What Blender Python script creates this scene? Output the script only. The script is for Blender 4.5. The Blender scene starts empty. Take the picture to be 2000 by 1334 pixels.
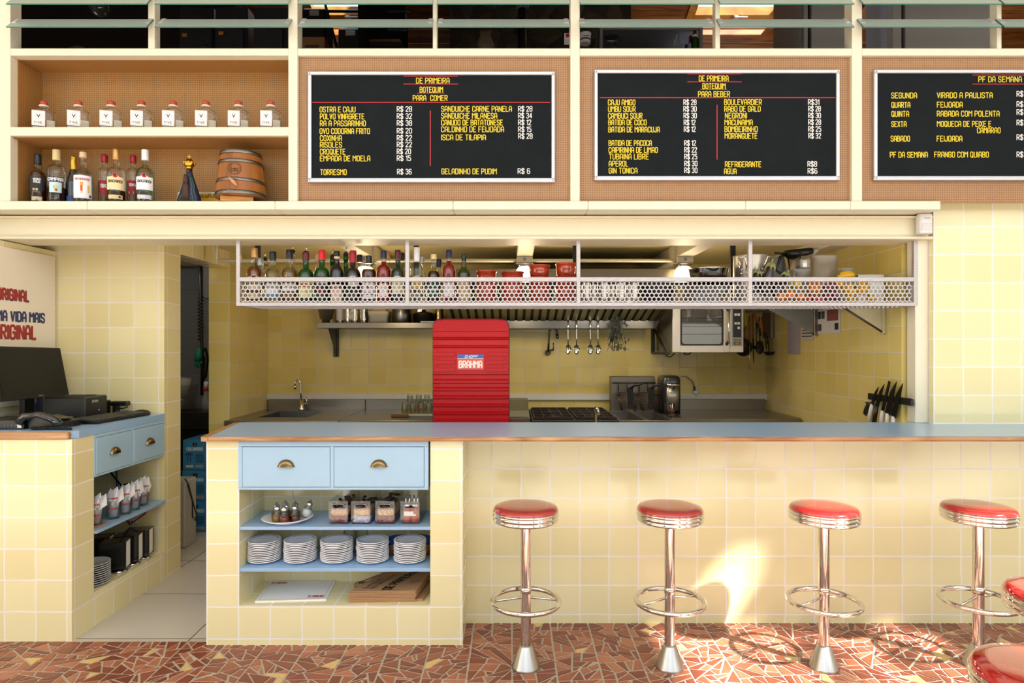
import bpy, bmesh, math, random
from mathutils import Vector
C = bpy.context.scene
COL = C.collection
PI = math.pi
H, F, CX, CY = 1.465, 1240.0, 1000.0, 675.0      # eye height, focal length (px), vanishing point
rnd = random.Random(7)

# ---------------- camera, sky, sun, exposure ----------------
cam = bpy.data.cameras.new('camera'); cam_o = bpy.data.objects.new('camera', cam); COL.objects.link(cam_o)
cam_o.location = (0, 0, H); cam_o.rotation_euler = (PI/2, 0, 0)
cam.sensor_width = 36; cam.lens = F/2000*36; cam.shift_y = (CY-667)/2000; cam.clip_start = .05
C.camera = cam_o
w = bpy.data.worlds.new('sky'); C.world = w; w.use_nodes = True
w.node_tree.nodes['Background'].inputs[0].default_value = (.84, .93, 1.0, 1)
w.node_tree.nodes['Background'].inputs[1].default_value = 3.3
sun = bpy.data.lights.new('sun', 'SUN'); sun.energy = 38; sun.angle = .03; sun.color = (1, .97, .92)
sun_o = bpy.data.objects.new('sun', sun); COL.objects.link(sun_o)
SUN = Vector((.60, -.55, .9)).normalized()
sun_o.rotation_euler = SUN.to_track_quat('Z', 'Y').to_euler(); sun_o.location = (6, -5, 9)
C.view_settings.view_transform = 'Standard'; C.view_settings.look = 'None'
C.view_settings.gamma = 1; C.view_settings.use_curve_mapping = False
C.view_settings.exposure = -.12
cy = C.cycles
cy.use_denoising = True; cy.max_bounces = 7; cy.diffuse_bounces = 4; cy.glossy_bounces = 4
cy.transmission_bounces = 4; cy.transparent_max_bounces = 16; cy.caustics_reflective = False; cy.caustics_refractive = False
cy.sample_clamp_indirect = 6

def X(px, D): return (px-CX)*D/F
def Z(py, D): return H-(py-CY)*D/F
def P(px, py, D): return Vector((X(px, D), D, Z(py, D)))

# ---------------- materials ----------------
def lin(c):
    if isinstance(c, str):
        c = [int(c[i:i+2], 16)/255 for i in (0, 2, 4)]
    return tuple((v/12.92 if v <= .04045 else ((v+.055)/1.055)**2.4) for v in c)+(1,)
MATS = {}
def newmat(name):
    m = bpy.data.materials.new(name); m.use_nodes = True
    return m, m.node_tree.nodes, m.node_tree.links, m.node_tree.nodes['Principled BSDF']
def mat(name, col='808080', rough=.5, metal=0, var=.06, scale=18, bump=0, bscale=60, coat=0, spec=.5, emit=None, es=0, trans=0, stretch=None):
    """plain procedural surface: base colour with a little noise variation, optional fine bump"""
    if name in MATS: return MATS[name]
    m, n, l, b = newmat(name)
    c = lin(col)
    tc = n.new('ShaderNodeTexCoord'); src = tc.outputs['Object']
    if stretch:
        mp = n.new('ShaderNodeMapping'); mp.inputs['Scale'].default_value = stretch; l.new(src, mp.inputs[0]); src = mp.outputs[0]
    nz = n.new('ShaderNodeTexNoise'); nz.inputs['Scale'].default_value = scale; nz.inputs['Detail'].default_value = 3
    l.new(src, nz.inputs['Vector'])
    mx = n.new('ShaderNodeMix'); mx.data_type = 'RGBA'
    mx.inputs['A'].default_value = tuple(max(0, v*(1-var)) for v in c[:3])+(1,)
    mx.inputs['B'].default_value = tuple(min(1, v*(1+var)) for v in c[:3])+(1,)
    l.new(nz.outputs['Fac'], mx.inputs['Factor']); l.new(mx.outputs['Result'], b.inputs['Base Color'])
    b.inputs['Roughness'].default_value = rough; b.inputs['Metallic'].default_value = metal
    b.inputs['Coat Weight'].default_value = coat; b.inputs['Coat Roughness'].default_value = .05
    b.inputs['Specular IOR Level'].default_value = spec; b.inputs['Transmission Weight'].default_value = trans
    if emit:
        b.inputs['Emission Color'].default_value = lin(emit); b.inputs['Emission Strength'].default_value = es
    if bump:
        n2 = n.new('ShaderNodeTexNoise'); n2.inputs['Scale'].default_value = bscale; l.new(src, n2.inputs['Vector'])
        bp = n.new('ShaderNodeBump'); bp.inputs['Strength'].default_value = bump; bp.inputs['Distance'].default_value = .01
        l.new(n2.outputs['Fac'], bp.inputs['Height']); l.new(bp.outputs[0], b.inputs['Normal'])
    MATS[name] = m; return m
def glass(name, col='e8f4f0', refl=.06, rough=.02, body=0, fmax=.55):
    """thin glass: tinted see-through with a fresnel gloss"""
    if name in MATS: return MATS[name]
    m, n, l, b = newmat(name); n.remove(b)
    t = n.new('ShaderNodeBsdfTransparent'); t.inputs[0].default_value = lin(col)
    g = n.new('ShaderNodeBsdfGlossy'); g.inputs['Roughness'].default_value = rough
    lw = n.new('ShaderNodeLayerWeight'); lw.inputs[0].default_value = .25
    mr = n.new('ShaderNodeMapRange'); mr.inputs['To Min'].default_value = refl; mr.inputs['To Max'].default_value = fmax
    mx = n.new('ShaderNodeMixShader')
    if body:
        df = n.new('ShaderNodeBsdfTranslucent'); df.inputs[0].default_value = lin(col); d2 = n.new('ShaderNodeBsdfDiffuse'); d2.inputs[0].default_value = lin(col); dm = n.new('ShaderNodeMixShader')
        l.new(df.outputs[0], dm.inputs[1]); l.new(d2.outputs[0], dm.inputs[2]); t2 = n.new('ShaderNodeMixShader'); t2.inputs[0].default_value = body; l.new(t.outputs[0], t2.inputs[1]); l.new(dm.outputs[0], t2.inputs[2]); t = t2
    l.new(lw.outputs['Fresnel'], mr.inputs['Value']); l.new(mr.outputs[0], mx.inputs[0])
    l.new(t.outputs[0], mx.inputs[1]); l.new(g.outputs[0], mx.inputs[2]); l.new(mx.outputs[0], n['Material Output'].inputs[0])
    MATS[name] = m; return m
def tilemat(name, c1, c2, grout, mortar=.028, rough=.12, bump=.25, coat=.3):
    if name in MATS: return MATS[name]
    m, n, l, b = newmat(name)
    uv = n.new('ShaderNodeUVMap'); uv.uv_map = 'UVMap'
    br = n.new('ShaderNodeTexBrick'); br.offset = 0; br.squash = 1
    br.inputs['Scale'].default_value = 1; br.inputs['Brick Width'].default_value = 1; br.inputs['Row Height'].default_value = 1
    br.inputs['Mortar Size'].default_value = mortar; br.inputs['Mortar Smooth'].default_value = .15; br.inputs['Bias'].default_value = 0
    br.inputs['Color1'].default_value = lin(c1); br.inputs['Color2'].default_value = lin(c2); br.inputs['Mortar'].default_value = lin(grout)
    # grout lines wander a touch, as hand-laid ones do
    nz = n.new('ShaderNodeTexNoise'); nz.inputs['Scale'].default_value = 1.3; nz.inputs['Detail'].default_value = 1
    l.new(uv.outputs[0], nz.inputs['Vector'])
    vm = n.new('ShaderNodeVectorMath'); vm.operation = 'MULTIPLY_ADD'
    vm.inputs[1].default_value = (.05, .05, 0); l.new(nz.outputs['Color'], vm.inputs[0])
    sb = n.new('ShaderNodeVectorMath'); sb.operation = 'SUBTRACT'; sb.inputs[1].default_value = (.025, .025, 0)
    l.new(uv.outputs[0], sb.inputs[0]); l.new(sb.outputs[0], vm.inputs[2]); l.new(vm.outputs[0], br.inputs['Vector'])
    l.new(br.outputs['Color'], b.inputs['Base Color'])
    mr = n.new('ShaderNodeMapRange'); mr.inputs['To Min'].default_value = rough; mr.inputs['To Max'].default_value = .8
    l.new(br.outputs['Fac'], mr.inputs['Value']); l.new(mr.outputs[0], b.inputs['Roughness'])
    iv = n.new('ShaderNodeMath'); iv.operation = 'SUBTRACT'; iv.inputs[0].default_value = 1; l.new(br.outputs['Fac'], iv.inputs[1])
    n3 = n.new('ShaderNodeTexNoise'); n3.inputs['Scale'].default_value = 2.2; l.new(uv.outputs[0], n3.inputs['Vector'])
    ad = n.new('ShaderNodeMath'); ad.operation = 'MULTIPLY_ADD'; ad.inputs[1].default_value = .5; l.new(n3.outputs['Fac'], ad.inputs[0]); l.new(iv.outputs[0], ad.inputs[2])
    bp = n.new('ShaderNodeBump'); bp.inputs['Strength'].default_value = bump; bp.inputs['Distance'].default_value = .004
    l.new(ad.outputs[0], bp.inputs['Height']); l.new(bp.outputs[0], b.inputs['Normal'])
    b.inputs['Coat Weight'].default_value = coat; b.inputs['Coat Roughness'].default_value = .06
    MATS[name] = m; return m
def woodmat(name, c1, c2, rough=.45, scale=(3, 3, 30), coat=0):
    if name in MATS: return MATS[name]
    m, n, l, b = newmat(name)
    tc = n.new('ShaderNodeTexCoord'); mp = n.new('ShaderNodeMapping'); mp.inputs['Scale'].default_value = scale
    l.new(tc.outputs['Object'], mp.inputs[0])
    nz = n.new('ShaderNodeTexNoise'); nz.inputs['Scale'].default_value = 2; nz.inputs['Detail'].default_value = 5; nz.inputs['Distortion'].default_value = .6
    l.new(mp.outputs[0], nz.inputs['Vector'])
    rp = n.new('ShaderNodeValToRGB'); rp.color_ramp.elements[0].position = .35; rp.color_ramp.elements[1].position = .68
    rp.color_ramp.elements[0].color = lin(c1); rp.color_ramp.elements[1].color = lin(c2)
    l.new(nz.outputs['Fac'], rp.inputs[0]); l.new(rp.outputs[0], b.inputs['Base Color'])
    b.inputs['Roughness'].default_value = rough; b.inputs['Coat Weight'].default_value = coat
    MATS[name] = m; return m
def pegmat(name, col='a67d58', hole='2a1a0c', r=.17):
    if name in MATS: return MATS[name]
    m, n, l, b = newmat(name)
    uv = n.new('ShaderNodeUVMap'); uv.uv_map = 'UVMap'
    fr = n.new('ShaderNodeVectorMath'); fr.operation = 'FRACTION'; l.new(uv.outputs[0], fr.inputs[0])
    ds = n.new('ShaderNodeVectorMath'); ds.operation = 'DISTANCE'; ds.inputs[1].default_value = (.5, .5, 0); l.new(fr.outputs[0], ds.inputs[0])
    lt = n.new('ShaderNodeMath'); lt.operation = 'LESS_THAN'; lt.inputs[1].default_value = r; l.new(ds.outputs['Value'], lt.inputs[0])
    nz = n.new('ShaderNodeTexNoise'); nz.inputs['Scale'].default_value = .5; nz.inputs['Detail'].default_value = 6; l.new(uv.outputs[0], nz.inputs['Vector'])
    m1 = n.new('ShaderNodeMix'); m1.data_type = 'RGBA'; c = lin(col)
    m1.inputs['A'].default_value = tuple(v*.86 for v in c[:3])+(1,); m1.inputs['B'].default_value = tuple(v*1.12 for v in c[:3])+(1,)
    l.new(nz.outputs['Fac'], m1.inputs['Factor'])
    m2 = n.new('ShaderNodeMix'); m2.data_type = 'RGBA'; m2.inputs['B'].default_value = lin(hole)
    l.new(lt.outputs[0], m2.inputs['Factor']); l.new(m1.outputs['Result'], m2.inputs['A']); l.new(m2.outputs['Result'], b.inputs['Base Color'])
    b.inputs['Roughness'].default_value = .55
    MATS[name] = m; return m
def shardmat(name):
    """crazy paving: broken terracotta shards set in pale mortar"""
    m, n, l, b = newmat(name)
    tc = n.new('ShaderNodeTexCoord')
    nz0 = n.new('ShaderNodeTexNoise'); nz0.inputs['Scale'].default_value = 5; l.new(tc.outputs['Object'], nz0.inputs['Vector'])
    vm = n.new('ShaderNodeVectorMath'); vm.operation = 'MULTIPLY_ADD'; vm.inputs[1].default_value = (.05, .05, 0)
    l.new(nz0.outputs['Color'], vm.inputs[0]); l.new(tc.outputs['Object'], vm.inputs[2])
    def vor(feat):
        v = n.new('ShaderNodeTexVoronoi'); v.voronoi_dimensions = '2D'; v.feature = feat; v.inputs['Scale'].default_value = 12.5
        v.inputs['Randomness'].default_value = 1; l.new(vm.outputs[0], v.inputs['Vector']); return v
    ve = vor('DISTANCE_TO_EDGE'); vc = vor('F1')
    nz = n.new('ShaderNodeTexNoise'); nz.inputs['Scale'].default_value = 70; nz.inputs['Detail'].default_value = 4; l.new(tc.outputs['Object'], nz.inputs['Vector'])
    ed = n.new('ShaderNodeMath'); ed.operation = 'MULTIPLY_ADD'; ed.inputs[1].default_value = .05; l.new(nz.outputs['Fac'], ed.inputs[0]); l.new(ve.outputs['Distance'], ed.inputs[2])
    st = n.new('ShaderNodeMapRange'); st.inputs['From Min'].default_value = .066; st.inputs['From Max'].default_value = .088; l.new(ed.outputs[0], st.inputs['Value'])
    rp = n.new('ShaderNodeValToRGB'); e = rp.color_ramp.elements; rp.color_ramp.interpolation = 'CONSTANT'
    e[0].position = 0; e[0].color = lin('8a4a30'); e[1].position = .22; e[1].color = lin('9c583a')
    for p_, c_ in ((.42, 'a8664a'), (.6, '94503a'), (.76, 'b0714f'), (.9, '824030'), (.965, 'c9a468')):
        q = e.new(p_); q.color = lin(c_)
    sp = n.new('ShaderNodeSeparateColor'); l.new(vc.outputs['Color'], sp.inputs[0]); l.new(sp.outputs[0], rp.inputs[0])
    hs = n.new('ShaderNodeMix'); hs.data_type = 'RGBA'; hs.blend_type = 'MULTIPLY'; hs.inputs['Factor'].default_value = .3
    l.new(rp.outputs[0], hs.inputs['A']); l.new(nz.outputs['Color'], hs.inputs['B'])
    gm = n.new('ShaderNodeMix'); gm.data_type = 'RGBA'; gm.inputs['A'].default_value = lin('8e857a'); gm.inputs['B'].default_value = lin('cfc5b6'); l.new(nz.outputs['Fac'], gm.inputs['Factor'])
    mx = n.new('ShaderNodeMix'); mx.data_type = 'RGBA'; l.new(st.outputs[0], mx.inputs['Factor']); l.new(gm.outputs['Result'], mx.inputs['A']); l.new(hs.outputs['Result'], mx.inputs['B'])
    l.new(mx.outputs['Result'], b.inputs['Base Color'])
    rr = n.new('ShaderNodeMapRange'); rr.inputs['To Min'].default_value = .75; rr.inputs['To Max'].default_value = .3; l.new(st.outputs[0], rr.inputs['Value']); l.new(rr.outputs[0], b.inputs['Roughness'])
    bp = n.new('ShaderNodeBump'); bp.inputs['Strength'].default_value = .5; bp.inputs['Distance'].default_value = .004
    l.new(st.outputs[0], bp.inputs['Height']); l.new(bp.outputs[0], b.inputs['Normal'])
    return m

# ---------------- mesh helpers ----------------
class MB:
    """collects shapes; build() links them as ONE mesh object"""
    def __init__(s): s.v = []; s.f = []; s.m = []; s.sm = []
    def add(s, vs, fs, mi=0, smooth=False):
        o = len(s.v); s.v += [tuple(v) for v in vs]
        for f in fs: s.f.append(tuple(i+o for i in f)); s.m.append(mi); s.sm.append(smooth)
        return s
    def box(s, x0, x1, y0, y1, z0, z1, b=0, mi=0):
        if x0 > x1: x0, x1 = x1, x0
        if y0 > y1: y0, y1 = y1, y0
        if z0 > z1: z0, z1 = z1, z0
        b = min(b, (x1-x0)*.45, (y1-y0)*.45, (z1-z0)*.45)
        if b <= 0:
            return s.add([(x, y, z) for x in (x0, x1) for y in (y0, y1) for z in (z0, z1)],
                         [(0, 1, 3, 2), (4, 6, 7, 5), (0, 4, 5, 1), (2, 3, 7, 6), (0, 2, 6, 4), (1, 5, 7, 3)], mi)
        vs = []; ix = {}
        for i in (0, 1):
            for j in (0, 1):
                for k in (0, 1):
                    x, y, z = (x0, x1)[i], (y0, y1)[j], (z0, z1)[k]; ax, ay, az = x+(b, -b)[i], y+(b, -b)[j], z+(b, -b)[k]
                    for t, p in enumerate(((x, ay, az), (ax, y, az), (ax, ay, z))): ix[i, j, k, t] = len(vs); vs.append(p)
        fs = []
        for i in (0, 1):
            fs.append([ix[i, 0, 0, 0], ix[i, 1, 0, 0], ix[i, 1, 1, 0], ix[i, 0, 1, 0]])
            fs.append([ix[0, i, 0, 1], ix[1, i, 0, 1], ix[1, i, 1, 1], ix[0, i, 1, 1]])
            fs.append([ix[0, 0, i, 2], ix[1, 0, i, 2], ix[1, 1, i, 2], ix[0, 1, i, 2]])
            for j in (0, 1):
                fs.append([ix[0, i, j, 1], ix[1, i, j, 1], ix[1, i, j, 2], ix[0, i, j, 2]])
                fs.append([ix[i, 0, j, 0], ix[i, 1, j, 0], ix[i, 1, j, 2], ix[i, 0, j, 2]])
                fs.append([ix[i, j, 0, 0], ix[i, j, 1, 0], ix[i, j, 1, 1], ix[i, j, 0, 1]])
                for k in (0, 1): fs.append([ix[i, j, k, 0], ix[i, j, k, 1], ix[i, j, k, 2]])
        return s.add(vs, fs, mi)
    def lathe(s, prof, c=(0, 0, 0), n=24, mi=0, smooth=True, cap=(True, True), axis='z', sy=1):
        vs = []; fs = []
        for r, z in prof:
            for i in range(n):
                a = 2*PI*i/n; p = (r*math.cos(a), r*math.sin(a)*sy, z)
                if axis == 'y': p = (p[0], z, p[1])
                elif axis == 'x': p = (z, p[0], p[1])
                vs.append((c[0]+p[0], c[1]+p[1], c[2]+p[2]))
        for k in range(len(prof)-1):
            for i in range(n):
                j = (i+1) % n; fs.append((k*n+i, k*n+j, (k+1)*n+j, (k+1)*n+i))
        s.add(vs, fs, mi, smooth)
        o = len(s.v)-len(vs)
        for e, k in ((0, 0), (1, len(prof)-1)):
            if cap[e] and prof[k][0] > 1e-5: s.f.append(tuple(o+k*n+i for i in range(n))); s.m.append(mi); s.sm.append(False)
        return s
    def cyl(s, c, r, h, n=20, mi=0, axis='z', b=0):
        pr = [(r, 0), (r, h)] if not b else [(r-b, 0), (r, b), (r, h-b), (r-b, h)]
        return s.lathe(pr, c, n, mi, True, axis=axis)
    def loft(s, secs, c=(0, 0, 0), n=24, mi=0, smooth=True, cap=(True, True)):
        """secs: (z, half_x, half_y, exponent[, dx, dy]) superellipse sections"""
        vs = []; fs = []
        for q in secs:
            z, hx, hy, e = q[:4]; dx, dy = (q[4], q[5]) if len(q) > 4 else (0, 0)
            for i in range(n):
                a = 2*PI*(i+.5)/n; ca, sa = math.cos(a), math.sin(a)
                vs.append((c[0]+dx+hx*math.copysign(abs(ca)**(2/e), ca), c[1]+dy+hy*math.copysign(abs(sa)**(2/e), sa), c[2]+z))
        for k in range(len(secs)-1):
            for i in range(n):
                j = (i+1) % n; fs.append((k*n+i, k*n+j, (k+1)*n+j, (k+1)*n+i))
        s.add(vs, fs, mi, smooth); o = len(s.v)-len(vs)
        for e, k in ((0, 0), (1, len(secs)-1)):
            if cap[e]: s.f.append(tuple(o+k*n+i for i in range(n))); s.m.append(mi); s.sm.append(False)
        return s
    def tube(s, pts, r, n=8, closed=False, mi=0, flat=1):
        pts = [Vector(p) for p in pts]; N = len(pts); vs = []; up = None; rs = r if isinstance(r, (list, tuple)) else [r]*N
        for i, p in enumerate(pts):
            t = (pts[(i+1) % N]-pts[i-1]) if (closed or 0 < i < N-1) else (pts[1]-pts[0] if i == 0 else pts[-1]-pts[-2])
            t = t.normalized() if t.length > 1e-9 else Vector((0, 0, 1))
            if up is None: up = Vector((0, 0, 1)) if abs(t.z) < .9 else Vector((1, 0, 0))
            up = (up-t*up.dot(t)); up = up.normalized() if up.length > 1e-6 else t.orthogonal().normalized()
            sd = t.cross(up)
            for k in range(n):
                a = 2*PI*k/n; vs.append(p+(sd*math.cos(a)*flat+up*math.sin(a))*rs[i])
        fs = [(i*n+k, i*n+(k+1) % n, ((i+1) % N)*n+(k+1) % n, ((i+1) % N)*n+k) for i in range(N if closed else N-1) for k in range(n)]
        s.add(vs, fs, mi, True)
        if not closed:
            o = len(s.v)-len(vs)
            for k in (0, N-1): s.f.append(tuple(o+k*n+i for i in range(n))); s.m.append(mi); s.sm.append(False)
        return s
    def torus(s, c, R, r, n=40, k=10, mi=0):
        return s.tube([(c[0]+R*math.cos(2*PI*i/n), c[1]+R*math.sin(2*PI*i/n), c[2]) for i in range(n)], r, k, True, mi)
    def ball(s, c, rx, ry=None, rz=None, n=16, mi=0):
        ry = ry or rx; rz = rz or rx; k = max(6, n//2)
        vs = []; fs = []
        for j in range(k+1):
            t = PI*j/k
            for i in range(n):
                a = 2*PI*i/n; vs.append((c[0]+rx*math.sin(t)*math.cos(a), c[1]+ry*math.sin(t)*math.sin(a), c[2]-rz*math.cos(t)))
        for j in range(k):
            for i in range(n): fs.append((j*n+i, j*n+(i+1) % n, (j+1)*n+(i+1) % n, (j+1)*n+i))
        return s.add(vs, fs, mi, True)
    def prism(s, poly, f, d, mi=0, smooth=False):
        """poly: 2D points, f(u,v,w)->3D, extruded from w=0 to w=d"""
        n = len(poly); vs = [f(u, v, 0) for u, v in poly]+[f(u, v, d) for u, v in poly]
        fs = [tuple(range(n)), tuple(range(n, 2*n))]
        s.add(vs, fs, mi, False); o = len(s.v)-2*n
        for i in range(n):
            j = (i+1) % n; s.f.append((o+i, o+j, o+n+j, o+n+i)); s.m.append(mi); s.sm.append(smooth)
        return s
    def quads(s, qs, f, mi=0):
        for i, q in enumerate(qs):          # overlapping strokes lie a hair apart
            vs = [Vector(f(u, v)) for u, v in q]; n = (vs[1]-vs[0]).cross(vs[2]-vs[0])
            if n.length > 1e-12: n = n.normalized()*((i % 9)*2.5e-5); vs = [v+n for v in vs]
            s.add(vs, [tuple(range(len(q)))], mi)
        return s
    def build(s, name, mats, parent=None, world=False, uv=None, loc=None, recalc=True):
        me = bpy.data.meshes.new(name)
        off = Vector((0, 0, 0))
        if world and parent is not None:
            q = parent
            while q is not None: off += q.location; q = q.parent
        me.from_pydata([tuple(Vector(v)-off) for v in s.v], [], s.f)
        if not isinstance(mats, (list, tuple)): mats = [mats]
        for m in mats: me.materials.append(m)
        me.polygons.foreach_set('material_index', s.m); me.polygons.foreach_set('use_smooth', s.sm)
        if recalc:
            bm = bmesh.new(); bm.from_mesh(me)
            if len(s.v) < 60000: bmesh.ops.remove_doubles(bm, verts=bm.verts, dist=1e-6)
            bmesh.ops.recalc_face_normals(bm, faces=bm.faces); bm.to_mesh(me); bm.free()
        if uv:
            ul = me.uv_layers.new(name='UVMap')
            for p in me.polygons:
                for li in p.loop_indices:
                    ul.data[li].uv = uv(me.vertices[me.loops[li].vertex_index].co+off, p.normal)
        o = bpy.data.objects.new(name, me); COL.objects.link(o)
        if parent is not None: o.parent = parent
        if loc is not None: o.location = loc
        return o
def tag(o, label=None, cat=None, group=None, kind=None):
    if label: o['label'] = label
    if cat: o['category'] = cat
    if group: o['group'] = group
    if kind: o['kind'] = kind
    return o
def thing(name, label, cat, loc=(0, 0, 0), rz=0, group=None):
    o = bpy.data.objects.new(name, None); COL.objects.link(o); o.empty_display_size = .05
    o.location = loc; o.rotation_euler = (0, 0, rz)
    return tag(o, label, cat, group)
def struct(o): o['kind'] = 'structure'; return o
def copytree(o, parent=None, loc=None, rz=None, label=None, group=None):
    c = o.copy(); COL.objects.link(c)
    if parent is not None: c.parent = parent
    if loc is not None: c.location = loc
    if rz is not None: c.rotation_euler = (0, 0, rz)
    if label: c['label'] = label
    if group: c['group'] = group
    for ch in list(o.children): copytree(ch, c)
    return c
def uvgrid(pu, pv, x0=0, y0=0, z0=0):
    """tile coordinates by face direction; x0,y0,z0 are places of grout lines"""
    def f(co, n):
        a = [abs(v) for v in n]
        if a[1] >= a[0] and a[1] >= a[2]: return ((co.x-x0)/pu, (co.z-z0)/pv)
        if a[0] >= a[2]: return ((co.y-y0)/pu, (co.z-z0)/pv)
        return ((co.x-x0)/pu, (co.y-y0)/pv)
    return f

# ---------------- lettering: a small single-stroke alphabet ----------------
_G = {'A': '0,0 0,3 .6,4 1.4,4 2,3 2,0|0,1.6 2,1.6', 'B': '0,2.1 0,0 1.4,0 2,.5 2,1.6 1.5,2.1 0,2.1 0,4 1.4,4 1.9,3.5 1.9,2.6 1.5,2.1', 'C': '2,2.9 2,3.5 1.5,4 .5,4 0,3.5 0,.5 .5,0 1.5,0 2,.5 2,1.1',
'D': '0,0 0,4 1.3,4 2,3.4 2,.6 1.3,0 0,0', 'E': '1.9,4 0,4 0,0 1.9,0|0,2.1 1.5,2.1', 'F': '1.9,4 0,4 0,0|0,2.1 1.5,2.1', 'G': '2,2.9 2,3.5 1.5,4 .5,4 0,3.5 0,.5 .5,0 1.5,0 2,.5 2,1.9 1.1,1.9',
'H': '0,0 0,4|2,0 2,4|0,2.1 2,2.1', 'I': '0,0 0,4', 'J': '0,1 0,.5 .4,0 1.2,0 1.6,.5 1.6,4', 'K': '0,0 0,4|1.9,4 0,1.7|.7,2.5 2,0', 'L': '0,4 0,0 1.7,0', 'M': '0,0 0,4 1.2,2.4 2.4,4 2.4,0', 'N': '0,0 0,4 2,0 2,4',
'O': '.5,0 0,.5 0,3.5 .5,4 1.5,4 2,3.5 2,.5 1.5,0 .5,0', 'P': '0,0 0,4 1.4,4 2,3.5 2,2.3 1.4,1.8 0,1.8', 'Q': '.5,0 0,.5 0,3.5 .5,4 1.5,4 2,3.5 2,.5 1.5,0 .5,0|1.2,1 2.1,-.3', 'R': '0,0 0,4 1.4,4 2,3.5 2,2.4 1.4,1.9 0,1.9|1,1.9 2,0',
'S': '2,3.1 2,3.5 1.5,4 .5,4 0,3.5 0,2.7 .4,2.2 1.6,1.8 2,1.3 2,.5 1.5,0 .5,0 0,.5 0,.9', 'T': '0,4 2,4|1,4 1,0', 'U': '0,4 0,.5 .5,0 1.5,0 2,.5 2,4', 'V': '0,4 1,0 2,4', 'W': '0,4 .6,0 1.3,2.6 2,0 2.6,4', 'X': '0,0 2,4|0,4 2,0', 'Y': '0,4 1,2 2,4|1,2 1,0', 'Z': '0,4 2,4 0,0 2,0',
'1': '0,3.2 .8,4 .8,0', '2': '0,3.2 0,3.5 .5,4 1.5,4 2,3.5 2,2.7 0,0 2,0', '3': '0,3.4 .5,4 1.5,4 2,3.5 2,2.6 1.5,2.1 .8,2.1|1.5,2.1 2,1.6 2,.5 1.5,0 .5,0 0,.6', '4': '1.5,0 1.5,4 0,1.2 2,1.2', '5': '1.9,4 .1,4 .1,2.4 1.4,2.4 2,1.9 2,.5 1.5,0 .5,0 0,.5',
'6': '1.9,3.5 1.5,4 .5,4 0,3.5 0,.5 .5,0 1.5,0 2,.5 2,1.7 1.5,2.2 0,2.2', '7': '0,4 2,4 .8,0', '8': '.5,0 0,.5 0,1.7 .4,2.1 0,2.5 0,3.5 .5,4 1.5,4 2,3.5 2,2.5 1.6,2.1 2,1.7 2,.5 1.5,0 .5,0|.4,2.1 1.6,2.1', '9': '.1,.5 .5,0 1.5,0 2,.5 2,3.5 1.5,4 .5,4 0,3.5 0,2.3 .5,1.8 2,1.8',
'0': '.5,0 0,.5 0,3.5 .5,4 1.5,4 2,3.5 2,.5 1.5,0 .5,0', '$': '2,3.1 2,3.5 1.5,4 .5,4 0,3.5 0,2.7 .4,2.2 1.6,1.8 2,1.3 2,.5 1.5,0 .5,0 0,.5 0,.9|1,-.5 1,4.5', '-': '0,2 1.4,2', '.': '0,0 0,.2', "'": '0,4 0,3.2', '~': '0,4.7 .7,5 1.3,4.7 2,5'}
GL = {k: [[tuple(map(float, p.split(','))) for p in st.split()] for st in v.split('|')] for k, v in _G.items()}
GL['Ã'] = GL['A']+[[(0, 4.9), (.7, 5.3), (1.3, 4.9), (2, 5.3)]]; GL['Í'] = GL['I']+[[(-.1, 4.6), (.5, 5.3)]]
def text2d(s, x, y, h, w=None, sw=.13, anchor='l', gap=1.0, slant=0, asp=.8):
    """strokes of a line of lettering as 2D quads; h cap height, w total width to fit"""
    adv = 0; st = []
    for ch in s:
        if ch == ' ': adv += 1.5; continue
        g = GL[ch]; wd = max(p[0] for q in g for p in q)
        for q in g: st.append([(p[0]+adv, p[1]) for p in q])
        adv += wd+gap
    tot = max(adv-gap, .4); ky = h/4; kx = (w/tot) if w else ky*asp
    x0 = x-(tot*kx/2 if anchor == 'c' else tot*kx if anchor == 'r' else 0); t = min(h*sw, kx*.95)/2; out = []
    for q in st:
        pts = [(x0+a*kx+slant*b*ky, y+b*ky) for a, b in q]
        for (ax, ay), (bx, by) in zip(pts, pts[1:]):
            dx, dy = bx-ax, by-ay; L = math.hypot(dx, dy) or 1e-9; dx /= L; dy /= L; e = t*.55
            out.append([(ax-dx*e-dy*t, ay-dy*e+dx*t), (ax-dx*e+dy*t, ay-dy*e-dx*t), (bx+dx*e+dy*t, by+dy*e-dx*t), (bx+dx*e-dy*t, by+dy*e+dx*t)])
    return out
def rect2d(x0, x1, y0, y1): return [[(x0, y0), (x1, y0), (x1, y1), (x0, y1)]]
def disc2d(cx, cy_, r, n=20): return [[(cx+r*math.cos(2*PI*i/n), cy_+r*math.sin(2*PI*i/n)) for i in range(n)]]
def ring2d(cx, cy_, r, t, n=20):
    return [[(cx+q*math.cos(a), cy_+q*math.sin(a)) for q, a in ((r-t, 2*PI*i/n), (r, 2*PI*i/n), (r, 2*PI*(i+1)/n), (r-t, 2*PI*(i+1)/n))] for i in range(n)]
def rrect(x0, x1, y0, y1, r, n=5):
    out = []
    for cx, cy_, a in ((x1-r, y0+r, -PI/2), (x1-r, y1-r, 0), (x0+r, y1-r, PI/2), (x0+r, y0+r, PI)):
        out += [(cx+r*math.cos(a+PI/2*i/n), cy_+r*math.sin(a+PI/2*i/n)) for i in range(n+1)]
    return out
def ordinal(i): return ['first', 'second', 'third', 'fourth', 'fifth', 'sixth', 'seventh', 'eighth', 'ninth', 'tenth', 'eleventh', 'twelfth', 'thirteenth', 'fourteenth', 'fifteenth'][i]

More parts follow.
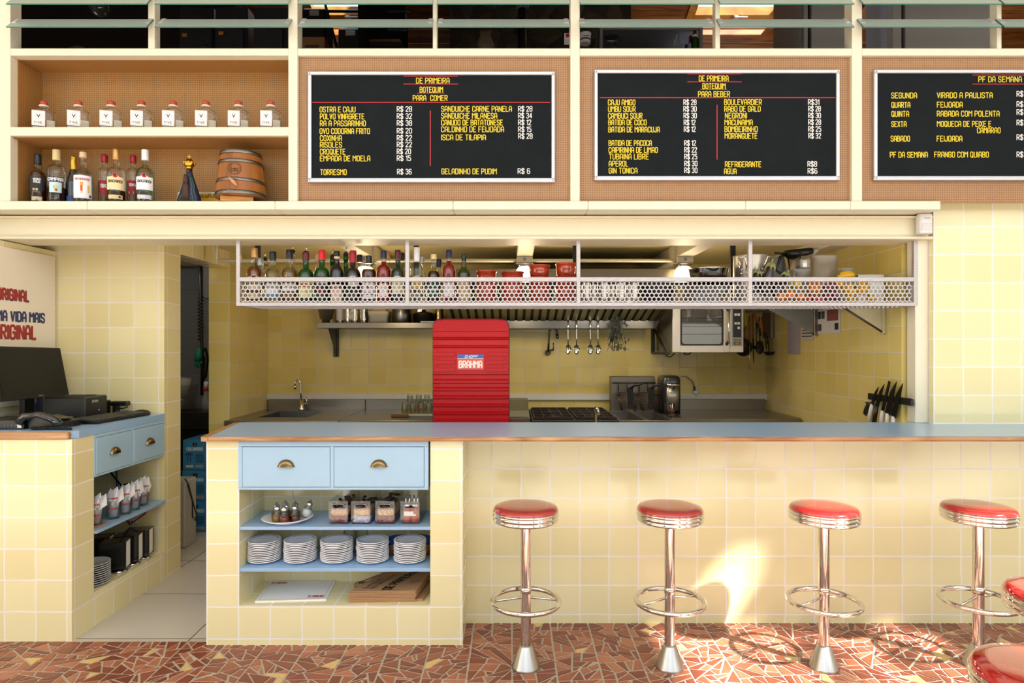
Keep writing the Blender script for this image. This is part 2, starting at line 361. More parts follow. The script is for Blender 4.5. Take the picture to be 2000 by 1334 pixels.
# common materials
M_YT = tilemat('yellow_glazed_tile', 'eee3b6', 'e8dba8', 'f1ebe6', .024, rough=.16, coat=.15)
M_YK = tilemat('shaded_kitchen_tile', 'dcc87e', 'd3bd6c', 'd0c5b0', .022)  # same yellow tile, the kitchen's dimness put into a darker colour
M_CREAM = mat('cream_paint', 'e4dcc6', .5, var=.03, bump=.06, bscale=90)
M_STEEL = mat('brushed_steel', 'b9b4ac', .32, 1, var=.08, scale=6, stretch=(1, 1, 40))
M_CHROME = mat('chrome', 'd8d4d0', .06, 1, var=.02)
M_BLACK = mat('black_plastic', '151412', .35)
M_BLUE = mat('blue_laminate', '97b9de', .28, var=.03, coat=.15)
M_WHITE = mat('white_paper', 'f4f1ee', .6, var=.02)
M_RED = mat('red_paint', 'b3171c', .4)
M_YEL = mat('yellow_letter', 'dcc01e', .45, var=.02)
M_LW = mat('white_letter', 'dedad8', .45, var=.02)
M_LR = mat('red_strip', 'b00e1a', .4, var=.02)
M_INK = mat('black_ink', '191512', .6)
M_INKR = mat('red_ink', 'b0202a', .6)
M_INKB = mat('navy_ink', '1c2a5e', .5)
# ================= SETTING =================
p = .1547
# --- floors
m = MB(); m.add([(-7, .7, 0), (7, .7, 0), (7, 3.145, 0), (-7, 3.145, 0)], [(0, 1, 2, 3)])
m.add([(-1.49, 3.145, 0), (7, 3.145, 0), (7, 3.36, 0), (-1.49, 3.36, 0)], [(0, 1, 2, 3)])
def split(poly, pt, ang):
    nx, ny = -math.sin(ang), math.cos(ang); A, B = [], []
    for i, q in enumerate(poly):
        r = poly[(i+1) % len(poly)]; d0 = (q[0]-pt[0])*nx+(q[1]-pt[1])*ny; d1 = (r[0]-pt[0])*nx+(r[1]-pt[1])*ny
        (A if d0 >= 0 else B).append(q)
        if d0*d1 < 0:
            k = d0/(d0-d1); c = (q[0]+(r[0]-q[0])*k, q[1]+(r[1]-q[1])*k); A.append(c); B.append(c)
    return A, B
def area(q): return abs(sum(q[i-1][0]*q[i][1]-q[i][0]*q[i-1][1] for i in range(len(q))))/2
def inset(q, d):
    cx = sum(v[0] for v in q)/len(q); cy_ = sum(v[1] for v in q)/len(q); out = []
    sg = 1 if sum(q[i-1][0]*q[i][1]-q[i][0]*q[i-1][1] for i in range(len(q))) > 0 else -1
    if sg < 0: q = q[::-1]
    ln = []
    for i in range(len(q)):
        a, b = q[i-1], q[i]; L = math.hypot(b[0]-a[0], b[1]-a[1])
        if L < 1e-6: continue
        n = (-(b[1]-a[1])/L, (b[0]-a[0])/L); ln.append((n, n[0]*a[0]+n[1]*a[1]+d))
    out = [(cx-.5, cy_-.5), (cx+.5, cy_-.5), (cx+.5, cy_+.5), (cx-.5, cy_+.5)]
    for n, c in ln:
        new = []
        for i, v in enumerate(out):
            r = out[(i+1) % len(out)]; d0 = n[0]*v[0]+n[1]*v[1]-c; d1 = n[0]*r[0]+n[1]*r[1]-c
            if d0 >= 0: new.append(v)
            if d0*d1 < 0: k = d0/(d0-d1); new.append((v[0]+(r[0]-v[0])*k, v[1]+(r[1]-v[1])*k))
        out = new
        if len(out) < 3: return []
    return out
rs = random.Random(11); todo = []; shards = []
for i in range(-32, 24):
    todo.append([(i*.2, 1.0), (i*.2+.2, 1.0), (i*.2+.2, 3.36 if i*.2 >= -1.49 else 3.14), (i*.2, 3.36 if i*.2 >= -1.49 else 3.14)])
while todo:
    q = todo.pop(); A = area(q); lim = .0022+.0042*rs.random()
    if A < lim: shards.append(q); continue
    cx = sum(v[0] for v in q)/len(q); cy_ = sum(v[1] for v in q)/len(q)
    bx = max(v[0] for v in q)-min(v[0] for v in q); by = max(v[1] for v in q)-min(v[1] for v in q)
    base = PI/2 if bx > by*1.25 else 0 if by > bx*1.25 else rs.random()*PI
    ang = base+rs.gauss(0, .45); k = .18*math.sqrt(A)
    for h in split(q, (cx+rs.uniform(-k, k), cy_+rs.uniform(-k, k)), ang):
        if len(h) >= 3 and area(h) > 1e-5: todo.append(h)
for q in shards:
    q2 = inset(q, .0035+rs.random()*.002)
    if len(q2) < 3 or area(q2) < 1.5e-4: continue
    z = .0022+rs.random()*.0008; cx = sum(v[0] for v in q2)/len(q2); cy_ = sum(v[1] for v in q2)/len(q2)
    n = len(q2); top = [(cx+(u-cx)*.97, cy_+(v-cy_)*.97, z) for u, v in q2]; bot = [(u, v, 0) for u, v in q2]
    m.add(top+bot, [tuple(range(n))]+[(i, (i+1) % n, n+(i+1) % n, n+i) for i in range(n)], 1)
def shardcol():
    m, n, l, b = newmat('terracotta_shard'); g = n.new('ShaderNodeNewGeometry'); rp = n.new('ShaderNodeValToRGB'); rp.color_ramp.interpolation = 'CONSTANT'
    e = rp.color_ramp.elements; e[0].position = 0; e[0].color = lin('7d3f2a'); e[1].position = .2; e[1].color = lin('934f36')
    for p_, c_ in ((.4, 'a05c40'), (.56, '854430'), (.7, 'ab6c50'), (.84, '763828'), (.972, 'd2b070')): q = e.new(p_); q.color = lin(c_)
    nz = n.new('ShaderNodeTexNoise'); nz.inputs['Scale'].default_value = 45; nz.inputs['Detail'].default_value = 4
    tc = n.new('ShaderNodeTexCoord'); l.new(tc.outputs['Object'], nz.inputs['Vector'])
    mr = n.new('ShaderNodeMapRange'); mr.inputs['To Min'].default_value = .82; mr.inputs['To Max'].default_value = 1.18; l.new(nz.outputs['Fac'], mr.inputs['Value'])
    mx = n.new('ShaderNodeMix'); mx.data_type = 'RGBA'; mx.blend_type = 'MULTIPLY'; mx.inputs['Factor'].default_value = 1
    l.new(g.outputs['Random Per Island'], rp.inputs[0]); l.new(rp.outputs[0], mx.inputs['A']); l.new(mr.outputs[0], mx.inputs['B']); l.new(mx.outputs['Result'], b.inputs['Base Color'])
    b.inputs['Roughness'].default_value = .38
    bp = n.new('ShaderNodeBump'); bp.inputs['Strength'].default_value = .25; bp.inputs['Distance'].default_value = .003; l.new(nz.outputs['Fac'], bp.inputs['Height']); l.new(bp.outputs[0], b.inputs['Normal'])
    return m
fl = struct(m.build('floor', [mat('floor_mortar', 'b3a999', .85, var=.25, scale=60, bump=.3, bscale=120), shardcol()]))
m = MB(); m.add([(-4, 3.145, 0), (-1.49, 3.145, 0), (-1.49, 6.3, 0), (-4, 6.3, 0)], [(0, 1, 2, 3)])
m.add([(-1.49, 3.36, 0), (2.5, 3.36, 0), (2.5, 6.3, 0), (-1.49, 6.3, 0)], [(0, 1, 2, 3)])
M_GF = tilemat('pale_floor_tile', 'cdc6bd', 'c3bcb3', '4a443e', .006, rough=.22, bump=.1, coat=0)
struct(m.build('floor_passage', M_GF, uv=uvgrid(.58, .57, -1.61, 3.747)))
m = MB(); m.add([(-30, -40, -.02), (30, -40, -.02), (30, .7, -.02), (-30, .7, -.02)], [(0, 1, 2, 3)])
struct(m.build('street', mat('bounce_paving', '96948f', .8, scale=2, var=.15)))  # unseen paving brought in close for a neutral light bounce
# --- bar front and the block with the open shelves
D = 3.345
struct(MB().box(-.30, 4.6, D, 3.50, 0, 1.003).build('wall_bar', M_YT, uv=uvgrid(57.3*D/F, 56.8*D/F, X(960.5, D), 0, Z(1200, D))))
D = 3.10
m = MB(); NL, NR, NS = X(467, D), X(840.4, D), Z(1183, D)
m.box(X(403, D), NL, D, 3.55, 0, 1.003); m.box(NR, X(904, D), D, 3.55, 0, 1.003)
m.box(NL, NR, D, 3.55, 0, NS); m.box(NL, NR, 3.42, 3.55, NS, 1.003)
struct(m.build('wall_niche', M_YT, uv=uvgrid(62*D/F, 61.9*D/F, X(466, D), 3.10, Z(1247.6, D))))
# --- left desk: tiled pier, plinth, back wall
D = 3.145; XS = -2.18
m = MB(); m.box(-6, XS, D, 3.31, 0, 1.0); m.box(-2.86, XS, 3.31, 3.98, 0, .176)
struct(m.build('wall_desk', M_YT, uv=uvgrid(61*D/F, 61.5*D/F, X(130.8, D), D+.02, Z(1195, D))))
D = 3.98
m = MB(); m.box(-6, XS, D, 4.175, 0, 2.3); m.box(-2.34, XS, 4.175, 4.9, 2.065, 2.3)
struct(m.build('wall_left', tilemat('left_yellow_tile', 'eadcaa', 'e3d39c', 'e8ded0', .024), uv=uvgrid(48.3*D/F, 48.85*D/F, X(310, D), 4.02, Z(688.8, D))))
struct(MB().box(-6, -2.86, 3.312, 3.98, 0, 2.055).build('wall_side', M_YT, uv=uvgrid(.155, .155)))
# --- kitchen shell
D = 5.68
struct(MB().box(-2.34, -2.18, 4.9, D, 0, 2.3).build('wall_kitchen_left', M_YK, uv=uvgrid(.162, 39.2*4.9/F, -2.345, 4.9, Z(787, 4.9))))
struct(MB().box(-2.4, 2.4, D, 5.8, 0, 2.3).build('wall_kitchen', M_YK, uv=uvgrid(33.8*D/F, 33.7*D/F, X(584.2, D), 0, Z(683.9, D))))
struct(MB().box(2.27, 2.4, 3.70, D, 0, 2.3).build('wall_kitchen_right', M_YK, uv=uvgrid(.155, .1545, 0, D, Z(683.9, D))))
struct(MB().box(-2.18, 2.27, 5.655, 5.679, Z(781, 5.66), Z(769, 5.66)).build('trim_kitchen', mat('white_band', 'd4cfc8', .35)))
m = MB(); m.box(-3.3, 2.4, 3.70, 5.8, 2.19, 2.30)
struct(m.build('ceiling', mat('ceiling_paint', 'd9c88e', .5, var=.04)))
for i, x in enumerate((-1.04, .09, 1.216)):
    struct(MB().box(x-.055, x+.055, 3.78, 5.68, 2.09, 2.19, .004).build('ceiling_beam', M_CREAM))
struct(MB().box(2.12, 2.27, 3.78, 5.68, 2.13, 2.19, .004).build('ceiling_beam', M_CREAM))
# --- right tiled wall, post, beam, ledge
D = 3.56
struct(MB().box(X(1823, D), 4.6, D, 3.70, 1.026, Z(383, D)).build('wall_right', M_YT, uv=uvgrid(57*D/F, 54.85*D/F, X(1881.5, D), 0, Z(662.3, D))))
struct(MB().box(2.288, 2.362, 3.60, 3.68, 1.026, 2.07, .004).build('column', M_CREAM))
m = MB(); xr = X(1822, 3.55)
m.box(-6, xr-.012, 3.57, 3.76, 2.07, 2.19); m.box(-6, xr, 3.545, 3.78, 2.06, 2.076, .003); m.box(-6, xr, 3.545, 3.78, 2.178, 2.19, .003)
struct(m.build('beam', mat('beam_paint', 'e4dabe', .5, var=.03, bump=.05, bscale=40)))
m = MB()
xs = [X(q, 3.42) for q in (-120, 170, 537, 885, 1149, 1457, 1662, 1838)]
for a, b in zip(xs, xs[1:]): m.box(a, b-.0015, 3.42, 3.72, 2.198, 2.2435, .003)
struct(m.build('trim_ledge', M_CREAM))
# --- upper shelving wall: posts, rails, pegboards
D = 3.44; ZT0, ZT1 = Z(108, D), Z(94, D)
M_PEG = pegmat('pegboard'); M_PEGD = pegmat('pegboard_deep', 'a5763f')
m = MB()
for a, b in ((-80, 20), (563, 581), (1114, 1132.5), (1664, 1684), (2212, 2232)): m.box(X(a, D), X(b, D), D, 3.52, 2.2435, 3.40, .002)
for a, b in ((20, 563), (581, 1114), (1132.5, 1664), (1684, 2212)):
    m.box(X(a, D), X(b, D), D+.002, 3.50, ZT0, ZT1, .002)
for a, b in ((288, 301), (845, 853), (1398, 1407), (1949, 1958)): m.box(X(a, D), X(b, D), D+.005, 3.50, ZT1, 3.40, .002)
m.box(X(20, D)-.02, X(20, D), 3.52, 3.68, 2.2435, 3.08)
m.box(X(20, D), X(563, D), 3.44, 3.67, Z(265, D), Z(248, D), .002)
m.box(X(563, D), X(581, D), 3.52, 3.68, 2.2435, 3.08)
struct(m.build('trim_shelving', M_CREAM))
pu = .0124; ug = uvgrid(pu, pu)
a, b = X(20, D), X(563, D)
m = MB(); m.box(a, b, 3.665, 3.68, 2.2435, ZT1)
m.box(a, b, 3.50, 3.665, ZT0+.002, ZT0+.012); m.box(a, b, 3.46, 3.665, Z(265, D)-.006, Z(265, D)); m.box(a, a+.005, 3.49, 3.665, 2.2435, ZT0)
struct(m.build('wall_pegboard_alcove', M_PEGD, uv=ug))
for a, b in ((581, 1114), (1132.5, 1664), (1684, 2212)):
    struct(MB().box(X(a, D), X(b, D), 3.465, 3.475, 2.2435, ZT0).build('wall_pegboard', M_PEG, uv=ug))
M_PLA = mat('cream_plaster', 'e2d9c0', .7, var=.03)
struct(MB().box(-6, 7, 3.46, 3.56, 3.401, 5.2).box(-6, -3.0, 3.46, 3.56, 2.2, 3.4).box(3.43, 7, 3.46, 3.56, 2.31, 3.4).build('wall_upper', M_PLA))
# --- loft behind the louvres: boarded back wall and sloping roof with skylights
RS = .33
def roofz(y): return 4.475+(6.0-y)*RS
M_PINE = woodmat('pine_boards', '6e3712', 'a8672c', .4, (1.5, 12, 12))
m = MB()
for i in range(17):
    z0 = 2.3+i*.135
    m.box(-5, 5, 6.0, 6.05, z0, z0+.130, .006)
struct(m.build('wall_loft', M_PINE))
holes = [(X(613, 5.9), X(752, 5.9), 4.75, 5.85), (X(1350, 5.9), X(1515, 5.9), 4.75, 5.85)]
xs = [-5, holes[0][0], holes[0][1], holes[1][0], holes[1][1], 5]
def slab(m, x0, x1, y0, y1, t=.05, dz=0):
    vs = [(x, y, roofz(y)+dz+k) for x in (x0, x1) for y in (y0, y1) for k in (0, t)]
    m.add(vs, [(0, 1, 3, 2), (4, 6, 7, 5), (0, 4, 5, 1), (2, 3, 7, 6), (0, 2, 6, 4), (1, 5, 7, 3)])
m = MB(); yy = [3.3+.18*i for i in range(16)]
for y0, y1 in zip(yy, yy[1:]):
    segs = [(-5, 5)] if y1 < 4.75 or y0 > 5.85 else [(xs[0], xs[1]), (xs[2], xs[3]), (xs[4], xs[5])]
    for s0, s1 in segs: slab(m, s0, s1, y0, y1-.006)
slab(m, -5, 5, 3.3, 6.0, .02, .05) if False else None
struct(m.build('roof_loft', M_PINE))
for i, (x0, x1, y0, y1) in enumerate(holes):
    m = MB(); t = .05
    for q in ((x0-t, x0+.02, y0-t, y1+t), (x1-.02, x1+t, y0-t, y1+t), (x0, x1, y0-t, y0+.03), (x0, x1, y1-.008, y1+t)): slab(m, *q, t=.08, dz=-.02)
    fr = struct(m.build('window_%d' % (i+1), woodmat('skylight_wood', 'a8641f', 'd9963f', .35, (3, 3, 3))))
    g = MB(); slab(g, x0, x1, y0, y1, .006, .05); g.build('window_pane', glass('skylight_glass', 'f2f6f8'), fr)
    h = MB(); xm = (x0+x1)/2; h.box(xm-.02, xm+.02, y1-.03, y1+.02, roofz(y1)-.06, roofz(y1)-.03, .004); h.box(xm-.02, xm+.1, y1-.045, y1-.03, roofz(y1)-.06, roofz(y1)-.045, .004)
    h.build('window_handle', mat('window_handle', 'c9c2b8', .4), fr)
M_RAF = woodmat('rafter_wood', '6a3a14', '9a5c22', .4, (10, 2, 10))
m = MB()
for x in (-4.2, -3.3, -2.45, -1.3, -.45, .45, 1.05, 3.2, 4.2): slab(m, x-.03, x+.03, 3.6, 6.0, .05, -.06)
struct(m.build('roof_rafters', M_RAF))
struct(MB().box(-5.1, -5, 3.5, 6.05, 2.3, 5.6).box(5, 5.1, 3.5, 6.05, 2.3, 5.6).build('wall_loft_side', mat('loft_plaster', '6b5a48', .8, var=.3, scale=5, bump=.3, bscale=8)))
# rough masonry on part of the loft's back, and a partition added to hold back skylight spill
m, n_, l_, b_ = newmat('loft_stone'); tc = n_.new('ShaderNodeTexCoord'); vo = n_.new('ShaderNodeTexVoronoi'); vo.inputs['Scale'].default_value = 5.5; l_.new(tc.outputs['Object'], vo.inputs[0])
ve = n_.new('ShaderNodeTexVoronoi'); ve.feature = 'DISTANCE_TO_EDGE'; ve.inputs['Scale'].default_value = 5.5; l_.new(tc.outputs['Object'], ve.inputs[0])
rp = n_.new('ShaderNodeValToRGB'); rp.color_ramp.elements[0].color = lin('241b12'); rp.color_ramp.elements[1].color = lin('4c3f2e'); sp = n_.new('ShaderNodeSeparateColor'); l_.new(vo.outputs['Color'], sp.inputs[0]); l_.new(sp.outputs[0], rp.inputs[0]); l_.new(rp.outputs[0], b_.inputs['Base Color'])
bp = n_.new('ShaderNodeBump'); bp.inputs['Distance'].default_value = .08; l_.new(ve.outputs['Distance'], bp.inputs['Height']); l_.new(bp.outputs[0], b_.inputs['Normal']); b_.inputs['Roughness'].default_value = .9
struct(MB().box(-.55, 1.05, 5.6, 5.97, 2.3, 4.62).build('wall_masonry', m))
M_DKP = mat('shade_dark_board', '0d0907', .8, spec=.1)  # near black: shade of the dim loft put into the colour
struct(MB().box(-1.02, -.98, 4.2, 5.98, 2.3, 5.3).build('wall_loft_blocker', M_DKP))
struct(MB().box(-5, -2.4, 5.4, 5.5, 2.3, 5.2).build('wall_loft_shade', woodmat('shaded_red_boards', '120503', '260d07', .7, (1.5, 12, 12))))  # red boards darkened, the deep bay's shade is in their colour
# --- added unseen surrounds that shape the light: roof with sun opening, posts, side walls
m = MB(); zc = 5.2; hx0, hx1, hy0, hy1 = 4.25, 5.6, -1.4, .085; ye = -1.6; sx = (hx0+.14, hx0+.36, .34)
for q in ((-6, hx0, ye, 3.3), (hx1, 7, ye, 3.3), (hx0, hx1, ye, hy0), (hx0, sx[0], hy1, 3.3), (sx[1], hx1, hy1, 3.3), (sx[0], sx[1], sx[2], 3.3)): m.box(q[0], q[1], q[2], q[3], zc, zc+.1)
struct(m.build('ceiling_sun_mask', mat('sun_mask_white', 'efe9dd', .7)))  # unseen roof added against the sun, opening cut to drop the sun patch
m = MB()
for x, t_ in ((4.63, .03), (4.9, .05), (5.05, .03), (5.35, .06)): m.box(x-t_, x+t_, hy0, hy1, zc+.02, zc+.08)
for y, t_ in ((-.75, .05), (-.45, .02), (-.22, .03)): m.box(hx0, hx1, y-t_, y+t_, zc+.02, zc+.08)
struct(m.build('window_3', mat('dapple_bars', '8a6a48', .5)))  # bars added across the opening to break the sun patch into dapples
m = MB()
for x in (-5.2, -2.2, 2.4, 5.2): m.box(x-.14, x+.14, -2.0, -1.7, 0, 5.2)
m.box(-5.2, -2.2, -1.95, -1.75, 0, .9)
struct(m.build('wall_reflect_posts', mat('dark_reflect_posts', '4b4038', .6)))  # unseen posts added as dark streaks for the chrome to reflect
struct(MB().box(-6.1, -6, -1.6, 3.1, 0, 5.2).build('wall_bounce_left', mat('bounce_wall', 'd8d0bc', .7)))  # unseen wall added to bounce fill light
struct(MB().box(7, 7.1, -1.6, 3.5, 0, 5.2).build('wall_bounce_right', mat('bounce_wall', 'd8d0bc', .7)))  # opposite bounce wall, likewise added out of view
struct(MB().box(-25, 25, -12, -11, 0, 4.6).build('wall_sky_block', mat('sky_block_grey', 'a8a090', .8, var=.2, scale=2)))  # unseen building added to block the low sky from the kitchen
# ================= COUNTER, DESK, NICHE FURNITURE =================
M_WOODE = woodmat('oiled_wood_edge', '945e30', 'c4986a', .4, (2, 14, 14), .2)
t = thing('counter_top', 'long blue laminate bar counter top with varnished wood edge', 'counter', (0, 3.3, 1.004))
poly = [(-1.462, 3.075), (4.6, 3.075), (4.6, 3.635), (-1.555, 3.635)]
MB().prism(poly, lambda u, v, w: (u, v, 1.006+w), .020).build('top_panel', M_BLUE, t, True)
m = MB()
m.box(-1.47, 4.6, 3.05, 3.075, 1.0035, 1.0255, .006)
m.prism([(-1.50, 3.062), (-1.488, 3.05), (-1.462, 3.05), (-1.462, 3.075), (-1.555, 3.635), (-1.59, 3.635)], lambda u, v, w: (u, v, 1.0035+w), .0215)
m.build('wood_edge', M_WOODE, t, True)

def cup_pull(name, parent, c, wd, ht, face='y', mt=None):
    """half-shell drawer pull; face 'y' looks to -y, 'x' looks to +x"""
    m = MB(); n = 12; k = 6; vs = []; fs = []
    for j in range(k+1):
        t_ = PI/2*j/k
        for i in range(n+1):
            a = PI*i/n; r = math.cos(t_)
            u, v, d = wd/2*math.cos(a)*(1 if j == 0 else r**.5 if r > 0 else 0), ht*math.sin(a)*(r**.6 if r > 0 else 0), ht*.55*math.sin(t_)
            vs.append((c[0]+u, c[1]-d, c[2]+v-ht*.45) if face == 'y' else (c[0]+d, c[1]+u, c[2]+v-ht*.45))
    for j in range(k):
        for i in range(n): fs.append((j*(n+1)+i, j*(n+1)+i+1, (j+1)*(n+1)+i+1, (j+1)*(n+1)+i))
    m.add(vs, fs, 0, True)
    e = .003
    if face == 'y':
        m.box(c[0]-wd/2-e, c[0]+wd/2+e, c[1]-.002, c[1], c[2]-ht*.5, c[2]-ht*.38, .0005)
    else:
        m.box(c[0], c[0]+.002, c[1]-wd/2-e, c[1]+wd/2+e, c[2]-ht*.5, c[2]-ht*.38, .0005)
    o = m.build(name, mt, parent, True); o['label'] = 'brass cup pull'; return o
M_BRASS = mat('aged_brass', '8d7652', .25, 1, var=.15)
M_BLUEP = mat('blue_cabinet_paint', 'a4c3dc', .35, var=.03)
M_GAP = mat('dark_gap', '1a2430', .8)
D = 3.088
t = thing('drawer_cabinet', 'pale blue two drawer cabinet in the tiled niche under counter', 'cabinet', (X(650, D), D, Z(957, D)))
x0, x1, z0, z1 = X(465.3, D), X(836.4, D), Z(957, D), Z(866, D)
dr = [(X(473.5, D), X(644.5, D)), (X(652.6, D), X(828, D))]; dz0, dz1 = Z(951, D), Z(873, D)
m = MB(); m.box(x0, x1, D, 3.40, z0, dz0-.002, .002); m.box(x0, x1, D, 3.40, dz1+.002, z1+.01, .002)
m.box(x0, dr[0][0]-.002, D, 3.40, dz0-.002, dz1+.002); m.box(dr[0][1]+.002, dr[1][0]-.002, D, 3.40, dz0-.002, dz1+.002); m.box(dr[1][1]+.002, x1, D, 3.40, dz0-.002, dz1+.002)
m.build('body', M_BLUEP, t, True)
for a, b in dr:
    d = MB().box(a, b, D-.002, 3.38, dz0, dz1, .0015).build('drawer', M_BLUEP, t, True)
    cup_pull('handle', d, ((a+b)/2, D-.002, Z(905, D)), .08, .036, 'y', M_BRASS)
for nm, ya, yb, lab in (('shelf_board', 1029, 1035.5, 'upper blue shelf board in niche holding clear bins'), ('shelf_board', 1110, 1117, 'lower blue shelf board in niche holding stacked plates')):
    D = 3.105
    o = MB().box(NL, NR, D, 3.415, Z(yb, D), Z(ya, D), .0015).build(nm, M_BLUE); tag(o, lab, 'shelf', 'blue niche shelves')
ZU, ZL = Z(1029, 3.105), Z(1110, 3.105)
# --- left desk
t = thing('cashier_worktop', 'blue laminate cashier worktop with wooden front edge', 'worktop', (-2.5, 3.5, 1.0))
MB().prism([(-2.855, 3.16), (-2.195, 3.16), (-2.175, 3.19), (-2.175, 3.975), (-2.855, 3.975)], lambda u, v, w: (u, v, 1.001+w), .038).build('top_panel', M_BLUE, t, True)
MB().box(-2.85, -2.19, 3.128, 3.16, 1.001, 1.037, .006).build('wood_edge', M_WOODE, t, True)
XF = -2.176
t = thing('drawer_cabinet', 'blue drawer cabinet with two drawers under the cashier desk', 'cabinet', (-2.3, 3.6, .78))
m = MB(); m.box(-2.8, XF, 3.312, 3.975, .778, .789, .001); m.box(-2.8, XF, 3.312, 3.975, .983, 1.0, .001)
for a, b in ((3.312, 3.322), (3.622, 3.648), (3.966, 3.975)): m.box(-2.8, XF, a, b, .789, .983)
m.build('body', M_BLUEP, t, True)
for a, b in ((3.324, 3.620), (3.650, 3.964)):
    d = MB().box(-2.7, XF+.003, a, b, .791, .981, .0015).build('drawer', M_BLUEP, t, True)
    cup_pull('handle', d, (XF+.003, (a+b)/2, .893), .085, .036, 'x', M_BRASS)
o = MB().box(-2.8, XF+.01, 3.312, 3.975, .482, .497, .0015).build('shelf_board', M_BLUE); tag(o, 'blue shelf board under cashier desk holding napkin glasses', 'shelf')
# ================= BOTTLES =================
G_CLEAR = glass('clear_glass', 'f9fbfa', .04); G_GREEN = glass('green_glass', '2f8a3a', .06, body=.35); G_DARK = mat('dark_green_glass', '0e2212', .06, coat=.5); G_BLACK = mat('black_glass', '120d10', .06, coat=.5)
G_OLIVE = glass('olive_glass', '5a6a22', .06, body=.4)
L_AMBER = glass('amber_rum', 'c06410', .03, body=.45); L_DARK = glass('dark_spirit', '6a2a0c', .03, body=.5); L_RED = glass('red_aperitif', 'd82608', .03, body=.5); L_GOLD = glass('golden_spirit', 'dcb85c', .03, body=.2); L_WINE = mat('dark_red_bitter', '2c0a0c', .1); L_CLR = glass('clear_spirit', 'f0f0e8', .02)
LBL = {}
def colm(c): return mat('label_'+c, c, .55, var=.02)
def bprof(kind, h, r, rn):
    k = {'round': (.56, .74), 'tall': (.60, .80), 'low': (.50, .68), 'wine': (.60, .76), 'squat': (.62, .76), 'champ': (.42, .80)}[kind]
    s0, s1 = k[0]*h, k[1]*h; pr = [(r*.82, 0), (r, .012), (r, s0*.5), (r, s0)]
    for i in range(1, 7):
        a = i/6; pr.append((rn+(r-rn)*(math.cos(PI/2*a)**(.9 if kind != 'champ' else 1.5) if kind in ('round', 'low', 'squat', 'champ') else .5+.5*math.cos(PI*a)), s0+(s1-s0)*(math.sin(PI/2*a)**1 if kind in ('round', 'low', 'squat') else a)))
    pr += [(rn*.95, h*.9), (rn*1.12, h*.905), (rn*1.12, h-.001)]
    return pr
def clipprof(pr, lev, sc=.94, dr=0):
    out = [(max(pr[0][0]*sc, .001), .006)]
    for (r0, z0), (r1, z1) in zip(pr, pr[1:]):
        if z1 >= lev:
            k = (lev-z0)/max(z1-z0, 1e-6); out.append(((r0+(r1-r0)*k)*sc+dr, lev)); break
        if z1 > .006: out.append((r1*sc+dr, z1))
    return out
def wrap(r, dz=0, a0=0):
    return lambda u, v: (r*math.sin(u/r+a0), -r*math.cos(u/r+a0), v+dz)
def label_patch(parent, r, wid, z0, z1, m, texts=(), shape='rect', name='label', a0=0, n=10):
    """a paper label wrapped round the body; texts: (string, z, cap height, width, material, stroke) or ('@disc', z, radius, u, material)"""
    w_ = wrap(r+.0006, 0, a0); q = MB(); hw = wid/2
    for i in range(n):
        u0, u1 = -hw+wid*i/n, -hw+wid*(i+1)/n
        def top(u):
            k = abs(u)/hw
            if shape == 'arch': return z1-(z1-z0)*.22*k*k
            if shape == 'round': return (z0+z1)/2+(z1-z0)/2*math.sqrt(max(0, 1-k*k))
            if shape == 'bump': return z1+max(0, (.016**2-u*u))**.5*.9
            return z1
        def bot(u):
            k = abs(u)/hw
            return (z0+z1)/2-(z1-z0)/2*math.sqrt(max(0, 1-k*k)) if shape == 'round' else z0
        q.add([w_(u0, bot(u0)), w_(u1, bot(u1)), w_(u1, top(u1)), w_(u0, top(u0))], [(0, 1, 2, 3)], 0, True)
    o = q.build(name, m, parent, recalc=False)
    by = {}
    for t_ in texts: by.setdefault(t_[4], []).append(t_)
    for mt, ts in by.items():
        k = MB(); f = wrap(r+.0012, 0, a0)
        for t_ in ts:
            if t_[0] == '@disc': k.quads(disc2d(t_[3], t_[1], t_[2]), f)
            elif t_[0] == '@rect': k.quads(rect2d(t_[3][0], t_[3][1], t_[1], t_[2]), f)
            elif t_[0] == '@ring': k.quads(ring2d(t_[3], t_[1], t_[2], .0012), f)
            else: k.quads(text2d(t_[0], 0, t_[1], t_[2], t_[3], t_[5] if len(t_) > 5 else .2, 'c'), f)
        k.build('lettering', mt, o, recalc=False)
    return o
def bottle(loc, h, r, rn, kind, label, glassm, liquid=None, level=0, cap=None, caph=.05, labels=(), group=None, rz=None, pourer=False, neck_label=None, name='bottle'):
    if rz is None: rz = math.atan2(loc[0], loc[1])*-.8
    t = thing(name, label, 'bottle', loc, rz, group); pr = bprof(kind, h, r, rn)
    MB().lathe(pr, n=20).build('body', glassm, t)
    if liquid is not None: MB().lathe(clipprof(pr, level*h), n=20).build('liquid', liquid, t)
    if cap is not None:
        c = MB(); c.lathe([(rn*1.16, h-caph), (rn*1.2, h-caph+.002), (rn*1.2, h-.004), (rn*1.08, h+.001), (0, h+.001)], n=18); c.build('cap', cap, t)
    if neck_label: MB().lathe([(rn*1.08+.001, h-caph-neck_label[1]), (rn*1.2, h-caph+.001)], n=16, cap=(False, False)).build('neck_label', neck_label[0], t)
    if pourer:
        q = MB(); q.lathe([(rn*.9, h-.002), (rn*1.15, h+.004), (rn*1.05, h+.014), (rn*.5, h+.02)], n=12)
        q.tube([(0, 0, h+.018), (.001, -.002, h+.035), (.007, -.005, h+.055)], [.004, .0035, .003], 8, mi=1); q.build('pourer', [M_BLACK, M_CHROME], t)
    for L in labels: label_patch(t, r if len(L) < 7 else L[6], *L[:4], *(L[4:6]))
    return t
c_ = colm
